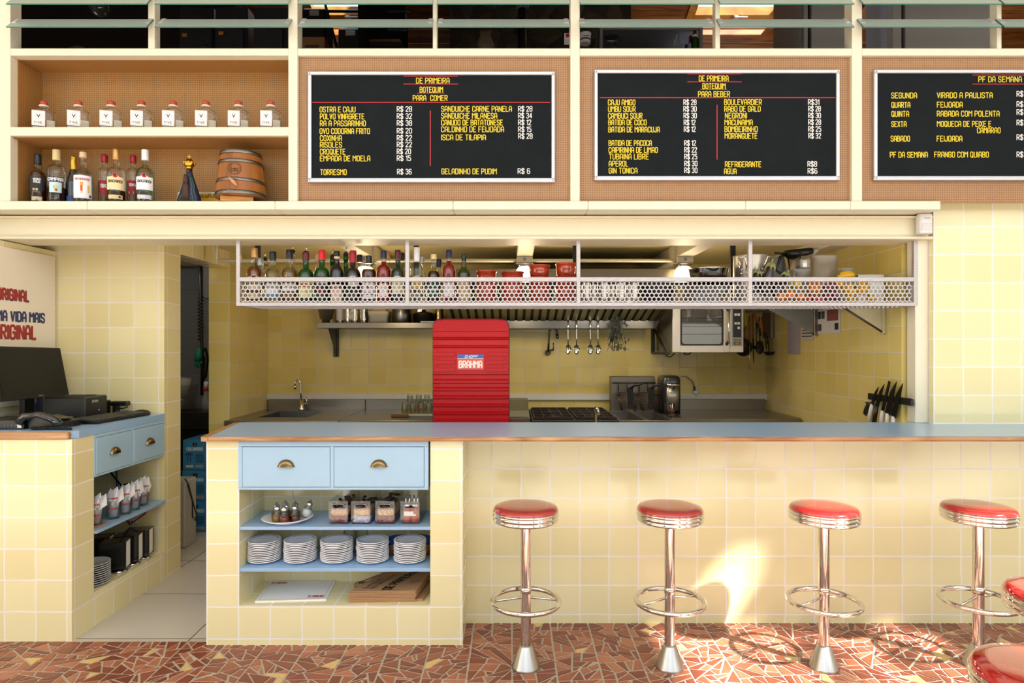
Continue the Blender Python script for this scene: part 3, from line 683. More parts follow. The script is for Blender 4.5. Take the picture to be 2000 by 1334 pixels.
CAPS = {'black': mat('black_cap', '14131a', .3), 'cream': mat('cream_cap', 'd9c48a', .4), 'gold': mat('gold_cap', 'c99a5c', .3, .6), 'white': mat('white_cap', 'eceaec', .4), 'red': mat('red_cap', 'a01426', .35), 'maroon': mat('maroon_cap', '5c1420', .35),
        'navy': mat('navy_cap', '161c48', .35), 'cork': mat('cork', 'd8b894', .7), 'scarlet': mat('scarlet_cap', 'd4141a', .35), 'silver': mat('silver_cap', 'b8b6b4', .3, .8)}
W, IK, IR, IB = M_LW, M_INK, M_INKR, M_INKB
# ---- square gin bottles on the upper shelf
def gin(loc, rz, label):
    t = thing('gin_bottle', label, 'bottle', loc, rz, 'square clear gin bottles with red stoppers')
    hx, hy = .053, .031
    MB().loft([(0, hx*.94, hy*.9, 5), (.006, hx, hy, 6), (.096, hx, hy, 6), (.106, hx*.97, hy*.95, 5), (.115, hx*.72, hy*.8, 4), (.121, .021, .02, 2), (.136, .0165, .0165, 2), (.142, .0165, .0165, 2)], n=28).build('body', G_CLEAR, t)
    MB().loft([(.006, hx*.92, hy*.88, 5), (.016, hx*.92, hy*.88, 5)], n=24).build('base_glass', mat('thick_base_glass', 'cfd3d8', .15), t)
    MB().lathe([(.0165, .132), (.0235, .135), (.0235, .140), (.0165, .143)], n=20).build('collar', mat('cream_collar', 'ddd2c2', .4), t)
    MB().lathe([(.017, .141), (.019, .143), (.019, .160), (.017, .163), (0, .163)], n=20).build('stopper', mat('red_stopper', 'b23a22', .4), t)
    f = lambda u, v: (u, -hy-.0008, v); f2 = lambda u, v: (u, -hy-.0014, v); u0, u1, v0, v1 = -.048, .014, .018, .102; um = (u0+u1)/2
    o = MB().quads([rrect(u0, u1, v0, v1, .003)], f).build('label', c_('f4ecea'), t, recalc=False)
    k = MB(); k.quads(ring2d(um, .072, .0165, .0012, 24), f2); k.quads(rect2d(u0+.003, u1-.003, v0+.003, v0+.004)+rect2d(u0+.003, u1-.003, v1-.004, v1-.003)+rect2d(u0+.003, u0+.004, v0+.003, v1-.003)+rect2d(u1-.004, u1-.003, v0+.003, v1-.003), f2)
    k.build('border', mat('copper_ink', 'a8705c', .5), o, recalc=False)
    k = MB(); k.quads(text2d('V', um, .065, .0145, .013, .28, 'c'), f2); k.quads(text2d('FIVE', um, .03, .012, .036, .16, 'c'), f2); k.build('lettering', IK, o, recalc=False)
    MB().box(.004, .044, hy*.86, hy*.88, .018, .07).build('back_label', c_('e6dccb'), t)
ZG = Z(247, 3.44)
for i, px in enumerate((86, 153.5, 217.5, 277, 338.5, 402.5, 466, 529)):
    gin((X(px, 3.515), 3.515, ZG), .36-.035*i+(.1 if i == 1 else 0), ('%s square clear gin bottle from the left post, red stopper' % ordinal(i)) if i < 7 else 'square clear gin bottle nearest the post beside the black menu board')
# ---- spirits on the lower shelf (px centre, px top, px half width, depth)
ZB = 2.244
def sp(px, top, hw, D, **k): return dict(loc=(X(px, D), D, ZB), h=Z(top, D)-ZB, r=hw*D/F*.97, **k)
bottle(**sp(74, 302, 15, 3.53, rn=.014, kind='low', label='amber spirit bottle with black label and black cap, leftmost on lower shelf', glassm=G_CLEAR, liquid=L_DARK, level=.64, cap=CAPS['black'], caph=.055,
    labels=[(.078, .075, .152, c_('1c1a1c'), [('WEBER', .132, .011, .034, W), ('HAUS', .118, .011, .03, W), ('@disc', .082, .006, -.014, CAPS['gold']), ('@disc', .082, .006, 0, CAPS['gold'])]), (.05, .02, .042, c_('c8b89a'), [('@disc', .022, .004, 0, IK)])]))
bottle(**sp(110.5, 293, 17, 3.55, rn=.0165, kind='round', label='bottle half full of dark red bitter with cream cap, navy and pale blue labels', glassm=G_CLEAR, liquid=L_WINE, level=.32, cap=CAPS['cream'], caph=.06,
    labels=[(.06, .068, .125, c_('bcdce4'), [('@disc', .098, .012, 0, c_('d8b070')), ('@disc', .082, .007, .004, c_('8a4a2a'))]), (.085, .127, .155, c_('1c2848'), [('CAMPARI', .133, .016, .078, W, .26)])]))
bottle(**sp(144, 306.5, 14, 3.59, rn=.014, kind='champ', label='dark sparkling wine bottle with gold foil neck and blue label', glassm=G_BLACK, cap=mat('gold_foil', 'd9a83c', .3, .8, bump=.4), caph=.085, labels=[(.07, .02, .06, c_('27407c'), [('@disc', .04, .006, .012, IR)])]))
bottle(**sp(162.5, 298, 17.5, 3.52, rn=.0155, kind='low', label='clear cane spirit bottle with illustrated white label and cork', glassm=G_CLEAR, liquid=L_CLR, level=.62, cap=CAPS['cork'], caph=.03,
    labels=[(.098, .03, .155, c_('ece8ee'), [('MATODENTRO', .128, .011, .072, IR, .2), ('@rect', .07, .1, (-.008, .003), c_('d84a28')), ('@rect', .1, .118, (-.01, .006), c_('d9a030')), ('@rect', .056, .07, (-.006, .003), c_('d9b060')), ('@rect', .06, .1, (.026, .036), c_('d8b45c')), ('@rect', .035, .05, (.036, .046), IK)])]))
bottle(**sp(204.5, 303, 12, 3.60, rn=.014, kind='squat', label='clear vodka bottle with red label and strip over red cap, left of brown rum', glassm=G_CLEAR, liquid=L_CLR, level=.5, cap=CAPS['red'], caph=.04, labels=[(.05, .07, .15, c_('9c1626'), [('SKI', .11, .018, .03, W, .26)])]))
RUM = lambda bg: (bg, [('@disc', .158, .0135, 0, c_('b8202a')), ('@disc', .159, .006, 0, IK), ('BACARDI', .118, .013, .07, IK, .24), ('@rect', .105, .107, (-.025, .025), c_('b09a70')), ('@rect', .084, .09, (-.03, .03), c_('5a4a38'))])
bottle(**sp(227, 292, 17, 3.53, rn=.0155, kind='low', label='dark rum bottle with cream label, red disc and gold cap', glassm=G_CLEAR, liquid=L_DARK, level=.26, cap=CAPS['gold'], caph=.06, labels=[(.096, .078, .15, *RUM(c_('ead2a2')), 'bump'), (.075, .028, .05, CAPS['cream'], [('@disc', .04, .006, .022, IK)])]))
bottle(**sp(260, 304, 12, 3.60, rn=.014, kind='squat', label='clear vodka bottle with red label behind the white rum', glassm=G_CLEAR, liquid=L_CLR, level=.5, cap=CAPS['red'], caph=.04, labels=[(.05, .07, .15, c_('8c1424'), [('SKI', .118, .014, .03, W, .26), ('@rect', .074, .088, (-.018, .006), W)])]))
bottle(**sp(283.5, 293, 17, 3.53, rn=.015, kind='low', label='white rum bottle with white label, red disc and white cap', glassm=glass('pale_green_glass', 'dcebe0', .06), liquid=L_CLR, level=.6, cap=CAPS['white'], caph=.06, labels=[(.096, .078, .15, *RUM(c_('e8e6ea')), 'bump'), (.075, .028, .05, c_('d4d4e0'), [('@rect', .036, .04, (-.02, .03), IB)])]))
# ---- bottles standing in the hanging basket
ZK = 1.7035
def sk(px, top, hw, D, **k): return dict(loc=(X(px, D), D, ZK), h=Z(top, D)-ZK, r=hw*D/F*.97, **k)
DF, DB = 3.70, 3.84
bottle(**sk(497, 485, 15, DF, rn=.0155, kind='low', label='amber rum bottle with cream label, leftmost in hanging basket', glassm=G_CLEAR, liquid=L_AMBER, level=.66, cap=CAPS['gold'], caph=.055, labels=[(.09, .085, .16, *RUM(c_('e8dcc0')), 'bump'), (.07, .03, .06, c_('d8c898'))]))
for px, liq, lv, lb, cp in ((533, L_CLR, .5, 'clear cane spirit bottle with blue banded white label in basket', CAPS['black']), (565.5, L_GOLD, .62, 'pale golden spirit bottle with white label and black cap in basket', CAPS['black'])):
    b = bottle(**sk(px, 492 if px < 550 else 488.5, 16, DF, rn=.0165, kind='low', label=lb, glassm=G_CLEAR, liquid=liq, level=lv, cap=cp, caph=.05, labels=[(.09, .06 if px < 550 else .075, .12, c_('eceaf0'), [('JANEIRO', .095, .015, .07, IK, .15)])]+([(.09, .042, .06, c_('4a9ac0'))] if px < 550 else [])))
bottle(**sk(597.5, 493, 15.5, DF, rn=.0165, kind='low', label='green vermouth bottle with maroon cap and pale yellow label', glassm=G_GREEN, liquid=mat('green_liquid', '0c4416', .2), level=.6, cap=CAPS['maroon'], caph=.048, labels=[(.088, .04, .152, c_('ece2a0'), [('OSECO', .1, .018, .07, IR, .26), ('@disc', .07, .012, 0, c_('b8a050')), ('@disc', .137, .01, 0, c_('b89a50'))], 'arch')]))
bottle(**sk(629, 489, 15.5, DF, rn=.0165, kind='low', label='green bitter bottle with bright red cap and red diamond label', glassm=G_GREEN, liquid=mat('green_liquid', '0c4416', .2), level=.6, cap=CAPS['scarlet'], caph=.058, labels=[(.075, .05, .16, c_('1a1414'), [('CYNAR', .118, .018, .066, W, .26), ('@disc', .09, .02, 0, c_('c81e2a')), ('@rect', .06, .075, (-.008, .008), c_('c81e2a')), ('@disc', .15, .009, 0, c_('c81e2a'))])]))
bottle(**sk(658, 491, 13.5, DF, rn=.0145, kind='tall', label='black glass vermouth bottle with peach label and black cap', glassm=G_BLACK, cap=CAPS['black'], caph=.032, neck_label=(c_('d8b8a0'), .012), labels=[(.076, .01, .115, c_('ecccb4'), [('CINZANO', .092, .014, .062, IK, .2)]), (.03, .125, .15, c_('3a7a78'), (), 'round')]))
bottle(**sk(689.5, 490, 15.5, DF, rn=.0165, kind='low', label='black glass vermouth bottle with maroon foil and round white label', glassm=G_BLACK, cap=CAPS['red'], caph=.07, labels=[(.066, .1, .165, c_('dedce0'), [('@disc', .155, .004, 0, IR), ('@rect', .135, .138, (-.015, .02), IK)], 'round')]))
bottle(**sk(720.5, 500, 14.5, DF, rn=.014, kind='squat', label='dark whiskey bottle with square white label and black cap', glassm=G_CLEAR, liquid=L_DARK, level=.72, cap=CAPS['black'], caph=.045, labels=[(.084, .03, .125, c_('e8e4ea'), [('@disc', .1, .012, 0, c_('7a2028')), ('BOURBON', .055, .012, .06, IK, .24)])]))
bottle(**sk(749.5, 490, 14.5, DF, rn=.0145, kind='round', label='red aperitif bottle with navy cap beside the maroon topped bottle', glassm=G_CLEAR, liquid=L_RED, level=.8, cap=CAPS['navy'], caph=.045, labels=[(.08, .135, .158, c_('2a4a8a'), [('APEROL', .14, .014, .066, M_YEL, .26)]), (.05, .045, .12, c_('e8e2e0'), [('@disc', .09, .014, 0, c_('d8d4d8'))])]))
bottle(**sk(777, 489, 13.5, DF, rn=.0145, kind='low', label='dark green bottle with maroon foil and cream label by basket post', glassm=G_DARK, cap=CAPS['maroon'], caph=.048, labels=[(.082, .06, .165, c_('e6dcb8'), [('NELSON', .14, .015, .066, IK, .24), ('@rect', .1, .103, (-.02, .02), c_('b09060'))], 'arch')]))
bottle(**sk(814, 483.5, 14.5, DF, rn=.0145, kind='tall', label='clear rum bottle with yellow label and long white neck wrapper', glassm=G_CLEAR, liquid=L_CLR, level=.5, cap=CAPS['white'], caph=.085, labels=[(.07, .09, .165, c_('e2c878'), [('@rect', .13, .15, (-.03, .03), c_('e8e0d8')), ('@disc', .11, .014, 0, c_('d8a030'))], 'arch')]))
bottle(**sk(847, 497, 13, DF, rn=.0145, kind='low', label='amber whisky bottle with green label and cream stopper', glassm=G_CLEAR, liquid=L_DARK, level=.66, cap=CAPS['cream'], caph=.03, labels=[(.072, .05, .145, c_('1c5c50'), [('@ring', .12, .014, 0, W), ('HELPS', .08, .012, .05, W, .2)], 'arch')]))
bottle(**sk(877, 489, 14, DF, rn=.0145, kind='round', label='red aperitif bottle with navy cap near the clay bowls', glassm=G_CLEAR, liquid=L_RED, level=.8, cap=CAPS['navy'], caph=.045, labels=[(.05, .14, .158, c_('2a4a8a'), [('APEROL', .143, .012, .044, M_YEL, .26)]), (.07, .045, .125, c_('e8e2e4'), [('@rect', .055, .068, (.0, .022), IK)])]))
bottle(**sk(906, 496.5, 13, DF, rn=.0135, kind='wine', label='olive green wine bottle with beige label beside clay bowls', glassm=G_OLIVE, liquid=mat('olive_wine', '2a3410', .2), level=.55, cap=mat('dark_foil', '1c2220', .3), caph=.03, labels=[(.078, .01, .155, c_('c8ab86'), [('@rect', .085, .095, (-.03, -.012), c_('3a5a50')), ('@rect', .085, .095, (.012, .03), c_('3a5a50'))], 'arch')]))
for px, top, hw, g_, lq, cp, pr_, lb in ((509, 504, 8.5, G_CLEAR, L_CLR, CAPS['silver'], False, 'small clear bottle with silver cap behind the amber rum'), (517.5, 509, 7.5, G_CLEAR, L_CLR, None, True, 'clear bottle with black and steel pourer behind the blue banded bottle'),
        (572, 494, 14, G_CLEAR, L_GOLD, None, True, 'golden spirit bottle with pourer behind the pale golden bottle'), (598, 496, 12, G_GREEN, None, None, True, 'green bottle with steel pourer behind the maroon capped green bottle'), (620.5, 497, 10, G_CLEAR, L_GOLD, CAPS['cork'], False, 'corked golden bottle half hidden behind bright red capped bottle'),
        (649.5, 504, 12, G_GREEN, None, None, True, 'green bottle with black pourer behind the peach labelled bottle'), (675.5, 499, 12, G_GREEN, None, None, True, 'slim green bottle with tall steel pourer between two black bottles'), (702.5, 498, 11, G_CLEAR, L_CLR, CAPS['black'], False, 'clear bottle with black cap behind the square labelled whiskey'),
        (757, 491, 12, G_CLEAR, L_AMBER, CAPS['gold'], False, 'amber bottle behind the red aperitif left of basket post'), (785, 494, 11, G_CLEAR, L_CLR, CAPS['black'], False, 'black capped clear bottle behind the dark green bottle'), (824, 500, 10, G_CLEAR, L_CLR, CAPS['silver'], False, 'silver capped clear bottle behind the white wrapped neck'),
        (857.5, 507, 11, G_CLEAR, L_CLR, CAPS['black'], False, 'black capped bottle behind the green labelled whisky')):
    dd = 3.80 if px == 509 else 3.872 if px == 517.5 else DB
    bottle(loc=(X(px, dd), dd, ZK), h=Z(top, dd)-ZK, r=hw*dd/F, rn=.0135, kind='low', label=lb, glassm=g_, liquid=lq, level=.5, cap=cp, caph=.045, pourer=pr_)
# ================= MENU BOARDS, SHELF ORNAMENTS, LOUVRES, LOFT =================
def feltmat():
    m, n, l, b = newmat('black_letter_felt'); uv = n.new('ShaderNodeUVMap'); uv.uv_map = 'UVMap'
    fr = n.new('ShaderNodeVectorMath'); fr.operation = 'FRACTION'; l.new(uv.outputs[0], fr.inputs[0])
    ds = n.new('ShaderNodeVectorMath'); ds.operation = 'DISTANCE'; ds.inputs[1].default_value = (.5, .5, 0); l.new(fr.outputs[0], ds.inputs[0])
    lt = n.new('ShaderNodeMath'); lt.operation = 'LESS_THAN'; lt.inputs[1].default_value = .25; l.new(ds.outputs['Value'], lt.inputs[0])
    nz = n.new('ShaderNodeTexNoise'); nz.inputs['Scale'].default_value = .06; nz.inputs['Detail'].default_value = 5; l.new(uv.outputs[0], nz.inputs['Vector'])
    m1 = n.new('ShaderNodeMix'); m1.data_type = 'RGBA'; m1.inputs['A'].default_value = lin('0e1215'); m1.inputs['B'].default_value = lin('1b2126'); l.new(nz.outputs['Fac'], m1.inputs['Factor'])
    m2 = n.new('ShaderNodeMix'); m2.data_type = 'RGBA'; m2.inputs['B'].default_value = lin('0b0d0f'); l.new(lt.outputs[0], m2.inputs['Factor']); l.new(m1.outputs['Result'], m2.inputs['A'])
    l.new(m2.outputs['Result'], b.inputs['Base Color']); b.inputs['Roughness'].default_value = .75; b.inputs['Specular IOR Level'].default_value = .15; return m
M_FELT = feltmat(); M_ALU = mat('aluminium_frame', 'cfcdd0', .35, .7, var=.05); M_SCREW = mat('screw_steel', '8a8886', .3, 1)
def menu(x0, x1, y0, y1, label, rot, zs, zo, rows):
    """frame corners in photo pixels; rows: (text, kind, left, right, top, bottom) in zoom pixels, zs zoom scale, zo zoom origin"""
    D0, D1 = 3.44, 3.462
    t = thing('menu_board', label, 'menu board', (X((x0+x1)/2, D1), D1, Z(y1, D1)))
    cx, cz = X((x0+x1)/2, D0), Z((y0+y1)/2, D0); a0, a1, b0, b1 = X(x0, D0), X(x1, D0), Z(y1, D0), Z(y0, D0); e = .019
    m = MB(); m.box(a0+e*.6, a1-e*.6, D0+.010, D1, b0+e*.6, b1-e*.6); m.build('letter_panel', M_FELT, t, True, uv=uvgrid(.0062, .0062))
    m = MB()
    m.box(a0, a1, D0, D1, b1-e, b1, .003); m.box(a0, a1, D0, D1, b0, b0+e, .003); m.box(a0, a0+e, D0+.0005, D1, b0+e, b1-e, .003); m.box(a1-e, a1, D0+.0005, D1, b0+e, b1-e, .003)
    m.box(a0+e*.7, a1-e*.7, D0+.004, D1, b0+e, b0+e+.004)
    m.build('frame', M_ALU, t, True)
    for u in (a0+.011, a1-.011):
        for v in (b0+.011, b1-.011): MB().cyl((u, D0-.0015, v), .004, .003, 10, axis='y').build('screw', M_SCREW, t, True)
    f = lambda u, v: (X(zo[0]+u/zs, D0+.0085), D0+.0085, Z(zo[1]-v/zs, D0+.0085))
    nm = {'y': ('menu_line', M_YEL), 'w': ('price', M_LW), 'r': ('red_rule', M_LR)}
    for tx, kd, l_, r_, tp, bt in rows:
        q = MB().quads(rect2d(l_, r_, -bt, -tp) if kd == 'r' else text2d(tx, l_+2, -bt+(bt-tp)*.09, (bt-tp)*.80, r_-l_-4, .15), f)
        q.build(nm[kd][0], nm[kd][1], t, True, recalc=False)
    return t
R = []
for tx, l_, r_, tp in (('DE PRIMEIRA', 803, 1010, 480), ('BOTEQUIM', 825, 970, 536), ('PARA  COMER', 782, 998, 588), ('OSTRA E CAJU', 204, 427, 659), ('POLVO VINAGRETE', 206, 482, 702), ('RÃ A PASSARINHO', 206, 491, 745), ('OVO CODORNA FRITO', 204, 516, 793), ('COXINHA', 206, 342, 837), ('RISOLES', 206, 343, 878), ('CROQUETE', 206, 364, 921), ('EMPADA DE MOELA', 206, 518, 963), ('TORRESMO', 208, 372, 1048),
    ('SANDUICHE CARNE PANELA', 958, 1397, 655), ('SANDUICHE MILANESA', 958, 1306, 698), ('CANUDO DE BATATONESE', 958, 1341, 740), ('CALDINHO DE FEIJOADA', 958, 1348, 782), ('ISCA DE TILAPIA', 958, 1236, 832), ('GELADINHO DE PUDIM', 960, 1303, 1043)): R.append((tx.replace('Ã', 'A'), 'y', l_, r_, tp, tp+40))
for tx, l_, r_, tp in (('R$ 28', 683, 777, 657), ('R$ 32', 683, 777, 701), ('R$ 38', 683, 777, 744), ('R$ 20', 683, 777, 792), ('R$ 22', 683, 777, 836), ('R$ 22', 683, 777, 877), ('R$ 20', 683, 771, 920), ('R$ 15', 683, 771, 962), ('R$ 36', 685, 775, 1046), ('R$ 28', 1436, 1524, 656), ('R$ 34', 1436, 1522, 698), ('R$ 12', 1436, 1517, 740), ('R$ 15', 1436, 1518, 783), ('R$ 28', 1437, 1525, 825), ('R$ 6', 1433, 1510, 1042)): R.append((tx, 'w', l_, r_, tp, tp+38))
R += [('', 'r', 723, 1064, 470, 475), ('', 'r', 723, 1064, 519, 524), ('', 'r', 810, 978, 575, 580), ('', 'r', 156, 1634, 632, 638), ('', 'r', 888, 894, 686, 1029)]
menu(601, 1084, 139, 356, 'black menu letter board listing food, between the shelf and the middle post', 0, 3.1767, (560, 0), R)
R = []
for tx, l_, r_, tp in (('DE PRIMEIRA', 778, 962, 466), ('BOTEQUIM', 800, 944, 514), ('PARA BEBER', 773, 971, 563), ('CAJU AMIGO', 214, 384, 615), ('UMBU SOUR', 215, 386, 656), ('CAMBUCI SOUR', 215, 428, 698), ('BATIDA DE COCO', 216, 454, 739), ('BATIDA DE MARACUJA', 216, 535, 783), ('BATIDA DE PAÇOCA', 218, 486, 867), ('CAIPIRINHA DE LIMAO', 218, 523, 910), ('TUBAINA LIBRE', 220, 467, 951), ('APEROL', 219, 340, 995), ('GIN TONICA', 219, 397, 1038),
    ('BOULEVARDIER', 935, 1168, 613), ('RABO DE GALO', 936, 1161, 655), ('NEGRONI', 940, 1076, 697), ('MACUNAIMA', 937, 1112, 739), ('BOMBEIRINHO', 937, 1143, 781), ('MORANGUETE', 938, 1141, 823), ('REFRIGERANTE', 940, 1165, 999), ('AGUA', 934, 1012, 1042)): R.append((tx.replace('Ç', 'C'), 'y', l_, r_, tp, tp+40))
for tx, l_, r_, tp in (('R$ 28', 682, 763, 615), ('R$ 30', 682, 764, 656), ('R$ 30', 683, 765, 698), ('R$ 12', 684, 757, 740), ('R$ 12', 685, 758, 782), ('R$ 12', 687, 760, 868), ('R$ 22', 688, 766, 910), ('R$ 25', 688, 768, 952), ('R$ 30', 688, 769, 995), ('R$ 30', 688, 769, 1037), ('R$31', 1455, 1525, 614), ('R$ 28', 1456, 1534, 655), ('R$ 30', 1456, 1535, 697), ('R$ 28', 1456, 1536, 738), ('R$ 25', 1456, 1537, 781), ('R$ 32', 1457, 1536, 823), ('R$8', 1452, 1511, 998), ('R$6', 1453, 1513, 1041)): R.append((tx, 'w', l_, r_, tp, tp+38))
R += [('', 'r', 707, 1044, 456, 461), ('', 'r', 707, 1045, 505, 510), ('', 'r', 786, 953, 552, 557), ('', 'r', 163, 1624, 603, 608), ('', 'r', 888, 894, 650, 990)]
menu(1161, 1641, 135.5, 352, 'black menu letter board listing drinks, over the right part of the hatch', 0, 3.176, (1120, 0), R)
R = []
for tx, l_, r_, tp in (('PF DA SEMANA', 829, 1056, 396), ('SEGUNDA', 375, 510, 480), ('QUARTA', 376, 475, 529), ('QUINTA', 376, 468, 576), ('SEXTA', 375, 455, 629), ('SABADO', 372, 473, 705), ('PF DA SEMANA', 368, 566, 789), ('VIRADO A PAULISTA', 613, 904, 479), ('FEIJOADA', 613, 748, 528), ('RABADA COM POLENTA', 613, 940, 575), ('MOQUECA DE PEIXE E', 613, 897, 628), ('CAMARAO', 822, 945, 662), ('FEIJOADA', 612, 746, 705), ('FRANGO COM QUIABO', 599, 884, 788)): R.append((tx, 'y', l_, r_, tp, tp+34))
for tp in (472, 526, 567, 622, 698, 788): R.append(('R$ 42', 'w', 1028, 1110, tp, tp+33))
R += [('', 'r', 798, 1250, 389, 393), ('', 'r', 798, 1250, 436, 440)]
menu(1708, 2190, 135.5, 352, 'black menu letter board listing weekday dishes, cut by the right frame edge', 0, 2.6675, (1600, 0), R)

# ---- cloaked statuette, number plate, little barrel on the lower shelf
D = 3.53
t = thing('statuette', 'small dark figurine with blue embroidered cloak and big gold crown', 'figurine', (X(370, D), D, ZB)); cx = X(370, D)
h = Z(330, D)-ZB
m = MB(); m.loft([(0, .070, .04, 2), (.03, .066, .038, 2), (h*.5, .042, .026, 2), (h*.85, .018, .016, 2), (h, .013, .013, 2)], (cx, D, ZB), 28)
m.build('cloak', mat('blue_cloak', '0d1c3c', .5, var=.4, scale=60), t, True)
m = MB(); m.loft([(.002, .024, .012, 2.5), (h*.4, .019, .012, 2.5), (h*.72, .012, .01, 2.2), (h*.8, .01, .008, 2)], (cx-.004, D-.033, ZB), 16); m.build('robe', mat('brown_robe', '3c2416', .6, var=.3), t, True)
m = MB(); m.ball((cx, D-.008, ZB+h*.93), .013, .013, .017); m.ball((cx-.008, D-.042, ZB+h*.56), .007); m.ball((cx+.006, D-.042, ZB+h*.56), .007); m.build('head', mat('dark_face', '2a1a14', .5), t, True)
m = MB(); zc_ = ZB+h+.028
m.ball((cx, D, zc_), .029, .029, .025, 16); m.lathe([(.016, h-.002), (.02, h+.004), (.016, h+.01)], (cx, D, ZB), 16)
for i in range(10):
    a = 2*PI*i/10; m.ball((cx+.028*math.cos(a), D+.028*math.sin(a), zc_+.006), .006); m.tube([(cx+.02*math.cos(a), D+.02*math.sin(a), zc_-.012), (cx+.03*math.cos(a), D+.03*math.sin(a), zc_), (cx+.01*math.cos(a), D+.01*math.sin(a), zc_+.026)], .003, 6)
m.box(cx-.002, cx+.002, D-.002, D+.002, zc_+.024, zc_+.05); m.box(cx-.009, cx+.009, D-.002, D+.002, zc_+.037, zc_+.041)
m.build('crown', mat('gold_metal', 'd8a23a', .2, 1), t, True)
m = MB(); r3 = random.Random(5)
for s in (-1, 1):
    for k in range(2):
        pts = []
        for i in range(9):
            q = i/8; z = h*(.08+.66*q); w_ = .066-(.05)*(z/h); u = s*(w_*(.55+.3*k)+.004*math.sin(q*12)); pts.append((cx+u, D-.038*(1-z/h)*.8-.008, ZB+z))
        m.tube(pts, .0009, 5)
m.build('embroidery', mat('pale_embroidery', '6a9c74', .5, var=.5, scale=80), t, True)
D = 3.60
t = thing('number_plate', 'yellow number plate with black characters behind the figurine', 'number plate', (X(387, D), D, ZB))
x0, x1, z1 = X(342, D), X(443, D), Z(373, D)
f = lambda u, v, w=0: (u, D+.012*(v-ZB)/.07-w, v)
MB().prism(rrect(x0, x1, ZB+.001, z1, .008), lambda u, v, w: (u, D+.03-w, v), .002).build('rim', M_ALU, t, True)
MB().prism(rrect(x0+.004, x1-.004, ZB+.004, z1-.004, .006), lambda u, v, w: (u, D+.0285-w, v), .002).build('plate', mat('yellow_plate', 'd9a520', .4, var=.2), t, True)
k = MB(); g = lambda u, v: (u, D+.026, v); xx = X(393, D)
k.quads(text2d('REGÃO PA', X(385, D), Z(384, D), .016, .125, .22), g); k.quads(text2d('00', xx+.005, ZB+.004, .03, .06, .3), g); k.build('lettering', IK, t, True, recalc=False)
# barrel, stave colours by plank
D = 3.519
bx = X(471, D)
t = thing('barrel', 'small wooden barrel with steel hoops leaning on the lower shelf', 'barrel', (bx, D, ZB))
def stave():
    m, n, l, b = newmat('barrel_staves'); uv = n.new('ShaderNodeTexCoord'); sx = n.new('ShaderNodeSeparateXYZ'); l.new(uv.outputs['Object'], sx.inputs[0])
    at = n.new('ShaderNodeMath'); at.operation = 'ARCTAN2'; l.new(sx.outputs[0], at.inputs[0]); l.new(sx.outputs[1], at.inputs[1])
    ml = n.new('ShaderNodeMath'); ml.operation = 'MULTIPLY'; ml.inputs[1].default_value = 22/(2*PI); l.new(at.outputs[0], ml.inputs[0])
    fl_ = n.new('ShaderNodeMath'); fl_.operation = 'FLOOR'; l.new(ml.outputs[0], fl_.inputs[0])
    wn = n.new('ShaderNodeTexWhiteNoise'); wn.noise_dimensions = '1D'; l.new(fl_.outputs[0], wn.inputs['W'])
    nz = n.new('ShaderNodeTexNoise'); nz.inputs['Scale'].default_value = 30; mp = n.new('ShaderNodeMapping'); mp.inputs['Scale'].default_value = (3, 3, .3); l.new(uv.outputs['Object'], mp.inputs[0]); l.new(mp.outputs[0], nz.inputs['Vector'])
    av = n.new('ShaderNodeMath'); av.operation = 'MULTIPLY_ADD'; av.inputs[1].default_value = .5; l.new(nz.outputs['Fac'], av.inputs[0]); l.new(wn.outputs['Value'], av.inputs[2])
    rp = n.new('ShaderNodeValToRGB'); rp.color_ramp.elements[0].color = lin('56280f'); rp.color_ramp.elements[1].color = lin('9c5f26'); rp.color_ramp.elements[1].position = 1.2 if False else 1
    l.new(av.outputs[0], rp.inputs[0]); l.new(rp.outputs[0], b.inputs['Base Color']); b.inputs['Roughness'].default_value = .4; return m
bd = MB(); hb = Z(297, D)-ZB; s_ = hb/.285
prof = [(.130, .03), (.131, .033), (.118, .155), (.104, .262), (.1, .272)]
bd.lathe([(r*s_, z*s_) for r, z in prof], n=32, cap=(True, True)); bo = bd.build('body', stave(), t)
tilt = bpy.data.objects
for z, hh, r in ((.044, .022, .1305), (.112, .018, .1235), (.212, .017, .1135), (.262, .02, .106)):
    MB().lathe([(r*s_, (z-hh/2)*s_), ((r+.002)*s_, (z-hh/2)*s_), ((r-.0012)*s_, (z+hh/2)*s_), ((r-.003)*s_, (z+hh/2)*s_)], n=32, cap=(False, False)).build('hoop', mat('hoop_steel', '7d7a76', .3, 1), t)
k = MB(); rr = .124*s_; g = lambda u, v: ((rr-.03*s_*(v/s_-.08)*.3)*math.sin((u-.02)/rr), -(rr+.0015-.085*(v-.112*s_)*1.0)*math.cos((u-.02)/rr), v)
k.quads(ring2d(0, .165*s_, .034, .003, 28), g); k.quads(ring2d(0, .165*s_, .025, .0012, 24), g); k.quads(text2d('MM', 0, .155*s_, .012, .03, .25, 'c'), g); k.quads(rect2d(-.02, .02, .15*s_, .153*s_), g)
k.build('burnt_stamp', mat('burnt_wood', '3a1c0a', .7), t, recalc=False)
m = MB(); m.tube([(-.045, -.122*s_, .112*s_), (-.04, -.135*s_, .105*s_)], .006, 8); m.tube([(-.045, -.128*s_, .112*s_), (-.02, -.150*s_, .085*s_), (-.004, -.152*s_, .066*s_)], [.007, .011, .003], 8); m.build('spigot', mat('pale_spigot', 'c99068', .5), t)
m = MB(); m.box(-.095, .07, -.085, -.06, 0, .03, .002); m.box(-.095, .07, .06, .085, 0, .03, .002); m.build('cradle', woodmat('cradle_wood', 'a86a2c', 'd09a50', .5, (3, 20, 20)), t)
t.rotation_euler = (0, 0, .3)

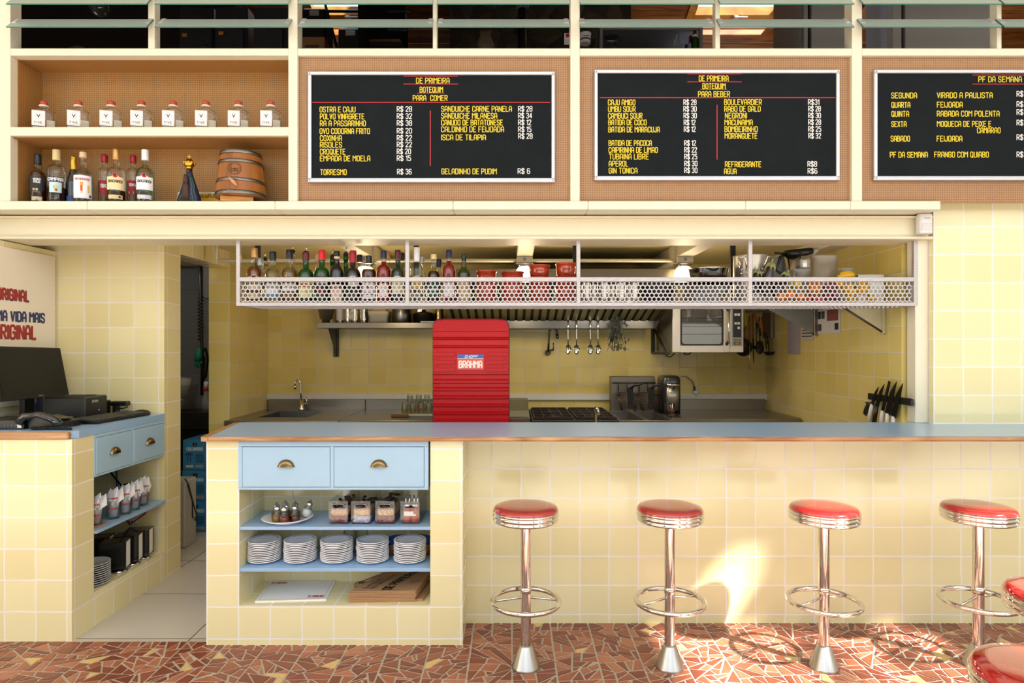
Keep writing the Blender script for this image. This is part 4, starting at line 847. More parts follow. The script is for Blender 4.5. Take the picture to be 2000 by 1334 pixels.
# ---- glass louvre blades in front of the loft, with metal clips
G_FROST = mat('frosted_green_glass', 'aabbb4', .3, var=.1, scale=200, trans=.35); G_EDGE = mat('glass_edge', '3f7f74', .15)
nb = 0
for row, (yf, yb) in enumerate(((52, 37.5), (7, -8))):
    for x0, x1, lb in ((11, 286, 'leftmost'), (301, 562, 'over the gin bottles'), (581, 844, 'left of the pair over the food menu'), (853, 1113, 'right of the pair over the food menu'), (1134, 1397, 'left of the pair over the drinks menu'), (1407, 1669, 'right of the pair over the drinks menu'), (1687, 1957, 'left over the weekday menu'), (1963, 2215, 'cut by right frame edge')):
        t = thing('louvre_blade', '%s row frosted glass louvre blade, %s' % (('lower', 'upper')[row], lb), 'louvre', ((X(x0, 3.4)+X(x1, 3.4))/2, 3.40, Z(yf, 3.37)), 0, 'frosted glass louvre blades')
        a, b = X(x0, 3.37), X(x1, 3.37); zf, zb = Z(yf, 3.37), Z(yb, 3.437); n_ = Vector((0, zf-zb, .067)).normalized()*.006
        if n_.z > 0: n_ = -n_
        q = lambda x, s, e: (x, (3.37, 3.437)[s]+(n_.y if e else 0), (zf, zb)[s]+(n_.z if e else 0))
        m = MB(); vs = [q(x, s, e) for x in (a, b) for s in (0, 1) for e in (0, 1)]
        m.add(vs, [(0, 2, 6, 4), (1, 5, 7, 3), (2, 3, 7, 6)], 0); m.add(vs, [(0, 4, 5, 1), (0, 1, 3, 2), (4, 6, 7, 5)], 1)
        m.build('blade', [G_FROST, G_EDGE], t, True)
        for x in (a+.004, b-.026):
            c = MB(); u = .55
            vs = []
            for xx in (x, x+.022):
                for s in (.5, 1.05):
                    for e in (-.004, .004):
                        vs.append((xx, 3.37+.067*s+n_.y*.5+e*(-.75), zf+(zb-zf)*s+n_.z*.5+e*.9))
            c.add(vs, [(0, 1, 3, 2), (4, 6, 7, 5), (0, 4, 5, 1), (2, 3, 7, 6), (0, 2, 6, 4), (1, 5, 7, 3)]); c.build('clip', M_ALU, t, True)

# ---- things kept in the loft
M_LOCK = mat('locker_grey', '34343a', .45, .2)
D = 4.6; zl = 2.3
for i, (x0, x1, d, op, lb) in enumerate(((349, 415, 4.62, 0, 'grey metal locker with closed louvred door, left of the lockers in loft'), (418, 482, 4.55, .35, 'middle grey metal locker with door ajar and orange sticker in loft'), (494, 562, 4.5, .45, 'grey metal locker in loft by the cream post, door catching light'))):
    a, b = X(x0, d), X(x1, d); zt = Z(52, d)
    t = thing('locker', lb, 'locker', ((a+b)/2, d, zl), 0, 'grey lockers in the loft')
    MB().box(a, b, d+.02, d+.42, zl, zt+.15, .004).build('body', M_LOCK, t, True)
    dd = MB(); w_ = b-a; zz0, zz1 = zl+.1, zt-.004
    fx = lambda u, o=0: (a+.006+u*math.cos(op)-o*math.sin(op), d+.014-u*math.sin(op)*-0-o*math.cos(op)-(0))
    dm = MB(); L = w_-.012
    for u0, u1, o0, o1, v0, v1 in [(0, L, 0, .014, zz0, zz1)]+[(L*.62, L*.86, .014, .02, zz1-.1-.035*k, zz1-.088-.035*k) for k in range(5)]:
        vs = [(a+.006+u*math.cos(op)-o*math.sin(op)*0, d+.016-o-u*math.sin(op)*.35, v) for u in (u0, u1) for o in (o0, o1) for v in (v0, v1)]
        dm.add(vs, [(0, 1, 3, 2), (4, 6, 7, 5), (0, 4, 5, 1), (2, 3, 7, 6), (0, 2, 6, 4), (1, 5, 7, 3)])
    do = dm.build('door', M_LOCK, t, True)
    if i < 2:
        u0 = .1 if i == 0 else .2; MB().box(a+w_*u0, a+w_*(u0+.14), d-.03 if i else d-.001, d-.028 if i else d+.001, zz1-.07, zz1-.045).build('sticker', mat('orange_sticker', 'd9822a', .6), do, True)
o = MB(); o.loft([(0, .11, .08, 2.2), (.12, .13, .1, 2.1), (.2, .09, .07, 2), (.235, .03, .03, 2)], (X(156, 4.3), 4.3, 3.25), 20); tag(o.build('plastic_sack', mat('grey_sack', '6b5a55', .6, var=.3, scale=10, bump=.6, bscale=10)), 'crumpled greyish plastic sack on the loft ledge at far left', 'sack')
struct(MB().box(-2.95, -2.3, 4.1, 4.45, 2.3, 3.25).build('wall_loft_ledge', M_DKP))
t = thing('wall_lantern', 'dark bulkhead lantern with glass dome hanging in left loft bay', 'lamp', (X(195, 4.6), 4.6, Z(18, 4.6)))
lx, lz = X(195, 4.6), Z(14, 4.6)
MB().lathe([(.075, .05), (.08, .06), (.08, .085), (.06, .1), (.02, .11)], (lx, 4.6, lz), 20).build('housing', mat('dark_metal', '2a2624', .35, .7), t, True)
MB().lathe([(.01, -.07), (.045, -.058), (.068, -.02), (.072, .05)], (lx, 4.6, lz), 20).build('dome', mat('lamp_dome_glass', '5c544c', .1, coat=.6), t, True)
m = MB(); m.tube([(lx, 4.6, lz+.11), (lx, 4.6, lz+.9)], .01, 8); m.build('stem', M_BLACK, t, True)
# boxes, cases, rails and clutter of the second bay
D = 4.4
t = thing('cardboard_box', 'brown cardboard box stamped with lettering in the loft', 'box', (X(612, D), D, 3.2))
MB().box(X(588, D), X(634, D), D, D+.19, 3.15, Z(72, D), .003).build('carton', mat('brown_cardboard', '8a5c34', .75), t, True)
MB().quads(text2d('BRASEIRO', X(597, D), Z(93, D), .016, .09, .24), lambda u, v: (u, D-.001, v)).build('lettering', IK, t, True, recalc=False)
for x0, x1, yt, d, lb in ((590, 636, 15, 4.6, 'black hard case standing at the left of the loft window'), (660, 708, 54, 4.5, 'black hard case with steel latch below the loft window')):
    t = thing('black_case', lb, 'case', (X((x0+x1)/2, d), d, 3.2))
    MB().box(X(x0, d), X(x1, d), d, d+.2, 3.2, Z(yt, d), .012).build('shell', M_BLACK, t, True)
    xm = X((x0+x1)/2+1, d); zz = Z(yt+12, d); MB().box(xm-.035, xm+.035, d-.008, d, zz-.015, zz+.02, .003).build('latch', M_ALU, t, True)
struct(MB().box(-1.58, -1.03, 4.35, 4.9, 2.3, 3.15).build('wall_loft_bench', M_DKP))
t = thing('rack_frame', 'black metal rack frame crossing in front of the loft window', 'rack', (X(700, 5.0), 5.0, 3.2))
d = 5.0; pt = lambda px, py, dd=5.0: P(px, py, dd)
for a, b in (((625, -30), (658, 93)), ((706, -30), (727, 93)), ((786, -20), (794, 45)), ((622, 22), (800, 22)), ((700, 57), (795, 58))):
    m = MB(); m.tube([pt(*a), pt(*b)], .012, 6); m.build('bar', M_BLACK, t, True)
t = thing('folded_table', 'folded dark table lying on the loft bench, edge catching light', 'table', (X(750, 4.4), 4.4, 3.28))
MB().box(X(718, 4.4), X(784, 4.4), 4.36, 4.7, Z(86, 4.4), Z(81, 4.4), .004).build('top', mat('dark_brown_top', '5a3a2c', .35), t, True); MB().box(X(716, 4.38), X(782, 4.38), 4.37, 4.7, Z(92, 4.38), Z(88, 4.38), .003).build('frame', M_BLACK, t, True)
# third bay: pipe, junction, bucket, sack, poster
t = thing('steel_pipe', 'dark vertical pipe with open junction box and blue wires in loft', 'pipe', (X(1020, 4.8), 4.8, 2.4)); xq = X(1020, 4.8)
m = MB(); m.tube([(xq, 4.8, 3.3), (xq, 4.8, 4.3)], .035, 12); m.build('tube', mat('dark_pipe', '2c2824', .3, .8), t, True)
MB().box(xq-.05, xq+.05, 4.72, 4.8, Z(12, 4.75), Z(0, 4.75)+.05, .006).build('junction_box', mat('grey_box', '8f8c88', .5), t, True)
m = MB(); m.tube([(xq+.02, 4.71, Z(10, 4.75)), (xq+.04, 4.69, Z(18, 4.75)), (xq+.02, 4.7, Z(22, 4.75)), (xq, 4.71, Z(14, 4.75))], .004, 6); m.build('wire', mat('blue_wire', '2c6ab0', .4), t, True)
for px, py, sc, lb in ((948, 93, .09, 'crumpled pale sack on the loft floor left of dark pipe'),):
    o = MB(); o.loft([(0, sc*.5, sc*.4, 2), (sc*.8, sc*.7, sc*.5, 2), (sc*1.5, sc*.4, sc*.3, 2), (sc*1.9, sc*.5, sc*.1, 2)], (X(px, 4.5), 4.5, Z(py, 4.5)-.05), 14); tag(o.build('plastic_sack', mat('pale_sack', '6a5a4a', .6, bump=.6, bscale=14)), lb, 'sack')
struct(MB().box(-.95, 1.7, 4.35, 4.85, 2.3, 3.3).build('wall_loft_shelf', M_DKP))
D = 4.15
t = thing('paint_bucket', 'white bucket with dark red printed bands beside the cream post in loft', 'bucket', (X(1143, D), D, 3.25)); bx_ = X(1143, D); zb = Z(86, D); hb_ = Z(66, D)-zb
MB().lathe([(.034, 0), (.037, hb_*.9), (.039, hb_*.9), (.039, hb_)], (bx_, D, zb), 24).build('pail', c_('dcd6d8'), t, True)
MB().lathe([(.0365, hb_*.25), (.0375, hb_*.4)], (bx_, D, zb), 24, cap=(False, False)).build('print_band', c_('5c2630'), t, True)
k = MB(); k.quads(text2d('DR WAX', 0, zb+hb_*.5, .007, .03, .22, 'c'), lambda u, v: (bx_+.038*math.sin(u/.038), D-.0385*math.cos(u/.038), v)); k.build('lettering', IK, t, True, recalc=False)
struct(MB().box(bx_-.1, bx_+.1, D-.05, D+.1, 3.2, zb).build('wall_loft_plinth', M_DKP)) if False else None
t = thing('leaflet_card', 'white leaflet card with red square standing in the loft', 'leaflet', (X(1107, 4.2), 4.2, 3.3)); d = 4.2
MB().box(X(1102, d), X(1118, d), d, d+.004, Z(87, d), Z(65, d)).build('card', M_WHITE, t, True); MB().box(X(1105, d), X(1118, d), d-.001, d, Z(73, d), Z(66, d)).build('print', M_INKR, t, True)
t = thing('metal_rack', 'grey metal shelf rack with angled post in loft below skylight', 'rack', (X(1260, 4.6), 4.6, 2.3)); d = 4.6
MB().box(X(1170, d), X(1372, d), d, d+.5, Z(58, d), Z(53, d)).build('shelf', mat('galvanised', 'a8a8ac', .4, .6), t, True)
MB().box(X(1175, d+.5), X(1360, d+.5), d+.5, d+.52, 2.3, Z(60, d)).build('back_panel', mat('rack_back', '4a4c4a', .4, .5), t, True)
for q in (1171, 1366): MB().box(X(q, d), X(q+6, d), d-.01, d+.03, 2.3, Z(54, d), .002).build('post', mat('galvanised', 'a8a8ac', .4, .6), t, True)
MB().box(X(1177, d), X(1366, d), d, d+.5, Z(97, d)-.02, Z(97, d)).build('shelf', mat('galvanised', 'a8a8ac', .4, .6), t, True)
zz = Z(97, 4.6)+.001
bottle(loc=(X(1324, 4.65), 4.65, zz), h=.135, r=.028, rn=.012, kind='round', label='clear empty glass bottle on the loft rack', glassm=G_CLEAR)
bottle(loc=(X(1341, 4.7), 4.7, zz), h=.08, r=.02, rn=.012, kind='low', label='small bottle with blue cap on the loft rack', glassm=G_CLEAR, cap=mat('blue_cap', '2a3c9c', .3), caph=.03)
bottle(loc=(X(1349, 4.64), 4.64, zz), h=.115, r=.02, rn=.011, kind='low', label='bottle with dark maroon cap on the loft rack', glassm=G_CLEAR, cap=CAPS['maroon'], caph=.045)
bottle(loc=(X(1357, 4.62), 4.62, zz), h=.145, r=.026, rn=.011, kind='low', label='tall green bottle with white neck label on the loft rack', glassm=G_GREEN, cap=CAPS['maroon'], caph=.03, neck_label=(M_WHITE, .05))
o = MB(); o.loft([(0, .04, .03, 2), (.05, .05, .04, 2), (.09, .028, .02, 2), (.15, .06, .03, 2.2)], (X(1195, 4.7), 4.7, zz), 14); tag(o.build('plastic_bag', glass('clear_film', 'c8c8c8', .12, .1)), 'crumpled clear plastic bag on the loft rack', 'bag')
M_FR = mat('fridge_grey', '9a9694', .45, .2, var=.03); M_FRW = mat('fridge_gloss_white', 'a8a8ac', .12, coat=.5); M_GASK = mat('black_gasket', '0e0e0e', .6)
for x0, x1, xg, xa, lb in ((570, 682, 582, 510, 'tall grey steel fridge in loft right of the skylight'), (743, 952, 765, 690, 'wide grey steel fridge in loft above the weekday menu')):
    d = 4.0; a, b = x0*d/F, x1*d/F; g_ = xg*d/F; dep = min(a*F/xa-d, .55)
    t = thing('fridge', lb, 'fridge', ((a+b)/2, d+.25, 2.3))
    MB().box(a, b, d+.05, d+dep, 2.3, 4.1, .006).build('cabinet', M_FRW, t, True)
    MB().box(a, g_-.012, d, d+.05, 2.34, 4.1, .004).build('door', M_FR, t, True); MB().box(g_+.01, b, d, d+.05, 2.34, 4.1, .004).build('door', M_FR, t, True); MB().box(g_-.012, g_+.01, d+.03, d+.05, 2.34, 4.1).build('gasket', M_GASK, t, True)
# ================= HANGING BASKET AND ITS CONTENTS =================
M_GALV = mat('worn_galvanised', 'c0b8b8', .45, .75, var=.28, scale=25, stretch=(1, 1, 6))
BX0, BX1, BY0, BY1, BZ0, BZ1 = X(461, 3.6), X(1792, 3.6), 3.6, 3.925, Z(598, 3.6), Z(541, 3.6)
t = thing('bottle_basket', 'long galvanised metal basket shelf with hexagonal mesh hung under the beam', 'basket', ((BX0+BX1)/2, 3.76, BZ0))
e = .022
m = MB(); m.box(BX0, BX1, BY0, BY0+e, BZ1-.026, BZ1, .002); m.box(BX0, BX1, BY0, BY0+e, BZ0, BZ0+.022, .002); m.build('front_rail', M_GALV, t, True)
m = MB(); m.box(BX0, BX1, BY1-e, BY1, BZ1-.026, BZ1, .002); m.box(BX0, BX1, BY1-.008, BY1, BZ0+.004, BZ0+.022, .002)
m.build('back_rail', mat('dark_iron', '24211f', .5, .4), t, True)
m = MB()
for x in (BX0, BX1-e): m.box(x, x+e, BY0+e, BY1-e, BZ1-.026, BZ1, .002); m.box(x, x+e, BY0+e, BY1-e, BZ0, BZ0+.022, .002)
m.build('side_rail', M_GALV, t, True)
for px in (461, 791.5, 1126, 1462, 1785):
    a = X(px, 3.6); w_ = .022 if px not in (1785,) else .024
    MB().box(a, a+w_, BY0-.001, BY0+e, BZ0, 2.062, .0015).build('post', M_GALV, t, True)
for px in (501, 810, 1120, 1427, 1729):
    a = X(px, 3.92); MB().box(a-.004, a+.026, BY1-e, BY1, BZ0, 2.09, .0015).build('back_post', mat('dark_iron', '24211f', .5, .4), t, True)
def hexmesh(m, u0, u1, v0, v1, f, R=.01285, w_=.0023, dep=.0015):
    """sheet with round-cornered hexagonal holes; f(u,v,w)"""
    dx = 1.732*R*1.155; dx = R*2; dy = dx*.866; ro = dx/2/.866; ri = dx/2-w_
    cols = int((u1-u0)/dx)+2; rows = int((v1-v0)/dy)+2
    for j in range(-1, rows):
        for i in range(-1, cols):
            cx = u0+(i+.5*(j & 1))*dx; cyy = v0+j*dy
            if cx < u0-dx*.2 or cx > u1+dx*.2 or cyy < v0-dy*.3 or cyy > v1+dy*.3: continue
            cl = lambda u, v: (min(max(u, u0), u1), min(max(v, v0), v1))
            O = [cl(cx+ro*math.sin(PI/3*k), cyy+ro*math.cos(PI/3*k)) for k in range(6)]
            I = [cl(cx+ri*math.sin(PI/6*k), cyy+ri*math.cos(PI/6*k)) for k in range(12)]
            vs = [f(u, v, 0) for u, v in O]+[f(u, v, 0) for u, v in I]+[f(u, v, dep) for u, v in I]
            fs = []
            for k in range(6):
                a, b = k, (k+1) % 6; i0, i1, i2 = 6+2*k, 6+(2*k+1) % 12, 6+(2*k+2) % 12
                fs += [(a, i0, i1), (a, i1, b), (b, i1, i2)]
            for k in range(12): fs.append((6+k, 6+(k+1) % 12, 18+(k+1) % 12, 18+k))
            m.add(vs, fs)
m = MB(); hexmesh(m, BX0+e, BX1-e, BZ0+.018, BZ1-.022, lambda u, v, w: (u, BY0+.012+w, v)); m.build('front_mesh', M_GALV, t, True, recalc=False)
m = MB(); hexmesh(m, BX0+.005, BX1-.005, BY0+e*.6, BY1-e*.6, lambda u, v, w: (u, v, BZ0+.003-w)); m.build('floor_mesh', M_GALV, t, True, recalc=False)
m = MB()
for x in (BX0+.01, BX1-.012): hexmesh(m, BY0+e, BY1-e, BZ0+.018, BZ1-.022, lambda u, v, w: (x+w, u, v))
m.build('side_mesh', M_GALV, t, True, recalc=False)
# ---- clay bowls, nested stacks
M_CLAY = mat('glazed_terracotta', 'a8351a', .12, var=.1, coat=.6)
def claybowl(loc, r, h, label):
    m = MB(); m.lathe([(r*.84, 0), (r*.9, .005), (r*.97, h*.5), (r*.98, h*.85), (r*1.05, h*.88), (r*1.07, h*.94), (r*1.04, h), (r*.97, h), (r*.9, h*.5), (r*.76, .008), (0, .008)], n=28)
    o = m.build('clay_bowl', M_CLAY, loc=loc); return tag(o, label, 'bowl', 'clay bowls in the hanging basket')
for px, tops, r, lb in ((950, (529, 554, 577), .058, 'near the olive green bottle'), (1001, (531, 552, 577), .064, 'in front of the lamp'), (1053.5, (518, 541, 558, 577), .06, 'right of the lamp'), (1105.5, (514, 540, 558, 577), .06, 'beside the basket post')):
    ys = list(tops)+[592]; d = 3.74
    n_ = len(tops)
    for i in range(n_):
        z0 = Z(ys[i+1], d) if i < n_-1 else ZK; z1 = Z(ys[i], d)
        claybowl((X(px, d), d, z0+.001), r*(1.0+.06*(i > 0)), z1-z0-.002, '%s red clay bowl of the stack %s' % (('topmost', 'second', 'third', 'lowest')[i if i < n_-1 else 3], lb))
# ---- steel tumblers, pans, pots
def tumbler(loc, r, h, label, mt):
    return tag(MB().lathe([(r*.86, 0), (r, .006), (r*1.02, h*.97), (r*1.06, h), (r*.98, h), (r*.94, .01), (0, .01)], n=20).build('steel_tumbler', mt, loc=loc), label, 'tumbler', 'steel tumblers in the basket')
for i, px in enumerate((1146, 1160, 1180, 1197, 1214, 1229, 1240)):
    tumbler((X(px, 3.69 if i % 2 == 0 else 3.79), 3.69 if i % 2 == 0 else 3.79, ZK), .0225, .125, '%s polished steel tumbler from the basket post behind mesh' % ordinal(i), mat('satin_steel', 'cfcac4', .2, 1))
M_IRON = mat('black_iron', '1a1816', .35, .3)
def pan(loc, r, h, label, mt, name='frying_pan', rim=.004, handle=None):
    t = thing(name, label, 'pan', loc)
    MB().lathe([(r*.86, 0), (r*.9, .003), (r, h*.95), (r*1.03, h), (r*.97, h), (r*.86, .007), (0, .007)], n=32).build('body', mt, t)
    if handle: m = MB(); m.tube(handle, [.012, .01, .011], 8); m.build('handle', M_BLACK, t)
    return t
pan((X(1283, 3.76), 3.76, ZK), .1, .11, 'black iron casserole dish behind the mesh left of globe lamp', M_IRON, 'casserole')
t = pan((X(1372, 3.77), 3.77, ZK), .125, .055, 'steel frying pan lowest of the pans right of globe lamp', M_STEEL)
t = pan((X(1378, 3.77), 3.77, ZK+.058), .135, .05, 'wide steel pan in the middle of the pan pile', M_STEEL)
pan((X(1382, 3.77), 3.77, ZK+.11), .125, .045, 'dark steel pan near the top of the pan pile', mat('dark_steel', '6e6a66', .25, 1))
pan((X(1384, 3.77), 3.77, ZK+.157), .115, .058, 'polished steel pan on top of pan pile beside globe lamp', M_CHROME)
d = 3.795; r = .1; px = 1466
t = thing('stock_pot', 'big aluminium stock pot with loop handles behind basket post', 'pot', (X(px, d), d, ZK)); hp = Z(500, d)-ZK
M_ALP = mat('spun_aluminium', 'b5ada2', .38, .85, var=.08)
MB().lathe([(r*.95, 0), (r, .008), (r, hp-.008), (r*1.03, hp), (r*.96, hp), (r*.94, .01), (0, .01)], n=36).build('body', M_ALP, t)
for s in (-1, 1):
    m = MB(); a0 = -PI/2+s*.62-.1
    def on(a, rr, z): return (rr*math.cos(a), rr*math.sin(a), z)
    m.tube([on(a0-.16, r, hp*.68), on(a0-.16, r+.02, hp*.8), on(a0-.14, r+.035, hp*.93), on(a0+.14, r+.035, hp*.93), on(a0+.16, r+.02, hp*.8), on(a0+.16, r, hp*.68)], .006, 8)
    for k in (-.16, .16):
        for z in (.62, .7): m.ball(on(a0+k, r+.002, hp*z), .008, .008, .008, 8)
    m.build('handle', M_CHROME, t)
t = thing('grey_lid', 'pale grey cutting board leaning behind the aubergines', 'board', (X(1512, 3.86), 3.86, ZK))
m = MB(); m.prism([(X(1488, 3.86), ZK), (X(1535, 3.86), ZK), (X(1545, 3.86), Z(500, 3.86)), (X(1503, 3.86), Z(499, 3.86))], lambda u, v, w: (u, 3.894+w, v), .006); m.build('panel', c_('9d9894'), t, True)
t.name = 'cutting_board'
def aubergine(a, b, r, label):
    a, b = Vector(a), Vector(b); t = thing('aubergine', label, 'aubergine', a, 0, 'aubergines in the basket'); v = b-a
    m = MB(); pts = [a+v*k for k in (0, .06, .2, .4, .65, .85, 1)]; m.tube(pts, [r*.25, r*.7, r*1.0, r*1.0, r*.75, r*.5, r*.3], 16); m.build('fruit', mat('aubergine_skin', '1c0c18', .1, coat=.6), t, True)
    m = MB(); m.tube([a+v*k for k in (.86, .95, 1.03)], [r*.62, r*.5, r*.22], 10)
    for i in range(5):
        an = 2*PI*i/5; o = v.normalized().orthogonal().normalized(); p2 = v.normalized().cross(o); q = (o*math.cos(an)+p2*math.sin(an)); m.tube([a+v*.97+q*r*.4, a+v*.86+q*r*.68, a+v*.76+q*r*.84], [r*.2, r*.16, r*.04], 6)
    m.tube([a+v*1.0, a+v*1.12], [r*.2, r*.16], 6); m.build('calyx', mat('aubergine_calyx', '8a8a52', .6, var=.2), t, True)
d = 3.662
aubergine((X(1466, d), d, ZK+.05), (X(1481, d), d, Z(528, d)), .034, 'aubergine with dry brown cap, leftmost by the basket post')
aubergine((X(1489, d), d, ZK+.05), (X(1507, d), d, Z(513, d)), .036, 'tallest aubergine with green cap in the basket')
aubergine((X(1511, d), d, ZK+.045), (X(1538, d), d, Z(533, d)), .034, 'low leaning aubergine right of the tallest one')
t = thing('steel_jug', 'tall steel blender jug with black handle and lid', 'jug', (X(1548, 3.842), 3.842, ZK)); d = 3.842
MB().lathe([(.042, 0), (.044, .01), (.048, Z(500, d)-ZK)], n=28).build('body', M_CHROME, t)
MB().lathe([(.05, Z(500, d)-ZK), (.052, Z(497, d)-ZK), (.05, Z(490, d)-ZK), (0, Z(489, d)-ZK)], n=28).build('lid', M_BLACK, t)
m = MB(); hz = Z(497, d)-ZK; m.tube([(-.045, -.01, hz), (-.09, -.04, hz-.02), (-.115, -.04, hz-.1), (-.045, -.02, hz-.14)], .009, 8); m.tube([(-.06, -.02, hz+.002), (-.12, -.03, hz+.005)], .007, 8); m.build('handle', M_BLACK, t)
t = thing('hand_blender', 'black and grey hand blender lying on the tubs', 'blender', (X(1575, 3.85), 3.85, Z(505, 3.85)))
m = MB(); m.tube([P(1545, 494, 3.85), P(1575, 492, 3.85), P(1586, 490, 3.85)], [.02, .024, .02], 10); m.build('body', M_BLACK, t, True)
m = MB(); m.tube([P(1580, 500, 3.86), P(1592, 489, 3.86), P(1598, 488, 3.86)], [.016, .018, .012], 10); m.build('grip', c_('b5aca0'), t, True)
G_TUB = glass('milky_plastic', 'e2ded6', .08, .25, body=.2)
def tub(x0, x1, yt, yb, d, dep, label, name='plastic_tub', fill=None, fm=None, tape=None):
    a, b = X(x0, d), X(x1, d); zb = ZK if yb is None else Z(yb, d); h = Z(yt, d)-zb; hx = (b-a)/2; hy = dep/2; cx = (a+b)/2
    t = thing(name, label, 'tub', (cx, d+hy, zb))
    MB().loft([(0, hx*.86, hy*.86, 7), (.004, hx*.88, hy*.88, 7), (h-.012, hx*.97, hy*.97, 7), (h-.01, hx, hy, 7), (h, hx, hy, 7)], n=28, cap=(True, False)).build('body', G_TUB, t)
    if fill: MB().loft([(.005, hx*.84, hy*.84, 6), (h*fill, hx*.9, hy*.9, 6)], n=24).build('contents', fm, t)
    if tape: MB().box(tape[0]*hx-.012, tape[0]*hx+.012, -hy*.94, -hy*.92, h*tape[1]-.02, h*tape[1]+.02).build('label', M_WHITE, t)
    return t
tub(1562, 1585, 506, 523.6, 3.742, .056, 'cloudy plastic tub with white sticker left of big tub', fill=.35, fm=c_('b09468'), tape=(-.1, .5))
tub(1550, 1585, 524, None, 3.74, .06, 'low cloudy tub in front of the steel jug')
tub(1587, 1640, 498, None, 3.775, .115, 'big clear square tub with yellow flour and label', fill=.5, fm=mat('yellow_flour', 'd8b878', .8, bump=.3), tape=(-.8, .35))
tub(1642, 1671, 523, None, 3.83, .06, 'pale lidded tub right of the big clear tub')
tag(MB().box(X(1674, 3.80), X(1728, 3.80), 3.80, 3.9, ZK, Z(536, 3.8), .006).build('white_tray', c_('dcd8d6')), 'flat white plastic tray behind the yellow peppers', 'tray')
M_OR = mat('orange_peel', 'e07f1a', .45, bump=.15, bscale=120); M_PEP = mat('yellow_pepper_skin', 'e8b016', .18, coat=.4); M_LEM = mat('lemon_peel', 'd8b830', .4, bump=.1, bscale=100); M_TOM = mat('tomato_skin', 'c02418', .15, coat=.4); M_ON = mat('red_onion_skin', '6a1c38', .3, coat=.3); M_STEM = mat('pepper_stem', '4a6a24', .5)
def fruit(px, py, d, r, mt, label, name, cat, grp):
    m = MB(); m.lathe([(r*math.sin(PI*i/10)*(1-.03*(i == 10)), -r*math.cos(PI*i/10)*.94+(.04*r if i == 10 else 0)) for i in range(11)], n=20)
    o = m.build(name, mt, loc=(X(px, d), d, max(Z(py, d), ZK+r*.94))); return tag(o, label, cat, grp)
fruit(1524, 580, 3.66, .034, M_OR, 'orange at the bottom left of the fruit beside the aubergines', 'orange', 'orange', 'oranges in the basket')
fruit(1543, 576, 3.66, .033, M_OR, 'second orange from the aubergines on basket floor', 'orange', 'orange', 'oranges in the basket')
fruit(1563, 581, 3.67, .028, M_OR, 'third orange from the aubergines on basket floor', 'orange', 'orange', 'oranges in the basket')
fruit(1590, 561, 3.68, .04, M_OR, 'largest orange high in the fruit heap', 'orange', 'orange', 'oranges in the basket')
fruit(1555, 557, 3.74, .03, M_LEM, 'yellowish lemon behind the oranges', 'lemon', 'lemon', None)
for px, lb in ((1579, 'left'), (1592, 'middle'), (1603, 'right')): fruit(px, 584, 3.645, .019, M_TOM, '%s of three small red tomatoes under the biggest orange' % lb, 'tomato', 'tomato', 'tomatoes in the basket')
for px, py, lb in ((1617, 562, 'upper left'), (1614, 582, 'lower left'), (1632, 579, 'lower right'), (1626, 560, 'upper right')): fruit(px, py, 3.68 if py > 570 else 3.70, .028, M_ON, '%s red onion of the onions between orange and peppers' % lb, 'red_onion', 'onion', 'red onions in the basket')
def pepper(px, py, d, r, h, label, tiltx=0, tilty=0):
    t = thing('yellow_pepper', label, 'pepper', (X(px, d), d, Z(py, d)), 0, 'yellow peppers in the basket'); vs = []; fs = []; n = 24; k = 10
    m = MB()
    for j in range(k+1):
        q = j/k; rr = r*(math.sin(PI*min(.999, .08+q*.86))**.55)*(.8+.2*q); z = -h/2+h*q-(.02*h*4*(q-.5)**2 if q > .9 else 0)
        for i in range(n):
            a = 2*PI*i/n; s = rr*(1+.09*math.cos(4*a)); vs.append((s*math.cos(a), s*math.sin(a), z))
    for j in range(k):
        for i in range(n): fs.append((j*n+i, j*n+(i+1) % n, (j+1)*n+(i+1) % n, (j+1)*n+i))
    fs += [tuple(range(n)), tuple(k*n+i for i in range(n))]
    m.add(vs, fs, 0, True); m.build('flesh', M_PEP, t); m = MB(); m.tube([(0, 0, h*.42), (.004, 0, h*.55), (.01, 0, h*.66)], [.012, .007, .008], 8); m.build('stem', M_STEM, t)
    t.rotation_euler = (tiltx, tilty, 0); return t
pepper(1660, 566, 3.68, .042, .085, 'yellow pepper facing front with green stem in middle of peppers', 1.3, .2)
pepper(1686, 562, 3.68, .04, .085, 'yellow pepper at the right of the heap', .1, .3)
pepper(1638, 553, 3.75, .036, .08, 'yellow pepper at the left behind the onions', .2, -.2)
pepper(1652, 539, 3.74, .03, .1, 'topmost yellow pepper lying across the heap above basket rail', .1, 1.45)
pepper(1663, 585, 3.668, .03, .06, 'small yellow pepper at the bottom front of heap', 1.2, .1)
pepper(1701, 584, 3.66, .024, .055, 'small green tipped yellow pepper at the lower right end', .4, -1.1)
# ================= KITCHEN =================
M_STK = mat('kitchen_steel', '8a8379', .3, .9, var=.1, scale=5, stretch=(1, 1, 30)); M_STD = mat('dull_dark_steel', '4c4a48', .35, .9, var=.12)
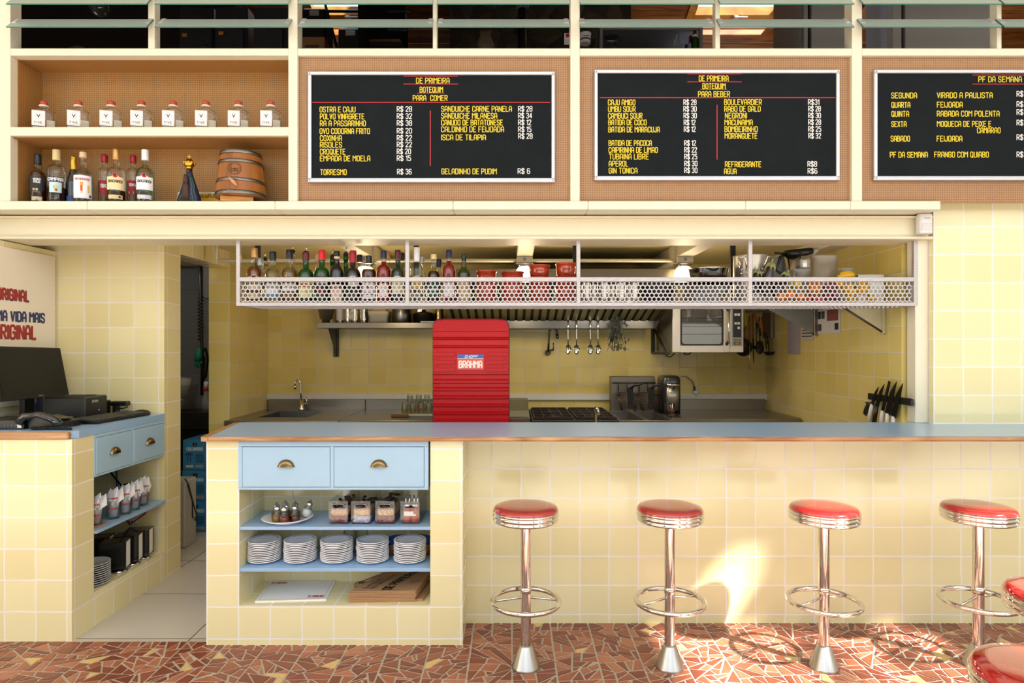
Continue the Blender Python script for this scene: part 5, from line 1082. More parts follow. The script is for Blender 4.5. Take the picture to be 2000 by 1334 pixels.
# --- steel worktops along the back wall
ZW = .90
def worktop(x0, x1, label, holes=None, y0=4.78):
    t = thing('steel_worktop', label, 'worktop', ((x0+x1)/2, 5.2, 0)); m = MB()
    if holes:
        a, b, c, d = holes; m.box(x0, a, y0, 5.64, ZW-.04, ZW, .003); m.box(b, x1, y0, 5.64, ZW-.04, ZW, .003); m.box(a, b, y0, c, ZW-.04, ZW, .003); m.box(a, b, d, 5.64, ZW-.04, ZW, .003)
    else: m.box(x0, x1, y0, 5.64, ZW-.04, ZW, .003)
    m.build('top', M_STK, t, True)
    MB().box(x0, x1, 5.64, 5.655, ZW-.02, ZW+.09, .003).build('backsplash', M_STK, t, True)
    m = MB()
    for x in (x0+.05, x1-.05):
        for y in (y0+.06, 5.58): m.box(x-.018, x+.018, y-.018, y+.018, 0, ZW-.04)
    for k in range(4): m2 = MB(); x = (x0+.05, x1-.05)[k % 2]; y = (y0+.06, 5.58)[k//2]; m2.box(x-.018, x+.018, y-.018, y+.018, 0, ZW-.04); m2.build('leg', M_STK, t, True)
    MB().box(x0+.02, x1-.02, y0+.05, 5.6, .2, .22).build('undershelf', M_STK, t, True)
    return t
hx = (X(572, 5.3), X(640, 5.3), 5.0, 5.45)
hx = (-2.0, -1.62, 5.0, 5.46)
t = worktop(-2.17, -1.305, 'steel sink worktop at the left of the kitchen back wall', hx)
m = MB(); a, b, c, d = hx
m.add([(a, c, ZW), (b, c, ZW), (b, d, ZW), (a, d, ZW), (a+.03, c+.03, ZW-.17), (b-.03, c+.03, ZW-.17), (b-.03, d-.03, ZW-.17), (a+.03, d-.03, ZW-.17)], [(0, 1, 5, 4), (1, 2, 6, 5), (2, 3, 7, 6), (3, 0, 4, 7), (4, 5, 6, 7)]); m.build('basin', M_STD, t, True, recalc=False)
worktop(-1.30, -.115, 'plain steel worktop between the sink and the stove')
worktop(1.247, 2.25, 'steel worktop in the right corner of the kitchen', y0=4.95)
def gooseneck(name, label, base, hgt, reach, dirx, mt, r=.009, wall=False):
    t = thing(name, label, 'tap', base); m = MB(); x, y, z = 0, 0, 0
    if wall: m.lathe([(.026, 0), (.028, -.01), (.018, -.03), (.014, -.05)], (0, 0, 0), 16, axis='y'); y = -.05
    else: m.lathe([(.026, 0), (.026, .012), (.016, .03), (.014, .09)], n=16); z = .06
    m.build('valve_body', mt, t)
    m = MB(); R = reach/2; pts = [(0, y, z), (dirx*.006, y, z+(hgt-R-z)*.6), (dirx*.012, y, hgt-R)]
    for i in range(1, 13): a = PI-PI*i/12; pts.append((dirx*(.012+R+R*math.cos(a)), y, hgt-R+R*math.sin(a)))
    pts.append((dirx*(.012+2*R), y, hgt-R-.03)); m.tube(pts, r, 10); m.lathe([(r*1.3, hgt-R-.055), (r*1.4, hgt-R-.03), (r, hgt-R-.02)], (dirx*(.012+2*R), y, 0), 12); m.build('spout', mt, t)
    m = MB(); m.tube([(.012 if wall else -dirx*.014, y, .02 if wall else .05), (.05*(1 if wall else -dirx), y, .025 if wall else .06)], .008, 8); m.tube([(.045*(1 if wall else -dirx), y, .02), (.046*(1 if wall else -dirx), y-.01, .09 if wall else .12)], .0045, 8); m.build('lever', mt, t)
    return t
gooseneck('sink_tap', 'tall chrome gooseneck tap behind the left sink', (X(589, 5.55), 5.55, ZW), Z(743, 5.55)-ZW, .045, -1, M_CHROME)
gooseneck('wall_tap', 'dark chrome gooseneck tap mounted on the tiled wall beside spoons', (X(1070, 5.67), 5.675, Z(689, 5.62)), .215, .07, 1, mat('dark_chrome', '5a5856', .12, 1), wall=True)
gooseneck('short_tap', 'short chrome tap standing in front of the stove, just above the counter', (X(1164, 4.72), 4.72, Z(826, 4.72)-.02), .115, .0, 1, M_CHROME, .012) if False else None
t = thing('chrome_post_tap', 'small rounded chrome tap rising just above the bar counter before the stove', 'tap', (X(1165, 4.66), 4.66, 0))
m = MB(); x_, z_ = X(1163, 4.66), Z(797, 4.66); m.tube([(x_, 4.66, 0), (x_, 4.66, z_-.05), (x_, 4.66, z_-.02), (x_+.005, 4.65, z_), (x_+.016, 4.64, z_-.01), (x_+.02, 4.635, z_-.05)], .0125, 12); m.build('spout', M_CHROME, t, True)
# --- wall shelf on the left with bracket
d = 5.36
t = thing('wall_shelf', 'steel wall shelf with triangular bracket above the left worktop', 'shelf', (X(730, d), 5.5, Z(641, d)))
xs0, xs1, zs = X(619, d), X(870, d), Z(630, d)
MB().box(xs0, xs1, d, 5.675, Z(641, d), zs, .003).build('board', M_STK, t, True)
d2 = 5.66; xb = X(657, d2)
m = MB(); m.prism([(5.672, zs-.05), (5.42, zs-.05), (5.655, Z(697, 5.66)), (5.672, Z(697, 5.66))], lambda u, v, w: (X(641, 5.42)+w+(u-5.42)*.02, u, v), .004); m.box(xb-.03, xb+.02, 5.663, 5.675, Z(697, 5.66), zs-.04, .002)
m.build('bracket', M_STD, t, True)
def tin(px, py_top, r, d, label, name='steel_tin', mt=None, cat='tin', wrapm=None):
    h = Z(py_top, d)-zs; t = thing(name, label, cat, (X(px, d), d, zs)); MB().lathe([(r*.96, 0), (r, .003), (r, h*.4), (r*.985, h*.42), (r, h*.44), (r, h-.003), (r*.95, h), (0, h)], n=24).build('body', mt or mat('satin_steel', 'cfcac4', .2, 1), t)
    if wrapm: MB().lathe([(r+.0007, h*.12), (r+.0007, h*.9)], n=24, cap=(False, False)).build('label', wrapm, t)
    return t
t = thing('steel_bucket', 'tapered steel bucket at the left end of the wall shelf', 'bucket', (X(638, 5.5), 5.48, zs)); MB().lathe([(.034, 0), (.034, .028), (.052, .034), (.078, .18), (.082, .183), (.078, .186), (.072, .18)], n=28).build('body', mat('grey_steel', '8d8883', .35, .9), t)
tin(664, 588, .033, 5.5, 'steel tin with white printed label next to the bucket', wrapm=c_('c8c4c6')); tin(679, 588, .033, 5.48, 'bare steel tin, second right of the bucket'); tin(693, 590, .032, 5.5, 'bare steel tin, third right of the bucket'); tin(711, 589, .035, 5.5, 'bare steel tin standing alone beside the white tub')
t = thing('white_tub', 'white rectangular plastic tub with rim on the wall shelf', 'tub', (X(742, 5.5), 5.5, zs)); MB().loft([(0, .078, .07, 7), (.06, .082, .074, 7), (.062, .089, .08, 7), (.09, .091, .083, 7), (.096, .093, .085, 7), (.1, .091, .083, 7)], n=28).build('body', c_('c8c0b4'), t); MB().box(-.07, .06, -.03, .05, .08, .125, .01).build('contents', c_('c8ae7c'), t)
t = thing('plastic_jar', 'cloudy round plastic jar on the wall shelf right of the tub', 'jar', (X(785, 5.5), 5.5, zs)); MB().lathe([(.075, 0), (.082, .008), (.085, .15), (.08, .155), (.078, .02), (0, .02)], n=28).build('body', glass('grey_plastic', 'b8b4b0', .25, .3), t)
t = thing('black_pan', 'black lidded pan on the wall shelf behind the red machine', 'pan', (X(828, 5.5), 5.5, zs)); MB().lathe([(.07, 0), (.09, .01), (.095, .07), (.1, .075), (.08, .09), (.02, .1), (.018, .115), (0, .118)], n=28).build('body', M_IRON, t)
tin(858, 600, .038, 5.5, 'golden steel pot next to the black pan', mt=mat('brassy_steel', 'a08c64', .25, 1)); tag(MB().box(X(822, 5.4), X(866, 5.4), 5.37, 5.45, zs, zs+.012, .003).build('white_plate_stack', c_('d0d0d2')), 'flat white tray at the front of wall shelf beside red machine', 'tray')
# --- red ribbed beer machine
D = 3.74
t = thing('beer_cooler', 'tall red ribbed beer cooler with black edging standing behind the counter', 'cooler', (X(919.5, D), D, 0))
x0, x1, zt = X(844, D), X(995, D), Z(622, D)
MB().prism(rrect(x0, x1, 0, zt, .05, 8), lambda u, v, w: (u, D+.02+w, v), .40).build('cabinet', M_BLACK, t, True)
def ribz(py, px=None):
    return None
rows = [(651, 659), (666, 671), (683, 688)]
yy = [690.5]
m = MB(); NXR, e = 40, .006
zlist = []; z = zt-.004
prof = []          # (pixel y, depth) profile of the corrugated sheet
def ridge(y0, y1, dep): return [(y0, 0), (y0+1.2, dep), (y1-1.2, dep), (y1, 0)]
bands = [(647.5, 657.5), (662, 673), (677.5, 690)]
grooves = [(659, 664, -1), (674, 679.5, -1), (731, 742.5, -1), (748, 758, -1), (763, 774, -1), (778.5, 790, -1), (794, 805, -1), (809.5, 820, -1)]
pr = [(622.8, .004), (625, 0)]
pr += [(647, 0), (648.2, -.004), (657.6, -.004)]
for a, b, s in grooves: pr += [(a, -.001), (a+1.6, .013), (b-2.4, .013), (b, -.004), (b+1.5, -.0025)]
pr += [(826, -.002), (1000, -.002)]
pr = [(y, d_) for y, d_ in pr]
vs = []; fs = []; rad = .046
cols = [x0+.004, x0+.008]+[x0+.008+(x1-x0-.016)*i/10 for i in range(1, 10)]+[x1-.008, x1-.004]
def edge(z):   # rounded upper corners
    top = zt-.004
    if z < top-rad: return 0
    q = (z-(top-rad))/rad; return rad*(1-math.sqrt(max(0, 1-q*q)))
first = [(622.6, .006), (623.4, .002), (625.5, 0), (629, 0), (634, 0), (640, 0)]
pr = first+[p_ for p_ in pr if p_[0] > 640]
for y, d_ in pr:
    z = Z(y, D) if y < 1000 else .05; ins = edge(z)
    for i, x in enumerate(cols):
        q = i/(len(cols)-1); xx = x0+.004+ins+(x1-x0-.008-2*ins)*q; vs.append((xx, D+d_+(.006 if i in (0, len(cols)-1) else 0), z))
nc = len(cols)
for k in range(len(pr)-1):
    for i in range(nc-1): fs.append((k*nc+i, k*nc+i+1, (k+1)*nc+i+1, (k+1)*nc+i))
m.add(vs, fs, 0, False); m.build('ribbed_panel', mat('cooler_red', 'b20f16', .36, spec=.3, var=.04), t, True)
mr = mat('cooler_red', 'b20f16', .33)
for yc in (692, 707.5, 722.5):
    for a, b in ((848, 890), (949, 992)):
        k = MB(); k.prism(rrect(X(a, D), X(b, D), Z(yc+3, D), Z(yc-3.4, D), .009), lambda u, v, w: (u, D+.004-w, v), .016); k.build('short_rib', mr, t, True)
f = lambda u, v: (X(u, D), D-.0035, Z(v, D)); q = MB(); q.prism([(893.5, 692.5), (944.5, 692.5), (944.5, 722.5), (893.5, 722.5)], lambda u, v, w: (X(u, D), D+.001-w*1, Z(v, D)), .004)
s_ = q.build('sticker', c_('e2552a'), t, True)
k = MB(); k.quads([[(893.5, 692.5), (944.5, 692.5), (944.5, 700), (893.5, 700)], [(893.5, 720.5), (944.5, 720.5), (944.5, 722.5), (893.5, 722.5)]], f); k.build('blue_band', c_('2a62b0'), s_, True, recalc=False)
k = MB(); g = lambda u, v: (X(u, D), D-.0042, Z(-v, D)); k.quads(text2d('BRAHMA', 897, -718, 12.5, 44, .26), g); k.quads(text2d('CHOPP', 908, -698.5, 4.2, 24, .2, slant=.25), g); k.quads([[(893.5, -700.8), (944.5, -700.8), (944.5, -699.8), (893.5, -699.8)]], g); k.build('lettering', W, s_, True, recalc=False)
# --- extractor hood with dark baffle filters
t = thing('extractor_hood', 'long steel extractor hood with dark slotted filters over the stove', 'hood', (.35, 5.2, Z(642, 5.35)))
hx0, hx1 = -.49, 1.20
MB().box(hx0, hx1, 5.35, 5.67, Z(642, 5.35), Z(625, 5.35), .003).build('grease_rail', mat('rail_steel', '6a6866', .3, .9), t, True)
MB().box(hx0, hx1, 4.6, 4.615, 1.90, Z(525, 4.6), .002).box(hx0, hx1, 4.615, 5.67, Z(525, 4.6)-.01, Z(525, 4.6)).build('canopy', M_STK, t, True)
zf0, zf1 = Z(625, 5.35), 1.90
m = MB(); N = 26
m.add([(hx0, 5.36, zf0), (hx1, 5.36, zf0), (hx1, 4.615, zf1), (hx0, 4.615, zf1)], [(0, 1, 2, 3)]); m.build('filter_back', mat('filter_black', '100e0c', .6), t, True, recalc=False)
m = MB(); dx = (hx1-hx0)/N; nrm = Vector((0, -(zf1-zf0), -.745)).normalized()*.012
for i in range(N):
    a, b = hx0+dx*i+dx*.25, hx0+dx*(i+1)-dx*.12
    vs = [(x, y+nrm.y*k, z+nrm.z*k) for x in (a, b) for y, z in ((5.36, zf0), (4.615, zf1)) for k in (.3, 1)]
    m.add(vs, [(0, 1, 3, 2), (4, 6, 7, 5), (0, 4, 5, 1), (2, 3, 7, 6), (0, 2, 6, 4), (1, 5, 7, 3)])
m.build('baffle_filters', mat('filter_steel', '8a8462', .35, .6), t, True)
for x in (hx0, hx1-.004):
    m = MB(); m.prism([(5.67, Z(642, 5.35)), (5.30, Z(642, 5.35)), (4.6, 1.87), (4.6, Z(525, 4.6)), (5.67, Z(525, 4.6))], lambda u, v, w: (x+w, u, v), .004); m.build('side_panel', M_STD, t, True)
# --- spoons on the rail, herbs, oven, utensils
for i, px in enumerate((1109.5, 1126, 1153, 1168)):
    d = 5.33; x = X(px, d); t = thing('serving_spoon', '%s long steel serving spoon hanging from the hood rail' % ('leftmost', 'second', 'third', 'rightmost')[i], 'spoon', (x, d, Z(692, d)), 0, 'hanging serving spoons')
    m = MB(); m.tube([(x, d, Z(622, d)), (x, d-.003, Z(640, d)), (x, d-.006, Z(660, d)), (x, d-.002, Z(674, d))], [.009, .0085, .007, .005], 8, flat=1); m.tube([(x, d, Z(622, d)), (x, d+.012, Z(621, d)), (x, d+.016, Z(624, d))], .003, 6); m.build('handle', M_CHROME, t, True)
    m = MB(); zb, zt_ = Z(692, d), Z(673, d); n = 14; k = 6; vs = []; fs = []
    for j in range(k+1):
        rr = j/k
        for q in range(n):
            a = 2*PI*q/n; u = .026*math.sin(a)*rr; v = math.cos(a)*rr*(zt_-zb)/2*(1 if math.cos(a) > 0 else 1.05); u *= (1-.18*max(0, -math.cos(a))) ; vs.append((x+u, d+.014*(1-rr*rr)-.004, (zb+zt_)/2+v))
    for j in range(k):
        for q in range(n): fs.append((j*n+q, j*n+(q+1) % n, (j+1)*n+(q+1) % n, (j+1)*n+q))
    m.add(vs, fs, 0, True); m.build('bowl', M_CHROME, t, True)
d = 5.28; t = thing('dried_herbs', 'dark bunch of dried herbs hanging from the hood', 'herbs', P(1200, 680, d)); m = MB(); ml = MB(); r4 = random.Random(9)
for i in range(34):
    px0 = 1206+r4.uniform(-10, 14); px1 = 1195+r4.uniform(-7, 12)*(1 if i % 3 else 1.4)+(12 if i % 4 == 0 else 0); y1 = r4.uniform(655, 686); dd = d+r4.uniform(-.03, .03)
    m.tube([P(px0, 612, dd), P((px0+px1)/2+r4.uniform(-3, 3), 640, dd), P(px1, y1, dd)], [.002, .003, .0015], 5)
for i in range(120):
    c = P(1204+r4.gauss(0, 9), r4.uniform(606, 684), d+r4.uniform(-.035, .02)); a = r4.uniform(0, 6.28); v = Vector((math.cos(a), r4.uniform(-.4, .4), math.sin(a)))*r4.uniform(.012, .028); s_ = Vector((-v.z, .3*v.x, v.x))*.3
    ml.add([c-v, c+s_, c+v, c-s_], [(0, 1, 2, 3)])
m.build('stems', mat('herb_stem', '1c1a12', .8), t, True); ml.build('leaves', mat('herb_leaf', '28281a', .8, var=.3), t, True, recalc=False)
D = 5.08; x0, x1, z0, z1 = X(1314, D), X(1452, D), Z(688, D), Z(597, D)
t = thing('oven', 'white fronted steel convection oven mounted on the kitchen wall', 'oven', ((x0+x1)/2, 5.35, z0))
MB().box(x0+.002, x1-.002, D+.02, 5.66, z0, z1, .004).build('body', mat('oven_side', '8a8580', .35, .8), t, True)
xd = X(1426, D); wx0, wx1, wz0, wz1 = X(1329, D), X(1413, D), Z(675, D), Z(601, D)
m = MB(); fp = rrect(wx0, wx1, wz0, wz1, .03, 6); n = len(fp)
m.box(x0, wx0, D, D+.02, z0, z1, .002); m.box(wx1, xd-.001, D, D+.02, z0, z1, .002); m.box(wx0, wx1, D, D+.02, z0, wz0, .001); m.box(wx0, wx1, D, D+.02, wz1, z1, .001)
dr_ = m.build('door', mat('oven_front', 'd6d0cc', .32, .3), t, True)
k = MB(); ip = rrect(wx0+.012, wx1-.012, wz0+.012, wz1-.012, .024, 6)
k.add([(u, D-.002, v) for u, v in fp]+[(u, D-.002, v) for u, v in ip], [(i, (i+1) % n, n+(i+1) % n, n+i) for i in range(n)])
k.build('window_seal', M_BLACK, dr_, True)
MB().prism(rrect(wx0+.004, wx1-.004, wz0+.004, wz1-.004, .026), lambda u, v, w: (u, D+.004+w, v), .004).build('window_glass', mat('oven_glass', '8d8f94', .05, .75, coat=1), dr_, True)
m = MB()
for zz in (.3, .5, .72): m.tube([(wx0+.01, D+.003, wz0+(wz1-wz0)*zz), (wx1-.012, D+.003, wz0+(wz1-wz0)*zz)], .002, 6)
m.build('racks', M_STD, dr_, True)
xh = X(1421, D); m = MB(); m.tube([(xh, D-.03, Z(607, D)), (xh, D-.034, Z(640, D)), (xh, D-.03, Z(671, D))], .008, 10); m.build('handle', mat('oven_handle', 'e2ddd6', .2, .9), dr_, True)
m = MB(); m.tube([(X(1419, D), D, Z(602, D)), (xh, D-.03, Z(608, D))], .011, 8); m.tube([(X(1419, D), D, Z(673, D)), (xh, D-.03, Z(667, D))], .011, 8); m.build('handle_mounts', mat('bronze_mount', '4a3420', .25, 1), dr_, True)
MB().box(xd+.001, x1, D, D+.02, z0, z1, .002).build('control_housing', mat('oven_front', 'd6d0cc', .32, .3), t, True)
cp = MB(); cp.prism(rrect(X(1430, D), X(1449.5, D), Z(676, D), Z(599, D), .006), lambda u, v, w: (u, D-w, v), .003); cpo = cp.build('control_panel', mat('panel_grey', '9c9aa0', .4), t, True)
MB().prism(rrect(X(1431.5, D), X(1447.5, D), Z(659, D), Z(601, D), .005), lambda u, v, w: (u, D-.003-w, v), .001).build('display', mat('panel_dark', '22262a', .3), cpo, True)
k = MB(); fk = lambda u, v: (u, D-.0046, v)
for px, py in ((1436.5, 614.5), (1442.5, 614.5), (1436.5, 631.5), (1442.5, 631.5), (1442.5, 640.5)): k.quads(rect2d(X(px-2.4, D), X(px+2.4, D), Z(py+2.4, D), Z(py-2.4, D)), fk)
k.build('buttons', W, cpo, True, recalc=False)
k = MB(); k.quads(text2d('PRATICA', X(1433, D), Z(665.5, D), .012, .055, .2, slant=.15), lambda u, v: (u, D-.0036, v)); k.build('lettering', IK, cpo, True, recalc=False)
k = MB(); k.quads(rect2d(X(1433, D), X(1446.5, D), Z(673, D), Z(667.5, D)), lambda u, v: (u, D-.0035, v)); bo_ = k.build('badge', mat('badge_green', '22402c', .4), cpo, True, recalc=False)
k = MB(); xm = X(1439.7, D); zm = Z(670.2, D); k.quads([[(xm-.024, zm), (xm, zm-.009), (xm+.024, zm), (xm, zm+.009)]], lambda u, v: (u, D-.004, v)); k.build('badge_diamond', mat('badge_yellow', 'e0a02a', .4), bo_, True, recalc=False)
k = MB(); k.quads(disc2d(xm, zm, .0055), lambda u, v: (u, D-.0045, v)); k.build('badge_disc', IB, bo_, True, recalc=False)
t = thing('oven_bracket', 'black triangular steel bracket carrying the oven at its left side', 'bracket', (X(1284, 5.5), 5.5, Z(688, 5.3)))
m = MB(); xa = 1.262
m.box(xa-.02, xa+.01, 5.655, 5.675, Z(690, 5.66), Z(625, 5.66)); m.box(xa-.02, xa+.012, 5.12, 5.66, z0-.022, z0-.002); m.tube([(xa, 5.65, Z(640, 5.66)), (xa, 5.2, z0-.01)], .012, 6); m.build('bar', mat('dark_iron', '24211f', .5, .4), t, True)
for pts, lb in (([(1297, 690, 5.6), (1303, 696, 5.6), (1310, 697, 5.58), (1318, 690, 5.55)], 'black cable looping under the left corner of oven'), ([(1335, 689, 5.6), (1340, 693, 5.6), (1346, 692, 5.6), (1350, 688, 5.6)], 'short black cable loop under the middle of oven')):
    m = MB(); m.tube([P(*q) for q in pts], .005, 6); tag(m.build('power_cable', M_BLACK), lb, 'cable')
# utensil rail right of the oven
t = thing('utensil_shelf', 'steel wall shelf and hook rail for utensils in the right corner', 'shelf', (X(1480, 5.5), 5.5, Z(604, 5.4)))
MB().box(X(1455, 5.3), 2.262, 5.3, 5.67, Z(598, 5.3), Z(594, 5.3), .002).build('board', M_STK, t, True)
m = MB(); m.tube([P(1456, 606, 5.5), P(1499, 606, 5.5)], .006, 8); m.build('rail', M_CHROME, t, True)
m = MB(); m.box(X(1496, 5.6), X(1501, 5.6), 5.5, 5.67, Z(660, 5.6), Z(600, 5.6), .002); m.build('bracket', M_STK, t, True)
def utensil(px, y0, y1, kind, label, mt, mt2=None, d=5.5, lean=0):
    t = thing('kitchen_utensil', label, 'utensil', P(px, y1, d)); a, b = P(px, y0, d), P(px+lean, y1, d)
    m = MB(); ym = y0+(y1-y0)*.5; mid = P(px+lean*.5, ym, d)
    m.tube([a, mid], .008, 8); m.tube([P(px, y0-8, d), a], .002, 6); m.build('handle', mt, t, True)
    m = MB()
    if kind == 'sieve':
        m.torus((b.x, b.y, b.z), .001, .001) if False else None
        for k in range(24):
            pass
        R_ = .075; c = (b.x, b.y, b.z)
        ring = [(c[0]+R_*math.cos(2*PI*i/24), c[1], c[2]+R_*math.sin(2*PI*i/24)) for i in range(24)]; m.tube(ring, .004, 6, True)
        vs = [(c[0]+R_*rr*math.cos(2*PI*i/24), c[1]+.05*(1-rr*rr), c[2]+R_*rr*math.sin(2*PI*i/24)) for rr in (.05, .4, .7, 1) for i in range(24)]
        m.add(vs, [(j*24+i, j*24+(i+1) % 24, (j+1)*24+(i+1) % 24, (j+1)*24+i) for j in range(3) for i in range(24)], 0, True); m.tube([mid, (c[0], c[1], c[2]+R_)], .004, 6)
    elif kind == 'ladle':
        m.tube([mid, b], .004, 6); m.lathe([(.001, -.03), (.03, -.024), (.045, 0), (.047, .004)], (b.x, b.y, b.z), 18)
    elif kind == 'skimmer':
        m.tube([mid, b], .004, 6); m.ball((b.x, b.y, b.z-.03), .038, .01, .06, 14)
    else: m.tube([mid, b], [.006, .004], 6, flat=1.6)
    m.build('head', mt2 or M_STD, t, True)
utensil(1456, 612, 660, 'rod', 'yellow handled knife sharpener hanging right beside the oven', mat('yellow_handle', 'd8c41a', .4), M_STK); utensil(1452, 640, 678, 'sieve', 'round dark wire sieve hanging below the right side of oven', mat('red_handle', '8c1c20', .4), mat('dark_wire', '3c3630', .5, .5))
utensil(1464, 618, 722, 'rod', 'long steel rod utensil hanging lowest in the right corner', mat('wood_handle', '8a5a22', .5), M_CHROME); utensil(1470, 614, 708, 'rod', 'long dark utensil with wooden handle beside steel rod', mat('wood_handle', '8a5a22', .5), M_IRON, lean=2)
utensil(1474, 612, 655, 'rod', 'wooden tongs hanging at a slant in the right corner', mat('wood_handle', '8a5a22', .5), mat('wood_handle', '8a5a22', .5), lean=14); utensil(1484, 640, 672, 'skimmer', 'black slotted skimmer hanging in the right corner', M_IRON, M_IRON)
utensil(1483, 620, 655, 'rod', 'red handled scissors hanging from a hook in right corner', mat('red_handle', '8c1c20', .4), M_STK, lean=-5); utensil(1489, 620, 680, 'rod', 'red handled spatula hanging rightmost before the bracket', mat('red_handle', '8c1c20', .4), M_IRON, lean=8); utensil(1498, 655, 688, 'ladle', 'black ladle hanging rightmost in the corner', M_IRON, M_IRON, lean=4); utensil(1478, 630, 676, 'ladle', 'dark ladle hanging left of the black skimmer', M_STD, M_STD)
# --- stove, griddle press, fryer, water dispenser, glass
def zt_(py, d): return Z(py, d)
t = thing('stove', 'black topped cast iron stove range behind the counter', 'stove', (.5, 5.1, 0)); a, b = .005, X(1188, 5.3)
a, b = .15, .80
MB().box(a, b, 4.74, 5.6, .05, ZW-.02, .004).build('body', M_STK, t, True); MB().box(a, b, 4.74, 5.6, ZW-.02, ZW+.005, .003).build('hob', mat('hob_black', '14110e', .45, var=.4), t, True)
for i in range(2):
    g = MB(); x0 = a+.02+i*(b-a)/2; x1 = x0+(b-a)/2-.03
    for k in range(5): g.box(x0+(x1-x0)*k/4-.006, x0+(x1-x0)*k/4+.006, 4.82, 5.56, ZW+.005, ZW+.02, .002)
    for k in range(5): yk = 4.82+.74*k/4; g.box(x0, x1, yk-.006, yk+.006, ZW+.005, ZW+.024, .002)
    for yy_ in (5.0, 5.38):
        xm = (x0+x1)/2; g.torus((xm, yy_, ZW+.012), .07, .006, 24, 6); g.lathe([(.03, .005), (.035, .018), (.0, .02)], (xm, yy_, ZW), 16)
    g.build('pan_grate', mat('rusty_iron', '2a1c14', .55, .3, var=.4, scale=40), t, True)
t = thing('griddle_press', 'grey steel contact grill box beside the red cooler', 'grill', (-.01, 5.2, ZW)); d = 5.0
x0, x1 = -.10, X(1033, 5.0); zz = Z(782, 5.25)
m = MB(); m.prism([(5.0, ZW+.004), (5.5, ZW+.004), (5.5, zz), (5.3, zz), (5.04, ZW+.05)], lambda u, v, w: (x0+w, u, v), x1-x0); m.build('lid', mat('grill_steel', '6c6b62', .35, .7, var=.15), t, True); MB().box(x0, x1+.01, 4.92, 5.5, Z(824, 4.92)-.05, ZW+.003, .003).build('base', M_STK, t, True)
for px in (1005, 1017): k = MB(); k.box(X(px-2, 4.91), X(px+2, 4.91), 4.91, 4.92, Z(825, 4.91), Z(821, 4.91)); k.build('knob', M_RED, t, True)
hl = bpy.data.lights.new('hood_light', 'AREA'); hl.energy = 5; hl.shape = 'RECTANGLE'; hl.size = .5; hl.size_y = .08; hl.color = (1, .93, .8); ho = bpy.data.objects.new('hood_light', hl); COL.objects.link(ho); ho.location = (.75, 5.0, 1.74)
t = thing('deep_fryer', 'steel double deep fryer with two hanging wire baskets', 'fryer', (X(1250, 5.3), 5.2, 0)); xa, xb = .81, 1.24
MB().box(X(1192, 5.5), X(1278, 5.5), 5.48, 5.56, ZW-.05, Z(735, 5.5), .004).build('back_panel', M_STK, t, True)
m = MB(); m.box(xa, xb, 4.80, 4.83, .1, ZW-.0, .002); m.box(xa, xb, 5.44, 5.48, .1, ZW, .002); m.box(xa, xa+.03, 4.83, 5.44, .1, ZW, .002); m.box(xb-.03, xb, 4.83, 5.44, .1, ZW, .002); m.box((xa+xb)/2-.02, (xa+xb)/2+.02, 4.83, 5.44, .1, ZW, .002); m.build('tank', M_STK, t, True)
MB().box(xa+.03, xb-.03, 4.83, 5.44, ZW-.1, ZW-.08).build('oil', mat('frying_oil', '1c1208', .08), t, True)
for k, x in enumerate((X(1224, 5.4), X(1264, 5.4))):
    fb = MB(); w_, zt2, zb2 = .075, Z(768, 5.4), Z(800, 5.4)
    top = [(x-w_, 5.30), (x+w_, 5.30), (x+w_, 5.46), (x-w_, 5.46)]; bot = [(x-w_*.72, 5.27), (x+w_*.72, 5.27), (x+w_*.72, 5.40), (x-w_*.72, 5.40)]
    for (p0, p1, q0, q1) in [(top[i], top[(i+1) % 4], bot[i], bot[(i+1) % 4]) for i in range(4)]:
        n_ = 9
        for i in range(n_+1):
            q = i/n_; fb.tube([(p0[0]+(p1[0]-p0[0])*q, p0[1]+(p1[1]-p0[1])*q, zt2), (q0[0]+(q1[0]-q0[0])*q, q0[1]+(q1[1]-q0[1])*q, zb2)], .0012, 4)
            z = zt2+(zb2-zt2)*q; s0 = (p0[0]+(q0[0]-p0[0])*q, p0[1]+(q0[1]-p0[1])*q, z); s1 = (p1[0]+(q1[0]-p1[0])*q, p1[1]+(q1[1]-p1[1])*q, z); fb.tube([s0, s1], .0012, 4)
    fb.tube([(u, v, zt2) for u, v in top], .004, 6, True); bk = fb.build('fry_basket', mat('fry_wire', '5a4a3e', .4, .6), t, True)
    h = MB(); xx = x+.01; h.box(xx-.022, xx+.022, 5.28, 5.292, zt2-.12, zt2+.055, .003); h.build('front_strap', M_IRON, bk, True)
    h = MB(); h.tube([(xx, 5.285, zt2+.05), (xx+.03, 5.26, zt2+.075), (xx+.09, 5.24, zt2+.09)], [.01, .012, .009], 8); h.build('handle', mat('blue_black_grip', '14182c', .4), bk, True)
m = MB(); m.tube([P(1196, 748, 5.45), P(1280, 748, 5.45)], .006, 6)
for px in (1208, 1225, 1249, 1265): m.tube([P(px, 748, 5.45), P(px, 765, 5.45)], .004, 6)
m.build('hanging_bar', M_IRON, t, True)
d = 5.25; t = thing('water_dispenser', 'dark grey and steel countertop water dispenser', 'dispenser', (X(1313, d), d, ZW)); xc = X(1313, d); wd = (X(1334, d)-X(1295, d))/2; hz = Z(734, d)-ZW
m = MB(); m.loft([(0, wd, .12, 4), (hz*.9, wd, .12, 4), (hz*.97, wd*.9, .11, 3.5), (hz, wd*.6, .09, 3)], (xc, d+.12, ZW), 28); m.build('housing', mat('charcoal_plastic', '2c2a28', .3, coat=.3), t, True)
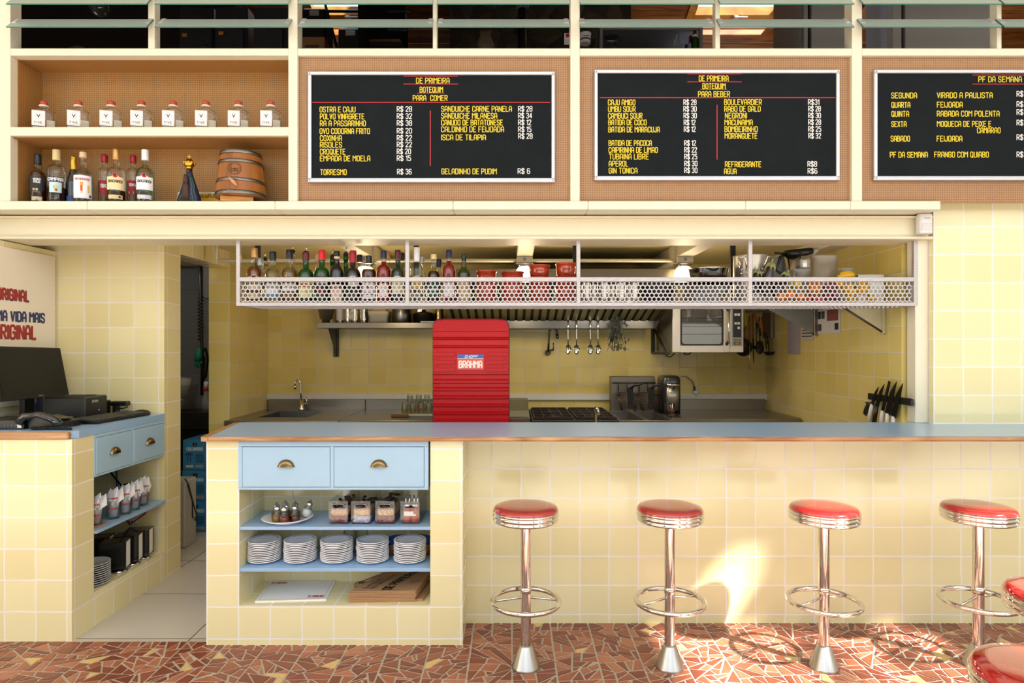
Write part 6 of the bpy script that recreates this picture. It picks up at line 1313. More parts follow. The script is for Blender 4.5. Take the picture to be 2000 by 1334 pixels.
MB().loft([(0, wd*.66, .03, 3), (hz*.68, wd*.66, .03, 3)], (xc+.004, d+.012, ZW+.03), 20).build('steel_front', mat('dispenser_steel', '9a968c', .3, .8), t, True); MB().loft([(0, wd*.7, .034, 3), (.025, wd*.7, .034, 3)], (xc+.004, d+.008, ZW+hz*.72), 20).build('steel_band', M_CHROME, t, True)
m = MB(); m.tube([(xc+.004, d-.02, ZW+hz*.66), (xc+.004, d-.02, ZW+hz*.71)], .012, 8); m.build('spout', M_BLACK, t, True)
m = MB(); m.tube([P(1330, 735, 5.45), P(1340, 735, 5.55), P(1352, 744, 5.64), P(1357, 757, 5.66)], .006, 6); tag(m.build('water_hose', c_('b8ae94')), 'thin pale hose running from dispenser to wall valve', 'hose')
t = thing('wall_valve', 'small white wall valve with blue collar right of dispenser', 'valve', P(1357, 766, 5.67)); m = MB(); v = P(1357, 766, 5.675); m.lathe([(.022, 0), (.022, -.03), (.012, -.045)], v, 14, axis='y'); m.build('knob', W, t, True); m = MB(); m.tube([P(1356.5, 763, 5.65), P(1356, 755, 5.65)], .009, 8); m.build('collar', mat('blue_collar', '1c2c7c', .4), t, True)
def tumb(loc, r, h, label, mt=G_CLEAR, band=None, group=None, down=False):
    t = thing('drinking_glass', label, 'glass', loc, 0, group); k = [(r*.78, 0), (r*.8, .004), (r*.92, h*.55), (r, h), (r*.93, h-.001), (r*.74, .012), (0, .012)]
    if down: k = [(a, h-z) for a, z in k]
    MB().lathe(k, n=16).build('body', mt, t)
    if band: MB().lathe([(r*.93, h*.42), (r*.95, h*.5)], n=16, cap=(False, False)).build('printed_band', band, t)
    return t
d = 5.05; tumb((X(1311.5, d), d, Z(805, d)-.02 if False else ZW+.005), .028, .10, 'small glass with red band in front of the water dispenser', band=mat('red_band', 'a83a34', .4))
tag(MB().box(X(1296, 5.0)+.055, X(1330, 5.0), 4.965, 5.2, ZW+.0005, ZW+.004).build('drip_tray', M_STD), 'dark tray under the small glass at the dispenser', 'tray')
# glasses on a perforated rack left of the cooler
d = 5.2; t = thing('glass_rack', 'pale plastic glass rack tray behind red cooler', 'rack', (X(812, d), d, ZW)); 
MB().box(X(776, d), X(852, d), 5.05, 5.5, ZW+.001, ZW+.018, .003).build('tray', c_('a8a498'), t, True)
gz = ZW+.019; n_ = 0
for r_, (yy_, zz0, pxs) in enumerate(((5.12, gz, (791, 807, 823, 838)), (5.24, gz, (798, 815, 831, 846)), (5.40, gz, (801, 818, 834)))):
    for i, px in enumerate(pxs):
        tumb((X(px, yy_), yy_, gz), .030, .085 if r_ < 2 else .13, '%s upturned glass of the %s row on the rack tray' % (ordinal(i), ('front', 'middle', 'back')[r_]), glass('rack_glass', 'f0f2ee', .1), mat('red_band', 'a83a34', .4) if r_ == 0 and i == 2 else None, 'upturned glasses on the rack', True); n_ += 1
tag(MB().box(X(768, 5.1), X(800, 5.1), 5.0, 5.045, ZW+.001, ZW+.022, .003).build('wicker_mat', mat('wicker', '6a4a24', .7, var=.4, scale=80)), 'small brown wicker edge in front of glass rack', 'mat')
# --- power pipe, globe lamps
m = MB(); zp = Z(509, 4.5); m.tube([(X(424, 4.5), 4.5, zp), (1.16, 4.5, zp)], .0125, 10); m.tube([(X(424, 4.5), 4.5, zp-.012), (X(424, 4.5), 4.5, 2.19)], .0125, 8)
tag(m.build('conduit', M_CREAM), 'cream electrical conduit running under the kitchen ceiling', 'conduit')
for x, lb in ((-1.04, 'globe lamp half hidden behind bottles at the left'), (.09, 'white globe lamp behind the clay bowls'), (1.216, 'white globe lamp between the casserole and pans')):
    t = thing('globe_lamp', lb, 'lamp', (x, 4.5, 2.08)); MB().box(x-.055, x+.055, 4.45, 4.55, Z(515, 4.5), Z(502, 4.5), .003).build('junction_box', M_CREAM, t, True)
    m = MB(); m.cyl((x, 4.449, Z(508, 4.5)), .012, .003, 12, axis='y'); m.build('box_screw', M_SCREW, t, True)
    m = MB(); zz = Z(515, 4.5); m.lathe([(.072, -.008), (.074, -.004), (.05, 0)], (x, 4.5, zz), 24); m.lathe([(.045, -.028), (.055, -.006)], (x, 4.5, zz), 20); m.build('collar', M_CHROME, t, True)
    zg = zz-.028; MB().lathe([(.046, 0), (.06, -.02), (.068, -.055), (.064, -.09), (.046, -.115), (.0, -.125)], (x, 4.5, zg), 28).build('globe', mat('lit_globe', 'fff4dc', .3, emit='ffdfa8', es=6), t, True)
    pl = bpy.data.lights.new('globe_light', 'POINT'); pl.energy = 7.5; pl.color = (1, .8, .52); pl.shadow_soft_size = .07; po = bpy.data.objects.new('globe_light', pl); COL.objects.link(po); po.location = (x, 4.5, zg-.2)
# --- right wall: triangular shelf brackets, papers, photo board, knives
XW = 2.268
for y0, y1, zt2, zb2, lb in ((5.25, 4.62, None, None, 'grey triangular steel shelf bracket on right wall, farther one'), (4.60, 3.95, None, None, 'grey triangular steel shelf bracket on right wall, nearer one')): pass
t = thing('shelf_bracket', 'grey triangular steel bracket on the right wall, farther of two', 'bracket', (XW, 4.7, 1.6)); dA = 2.25*F/591
MB().prism([(X(1500, 4.72), 1.735), (XW, 1.735), (XW, Z(655, 4.72))], lambda u, v, w: (u, 4.72+w, v), .006).build('plate', mat('bracket_grey', '868480', .5, .4, var=.15), t, True)
m = MB(); m.box(XW-.03, XW, 4.70, 4.74, Z(655, 4.72), 1.735, .002); m.build('flange', M_STK, t, True)
t = thing('shelf_bracket', 'cream grey triangular steel bracket on the right wall, nearer of two', 'bracket', (XW, 3.9, 1.6)); d = 3.86
MB().prism([(X(1637, d), Z(594, d)), (XW, Z(594, d)), (XW, Z(652, d))], lambda u, v, w: (u, d+w, v), .006).build('plate', mat('bracket_cream', 'b8ae8c', .45, .2, var=.15), t, True)
m = MB(); a, b = Vector((X(1637, d), d, Z(594, d))), Vector((XW, d, Z(652, d))); m.tube([a, b], .006, 6); m.build('edge_rod', M_STD, t, True); m = MB(); m.box(XW-.02, XW, d-.01, d+.02, Z(652, d), Z(594, d), .002); m.build('flange', mat('bracket_cream', 'b8ae8c', .45, .2), t, True)
t = thing('bracket_shelf', 'steel wall shelf on the brackets hidden above the hanging basket edge', 'shelf', (2.0, 4.3, 1.74)); MB().box(1.93, XW, 3.95, 5.25, 1.737, 1.752, .002).build('board', M_STK, t, True)
def onwall(px): return XW*F/(px-CX)
def sheet(x0, x1, zt0, zb0, label, mt, name='notice_sheet', prints=()):
    y0, y1 = onwall(x1), onwall(x0); t = thing(name, label, 'notice', (XW, (y0+y1)/2, zb0)); MB().box(XW-.004, XW, y0, y1, zb0, zt0).build('paper', mt, t, True)
    for (u0, u1, v0, v1, pm, nm) in prints: MB().box(XW-.0055, XW-.004, y1+(y0-y1)*u0, y1+(y0-y1)*u1, zb0+(zt0-zb0)*v0, zb0+(zt0-zb0)*v1).build(nm, pm, t, True)
    return t
yA = onwall(1551); sheet(1539, 1563, Z(610, yA)+.1, Z(692, yA), 'long grey sheet hanging on right wall below the farther bracket', c_('9d949c'))
yA = onwall(1577); sheet(1565, 1589, Z(630, yA)+.1, Z(665, yA), 'printed notice sheet with text lines beside long grey sheet', c_('b8aeac'), prints=[(.1, .9, .12+.1*k, .15+.1*k, IK, 'text_line') for k in range(6)])
yA = onwall(1619); sheet(1597, 1642, Z(602, yA), Z(652, yA), 'white photo board with snapshots on right wall between brackets', c_('c4c0c2'), 'photo_board', [(.05, .17, .6, .9, M_INK, 'snapshot'), (.2, .34, .6, .9, c_('3a3834'), 'snapshot'), (.45, .92, .5, .93, c_('7a3a34'), 'snapshot'), (.05, .2, .12, .4, c_('403e3c'), 'snapshot'), (.78, .93, .15, .4, M_INK, 'snapshot')])
yk0, yk1 = onwall(1788), onwall(1699); t = thing('knife_rack', 'black magnetic knife strip on the right kitchen wall', 'knife rack', (XW, 3.8, Z(778, 3.9)))
zc2 = 1.465-(779-675)*3.9/F*1.0
def zk(py, px): return Z(py, onwall(px))
m = MB(); y0, y1 = onwall(1786), onwall(1699.5); m.box(XW-.018, XW, y0, y1, zk(786, 1740), zk(773, 1740), .005); m.build('strip', M_BLACK, t, True)
M_BLD = mat('dark_blade', '2c2a26', .3, .7)
for i, (ax, ay, bx_, by_, hx_, hy_, wd, hm, lb) in enumerate(((1723, 755, 1712, 793, 1704, 826, .022, W, 'first knife from the left with slim white handle'), (1734, 750, 1722, 797, 1716, 828, .026, M_BLACK, 'serrated knife with black handle, second on the strip'), (1746, 746, 1733, 805, 1729, 830, .022, W, 'knife with squared tip and cream handle, third on the strip'), (1758.5, 745, 1745, 812, 1743, 832, .04, W, 'broad chef knife with white handle, fourth on the strip'), (1771, 748, 1757, 818, 1755, 834, .04, W, 'broad chef knife half hidden by the post, fifth on strip'))):
    t = thing('knife', lb, 'knife', (XW-.02, onwall(bx_), zk(by_, bx_)), 0, 'knives on the magnetic strip')
    T, B, Hn = [(onwall(x), zk(y, x)) for x, y in ((ax, ay), (bx_, by_), (hx_, hy_))]
    v = Vector((B[0]-T[0], B[1]-T[1])); n_ = Vector((-v.y, v.x)).normalized()*wd*1.35
    if n_.x < 0: n_ = -n_
    tp = Vector(T); bt = Vector(B)
    poly = [tuple(tp), tuple(tp+v*.15+n_*.35), tuple(tp+v*.4+n_*.8), tuple(bt+n_), tuple(bt), tuple(tp+v*.5)]
    if i == 2: poly = [tuple(tp), tuple(tp+n_*.7), tuple(bt+n_), tuple(bt)]
    MB().prism(poly, lambda u, v_, w: (XW-.019-w, u, v_), .003).build('blade', M_BLD, t, True)
    m = MB(); c0 = bt+n_*.45; m.tube([(XW-.021, c0.x, c0.y+.004), (XW-.022, (c0.x+Hn[0]+n_.x*.4)/2, (c0.y+Hn[1])/2), (XW-.021, Hn[0]+n_.x*.4, Hn[1])], [.011, .012, .013], 8); m.build('handle', hm, t, True)
t = thing('paring_knife', 'small black handled knife at the left end of the magnetic strip', 'knife', (XW-.02, onwall(1703), zk(800, 1703))); m = MB(); q = lambda x, y: (XW-.02, onwall(x), zk(y, x)); m.tube([q(1711, 785), q(1703, 790), q(1700, 798), q(1699, 807), q(1700, 811)], [.006, .012, .018, .022, .014], 8); m.tube([q(1697, 786), q(1703, 789), q(1708, 792)], [.004, .012, .01], 8); m.build('handle', M_BLACK, t, True)
# ================= THINGS IN THE NICHES, ON THE DESK, IN THE PASSAGE =================
M_CER = mat('white_ceramic', 'efedf0', .15, coat=.5, var=.02); M_BLR = mat('blue_glaze_ring', '28408e', .2, coat=.5)
def platemesh(r, name):
    m = MB(); h = .016
    m.lathe([(r*.55, 0), (r*.58, .003), (r*.8, .007), (r*.985, .0125), (r, .0145), (r*.985, .0165), (r*.93, .0158)], n=40, cap=(True, False))
    m.lathe([(r*.855, .0142), (r*.83, .0136)], n=40, mi=1, cap=(False, False)); m.lathe([(r*.93, .0158), (r*.855, .0142)], n=40, cap=(False, False)); m.lathe([(r*.83, .0136), (r*.68, .009), (r*.62, .0062), (0, .0058)], n=40, cap=(False, False))
    return m.build(name, [M_CER, M_BLR])
PL = None; pitch = .0086
for s, (px, lb) in enumerate(((517, 'leftmost'), (586.5, 'second'), (658, 'middle'), (728, 'fourth'), (800.5, 'rightmost'))):
    D = 3.215; x = X(px, D); N = 12; zb = ZL+.0005
    for i in range(N):
        if PL is None: o = PL = platemesh(.0815, 'plate')
        else: o = PL.copy(); COL.objects.link(o)
        o.location = (x+rnd.uniform(-.002, .002), D+rnd.uniform(-.002, .002), zb+i*pitch); o.rotation_euler = (0, 0, rnd.random()*6)
        k = N-1-i; tag(o, ('topmost blue ringed white plate of the %s plate stack' if k == 0 else ordinal(k)+' plate from the top of the %s plate stack' if i else 'bottom plate of the %s plate stack') % lb, 'plate', 'blue ringed plates stacked on the niche shelf')
# plate of oil bottles on the upper shelf
D = 3.20; xo = X(562, D); zo = ZU
t = thing('oval_plate', 'white plate carrying the little oil bottles on upper niche shelf', 'plate', (xo, D, zo)); m = MB(); r = .125
m.lathe([(r*.6, 0), (r*.63, .004), (r*.97, .022), (r, .025), (r*.97, .027), (r*.64, .010), (0, .008)], n=40); m.build('dish', M_CER, t)
M_OIL = [glass('oil_gold', 'd09a20', .03, body=.7), glass('oil_red', 'b8400c', .03, body=.7), glass('oil_brown', '8a4818', .03, body=.7)]
def cruet(loc, oil, label, salt=False, tilt=0):
    t = thing('oil_bottle' if not salt else 'salt_shaker', label, 'bottle' if not salt else 'shaker', loc, 0, 'oil bottles on the white plate' if not salt else None)
    MB().lathe([(.022, 0), (.025, .004), (.0255, .03), (.022, .042), (.015, .052), (.0135, .062)], n=18).build('body', G_CLEAR, t)
    MB().lathe([(.022, .003), (.0235, .006), (.0235, .03 if not salt else .036), (0, .03 if not salt else .036)], n=18).build('liquid' if not salt else 'salt', oil, t)
    MB().lathe([(.0155, .058), (.0165, .06), (.0165, .068), (.014, .074), (.006, .079), (.004, .086), (0, .087)], n=16).build('cap', M_CHROME, t); t.rotation_euler = (0, tilt, 0); return t
ob = [(-.058, .005, 0, 'at the far left'), (-.04, -.035, 0, 'at the front left'), (-.027, .045, 0, 'at the back left'), (.002, -.055, 1, 'front centre, with red oil'), (-.008, .0, 2, 'in the middle of the cluster'), (.028, .03, 0, 'at the back right of centre'), (.044, -.025, 2, 'at the front right')]
for dx, dy, oi, lb in ob: cruet((xo+dx, D+dy, zo+.010), M_OIL[oi], 'small glass oil bottle with steel cap %s of the plate' % lb)
cruet((xo+.078, D+.03, zo+.02), mat('salt', 'e8e4e6', .8), 'salt shaker tilted at the right side of the oil plate', True, .35)
# clear bins of sachets
G_ACR = glass('clear_acrylic', 'fafbfc', .03, fmax=.22)
M_SACH = [mat('dark_red_sachet', '7a3034', .4, var=.5, scale=60), mat('peach_sachet', 'e4b48e', .4, var=.35, scale=70), mat('silver_sachet', 'b4b0c4', .35, var=.5, scale=90), mat('red_sauce', 'b8401c', .3, var=.3)]
for i, (px, lb, low, mid) in enumerate(((659, 'leftmost clear bin filled with dark red sachets', 0, 1), (703, 'second clear bin filled with pale and silver sachets', 2, 1), (750, 'third clear bin filled with dark pods', 0, 1), (799, 'rightmost clear bin holding two red sauce jars and spoons', 3, 3))):
    D = 3.15; hw = .0475; dp = .25; h = .115; x = X(px, D)+.004; t = thing('clear_bin', lb, 'bin', (x, D, ZU), -.03, 'clear plastic bins on upper niche shelf')
    dp = .235
    f = lambda u, v, w: (u, w, v)
    m = MB(); e = .003; m.box(-hw, hw, 0, dp, 0, e); m.box(-hw, -hw+e, 0, dp, e, h); m.box(hw-e, hw, 0, dp, e, h); m.box(-hw+e, hw-e, dp-e, dp, e, h); m.build('box', G_ACR, t)
    m = MB(); hp = rrect(-.03, .03, h*.68, h*.86, .012); n = len(hp); pts = [(-hw, 0), (hw, 0), (hw, h), (-hw, h)]
    m.box(-hw, hw, 0, e, 0, h*.68); m.box(-hw, -.03, 0, e, h*.68, h*.86); m.box(.03, hw, 0, e, h*.68, h*.86); m.box(-hw, hw, 0, e, h*.86, h); m.build('front', G_ACR, t)
    m = MB(); m.tube([(u, -.0005, v) for u, v in hp], .002, 6, True); m.build('handle_rim', glass('acrylic_rim', 'c8d0d8', .4), t)
    if i < 3:
        r5 = random.Random(i); mm = MB()
        for lv, mt_i in ((0, low), (1, mid)):
            mm = MB(); z0_ = e+.001+lv*.036; mm.loft([(z0_, .0435, dp*.46, 8), (z0_+.034, .0435, dp*.46, 8)], (0, dp/2, 0), 24)
            for k in range(30): mm.ball((r5.uniform(-.034, .034), r5.uniform(.008, .02), z0_+r5.uniform(.006, .032)), r5.uniform(.006, .012), r5.uniform(.004, .007), r5.uniform(.004, .009), 8)
            mm.build('sachets', M_SACH[mt_i], t)
        mm = MB()
        for k in range(26): mm.ball((r5.uniform(-.034, .034), r5.uniform(.012, dp-.02), h*.7+r5.uniform(-.006, .02 if i != 2 else .03)), r5.uniform(.008, .02 if i == 2 else .012), .012, .006, 8)
        mm.build('top_sachets', mat('dark_pods', '2c0e12', .35, var=.5, scale=60), t)
    else:
        for k, u in enumerate((-.02, .022)):
            j = MB(); j.lathe([(.019, .004), (.0205, .008), (.0205, .085), (.018, .09)], (u, .03, 0), 18); jo = j.build('sauce_jar', M_SACH[3], t)
            MB().lathe([(.0215, .078), (.0215, .098), (.0, .1)], (u, .03, 0), 18).build('lid', M_CHROME, jo)
            for dx in (-.006, .008): s_ = MB(); s_.tube([(u+dx, .035, .09), (u+dx*1.6, .045, .135)], .004, 6); s_.build('spoon', M_CHROME, jo)
        MB().box(-.03, .018, -.0015, -.0005, .052, .064).build('label', W, t); MB().box(-.03, .03, -.0015, -.0005, .042, .052).build('label', W, t)
# things behind the plates
for px, lb in ((683, 'left'), (707, 'right')):
    D = 3.34; t = thing('cheese_shaker', 'clear glass shaker with steel lid behind the plate stacks, %s one' % lb, 'shaker', (X(px, D), D, ZL), 0, 'glass shakers behind the plates'); MB().lathe([(.03, 0), (.034, .005), (.036, .09), (.03, .115), (.029, .13)], n=16).build('body', G_CLEAR, t); MB().lathe([(.031, .126), (.034, .128), (.034, .15), (.026, .165), (0, .168)], n=18).build('lid', mat('dark_lid', '2c2c2e', .3, .6), t)
t = thing('wicker_basket', 'low wicker basket lined with blue cloth behind the right plate stacks', 'basket', (X(800, 3.34), 3.34, ZL)); m = MB(); m.loft([(0, .115, .05, 4), (.05, .12, .055, 4), (.055, .12, .055, 4)], n=28); m.build('weave', mat('basket_wicker', '9a6a34', .7, var=.5, scale=90, bump=.5, bscale=120), t); MB().loft([(.045, .112, .05, 4), (.075, .116, .054, 4), (.085, .1, .04, 3)], n=24).build('cloth', mat('blue_cloth', '1e4aa0', .7), t)
# placemats and paper bags on the tiled sill
ZS = NS
def flat(pts, z, t_, name, mt, parent): return MB().prism([(a, b) for a, b in pts], lambda u, v, w: (u, v, z+w), t_).build(name, mt, parent, True)
def gp(px, py, z): D = (H-z)*F/(py-CY); return (X(px, D), D)
c4 = [gp(498, 1177, ZS), gp(637, 1173, ZS), gp(658, 1133, ZS), gp(530, 1136, ZS)]
t = thing('placemat_stack', 'stack of white paper placemats with red border on the niche sill', 'placemats', (c4[0][0], c4[0][1], ZS)); flat(c4, ZS, .007, 'paper', M_WHITE, t)
A, Bv, Dv = Vector(c4[0]), Vector(c4[1])-Vector(c4[0]), Vector(c4[3])-Vector(c4[0]); g = lambda u, v: (*(A+Bv*u+Dv*v), ZS+.0078); g2 = lambda u, v: (*(A+Bv*u+Dv*v), ZS+.0082)
k = MB()
for q in ((.04, .96, .05, .055), (.04, .96, .945, .95), (.04, .043, .05, .95), (.957, .96, .05, .95)): k.quads(rect2d(*q), g)
k.quads(text2d('DE PRIMEIRA', .05, .8, .085, .22, .3), g2); k.quads(text2d('DE PRIMEIRA', .72, .1, .085, .22, .3), g2); k.build('red_print', M_INKR, t, True, recalc=False)
M_KRAFT = mat('kraft_paper', 'b08660', .75, var=.1, scale=12, bump=.15, bscale=30)
t = thing('paper_bag_stack', 'stack of folded brown paper carrier bags with black print', 'paper bags', (X(755, 3.2), 3.2, ZS)); z = ZS; r6 = random.Random(2)
base = [gp(681, 1178, ZS), gp(812, 1176, ZS), (gp(812, 1176, ZS)[0]+.035, 3.40), (gp(681, 1178, ZS)[0]+.115, 3.40)]
for i in range(9):
    j = r6.uniform(-.004, .004); w_ = .0065
    flat([(a+j, b+j*.5) for a, b in base], z, w_-.0015, 'bag', M_KRAFT, t); z += w_
bl = [(base[1][0]-.0, base[1][1]+.01), (base[1][0]+.035, base[1][1]+.01), (base[2][0]+.04, 3.40), (base[2][0], 3.40)]
flat(bl, ZS, .012, 'flap', M_KRAFT, t)
A, Bv, Dv = Vector(base[0]), Vector(base[1])-Vector(base[0]), Vector(base[3])-Vector(base[0]); g = lambda u, v: (*(A+Bv*u+Dv*v), z+.0006); k = MB()
# lettering runs up the bag
rot = lambda u, v: g(.5-(v-.5), u) if False else g(1-v, u)
k.quads(text2d('CHEGUEI', .12, .80, .06, .5, .16), lambda u, v: g(1-v, u)); k.quads(text2d('VEM SEGUNDAR', .1, .69, .06, .72, .16), lambda u, v: g(1-v, u))
k.quads(text2d('DE PRIMEIRA', .06, .44, .12, .9, .34), lambda u, v: g(1-v-.18*(1-math.cos((u-.3)*2.2)) if False else 1-v+.16*(u-.5)**2, u))
k.quads(ring2d(.78, .45, .06, .012), g); k.build('lettering', IK, t, True, recalc=False)
m = MB()
for i in range(8):
    zz = ZS+.006+i*.006; a, b = Vector(base[0]), Vector(base[3]); p0, p1 = a+(b-a)*.3, a+(b-a)*.85; pts = []
    for q in range(9): an = PI*q/8; s_ = p0+(p1-p0)*(q/8); o_ = math.sin(an)*(.05+.008*((i*7) % 3)); pts.append((s_.x-o_, s_.y+.01*math.sin(i), zz+.008*math.sin(an*2+i)))
    m.tube(pts, .0035, 6)
m.build('twisted_handles', mat('kraft_twine', '9a744e', .8), t, True)
# small black shelf pegs are skipped: they are hidden by the boards
# ---------------- left desk: things under it ----------------
def onx(px, xw=-2.18): return xw*F/(px-CX)
ZSH = .497
def napkinglass(px, label, x=-2.36, sc=1):
    y = x*F/(px-CX); t = thing('napkin_glass', label, 'glass', (x, y, ZSH+.0005), 0, 'glasses of folded napkins under the desk'); r = .039
    MB().lathe([(r*.8, 0), (r*.82, .006), (r*.95, .06), (r, .105), (r*.96, .105), (r*.78, .01), (0, .01)], n=18).build('glass', G_CLEAR, t)
    m = MB(); m.tube([(0, 0, .012), (0, 0, .08), (0, .004, .12)], [.018, .030, .034], 12); a = rnd.uniform(-.3, .3)
    for k, (dx, dy, hh) in enumerate(((0, -.01, .175), (.012, .012, .165), (-.01, .008, .155))): m.add([(dx-.028, dy-.02, .09), (dx+.028, dy-.024, .09), (dx+.03, dy+.02, .105), (dx+.012, dy+.03, hh), (dx-.02, dy+.012, hh-.03), (dx-.03, dy-.004, .12)], [(0, 1, 2, 3, 4, 5)]); m.add([(dx-.03, dy-.02, .08), (dx+.03, dy-.024, .08), (dx+.022, dy-.01, hh-.02), (dx-.008, dy, hh-.005), (dx-.03, dy-.006, .125)], [(0, 1, 2, 3, 4)])
    n_ = m.build('napkins', mat('napkin_paper', 'f0eef2', .8, var=.03, bump=.2, bscale=40), t)
    k = MB(); wv = lambda u, v: (.0375*math.cos(u/.0375-.9), .0375*math.sin(u/.0375-.9), v); k.quads(text2d('DE PRIMEIRA', 0, .055, .011, .05, .34, 'c'), wv); k.quads(text2d('DE PRIMEIRA', 0, .112, .010, .05, .34, 'c'), wv); k.build('red_print', M_INKR, n_, recalc=False); t.rotation_euler = (0, 0, a); return t
for px, lb, x in ((187, 'glass of white napkins half cut off by the tiled pier', -2.24), (221, 'second glass of white napkins from the tiled pier', -2.235), (244, 'third glass of white napkins from the tiled pier', -2.23), (262, 'fourth glass of white napkins from the tiled pier', -2.23), (278, 'glass of white napkins nearest the back wall', -2.245)): napkinglass(px, lb, x)
tag(MB().box(-2.30, -2.2, 3.33, 3.46, ZSH, ZSH+.006).build('printed_card', c_('a88070')), 'brown printed card lying on blue shelf under the desk', 'card')
ZP = .1765
def dispenser(px, label, x=-2.30, sc=1.0):
    y = x*F/(px-CX); t = thing('napkin_dispenser', label, 'dispenser', (x, y, ZP), .25, 'black napkin dispensers under the desk'); h = .155; w_ = .05
    MB().lathe([(.05, 0), (.052, .006), (.03, .014), (.012, .02)], n=24, sy=1).build('foot', M_CHROME, t)
    m = MB(); m.box(-.085, .05, -w_, w_, .02, .024); m.box(-.085, .05, -w_, w_, .02+h-.004, .02+h, .002); m.box(-.085, .05, -w_, -w_+.003, .02, .02+h); m.box(-.085, .05, w_-.003, w_, .02, .02+h); m.box(.044, .05, -w_, -w_+.012, .02, .02+h); m.box(.044, .05, w_-.012, w_, .02, .02+h); m.build('case', mat('black_case_metal', '1a1918', .2, coat=.4), t)
    MB().box(-.08, .047, -w_+.012, w_-.012, .026, .02+h-.006).build('napkins', mat('napkin_paper', 'f0eef2', .8), t); return t
for px, lb in ((200, 'black napkin dispenser at the far left behind grey plates'), (232, 'nearest black napkin dispenser right of the grey plates'), (257, 'middle black napkin dispenser on the tiled plinth'), (278, 'black napkin dispenser nearest the back wall')): dispenser(px, lb, -2.40 if px == 200 else -2.25)
GP = None; y0 = 3.43; x0 = -2.272
for i in range(10):
    if GP is None: GP = platemesh(.09, 'grey_plate'); GP.data.materials[0] = mat('grey_ceramic', 'b4b8ba', .2, coat=.4); GP.data.materials[1] = GP.data.materials[0]; o = GP
    else: o = GP.copy(); COL.objects.link(o)
    o.location = (x0, y0, ZP+.0005+i*.0115); tag(o, ('topmost' if i == 9 else 'bottom' if i == 0 else ordinal(9-i)+' from the top')+' grey plate in the stack under the desk', 'plate', 'grey plates under the cashier desk')
t = thing('wall_socket', 'white double wall socket behind the napkin dispensers', 'socket', (-2.3, 3.977, .46)); d = 3.977; MB().box(X(249, d), X(270, d), d-.008, d, Z(1024, d), Z(1005, d)-.0, .002).build('cover', W, t, True); k = MB(); [k.box(X(p_, d), X(p_+2, d), d-.0095, d-.008, Z(1020, d), Z(1017, d)) for p_ in (253, 258, 263)]; k.build('holes', IK, t, True)
for pts, mt, lb in (([(-2.52, 3.94, .77), (-2.5, 3.93, .7), (-2.42, 3.93, .6), (-2.34, 3.95, .62), (-2.3, 3.95, .5)], M_BLACK, 'black cable looping behind the napkin glasses'), ([(-2.46, 3.94, .77), (-2.46, 3.96, .55), (-2.40, 3.93, .4), (-2.3, 3.95, .45)], mat('blue_cable', '1c50a0', .4), 'blue network cable behind the blue shelf'), ([(-2.42, 3.9, .47), (-2.36, 3.92, .36), (-2.28, 3.94, .42), (-2.26, 3.95, .47)], mat('red_cable', '7a2c2c', .4), 'reddish cable loop below the blue shelf')):
    m = MB(); m.tube([Vector(a) for a in pts], .006, 6); tag(m.build('cable', mt), lb, 'cable')
# ---------------- left desk: things on it ----------------
ZD = 1.0395
# monitor facing the passage
t = thing('monitor', 'black flat computer monitor standing on the cashier desk', 'monitor', (-2.68, 3.55, ZD)); pA, pB = Vector((-2.63, 3.27, 1.178)), Vector((-2.70, 3.87, 1.165)); upv = Vector((-.055, 0, .285)); e1 = (pB-pA); nn = e1.cross(upv).normalized(); nn = nn if nn.x > 0 else -nn
def slabq(a0, a1, b0, b1, d0, d1):
    vs = [pA+e1*a+upv*b+nn*d for a in (a0, a1) for b in (b0, b1) for d in (d0, d1)]; return vs
fq = [(0, 1, 3, 2), (4, 6, 7, 5), (0, 4, 5, 1), (2, 3, 7, 6), (0, 2, 6, 4), (1, 5, 7, 3)]
MB().add(slabq(0, 1, 0, 1, -.03, 0), fq).build('bezel', mat('monitor_black', '0b0b0b', .4, spec=.2), t, True); MB().add(slabq(.03, .975, .08, .955, 0, .001), fq).build('screen', mat('screen_black', '0a0a08', .3, spec=.15), t, True)
k = MB(); k.quads(disc2d(.53, .04, .012), lambda u, v: tuple(pA+e1*u+upv*(v*1.0)+nn*.0015)); k.quads(text2d('LG', .55, .03, .022, .03, .2), lambda u, v: tuple(pA+e1*u+upv*v+nn*.0015)); k.build('logo', c_('a8a4a0'), t, True, recalc=False)
m = MB(); m.box(-2.75, -2.72, 3.54, 3.62, ZD, 1.3, .003); m.build('stand_neck', M_BLACK, t, True); MB().loft([(0, .085, .12, 3), (.012, .08, .11, 3)], (-2.76, 3.56, ZD), 24).build('stand_base', M_BLACK, t, True)
# printer
D = 3.66; t = thing('receipt_printer', 'black box receipt printer behind the keyboard', 'printer', (X(120, D), D, ZD)); a, b = X(76, 3.55), X(156, 3.55); pz = Z(776, 3.6)
P0 = [(-2.66, 3.70), (-2.425, 3.52), (-2.335, 3.60), (-2.57, 3.80)]
a1, b1 = -2.62, -2.40
m = MB(); m.box(-2.66, -2.42, 3.60, 3.80, ZD, pz, .008); pb = m.build('case', mat('printer_black', '121212', .4), t, True)
fx = lambda u, v: (-2.4195, 3.60+u, v); k = MB(); k.quads(text2d('EPSON', .06, pz-.035, .012, .05, .24), fx); k.build('lettering', c_('b8b8bc'), t, True, recalc=False); k = MB(); k.quads(disc2d(.12, ZD+.05, .004), fx); k.build('power_light', mat('blue_led', '3a6cff', .3, emit='3a6cff', es=2), t, True, recalc=False)
MB().box(-2.60, -2.46, 3.65, 3.76, pz, pz+.004).build('paper_slot', IK, t, True)
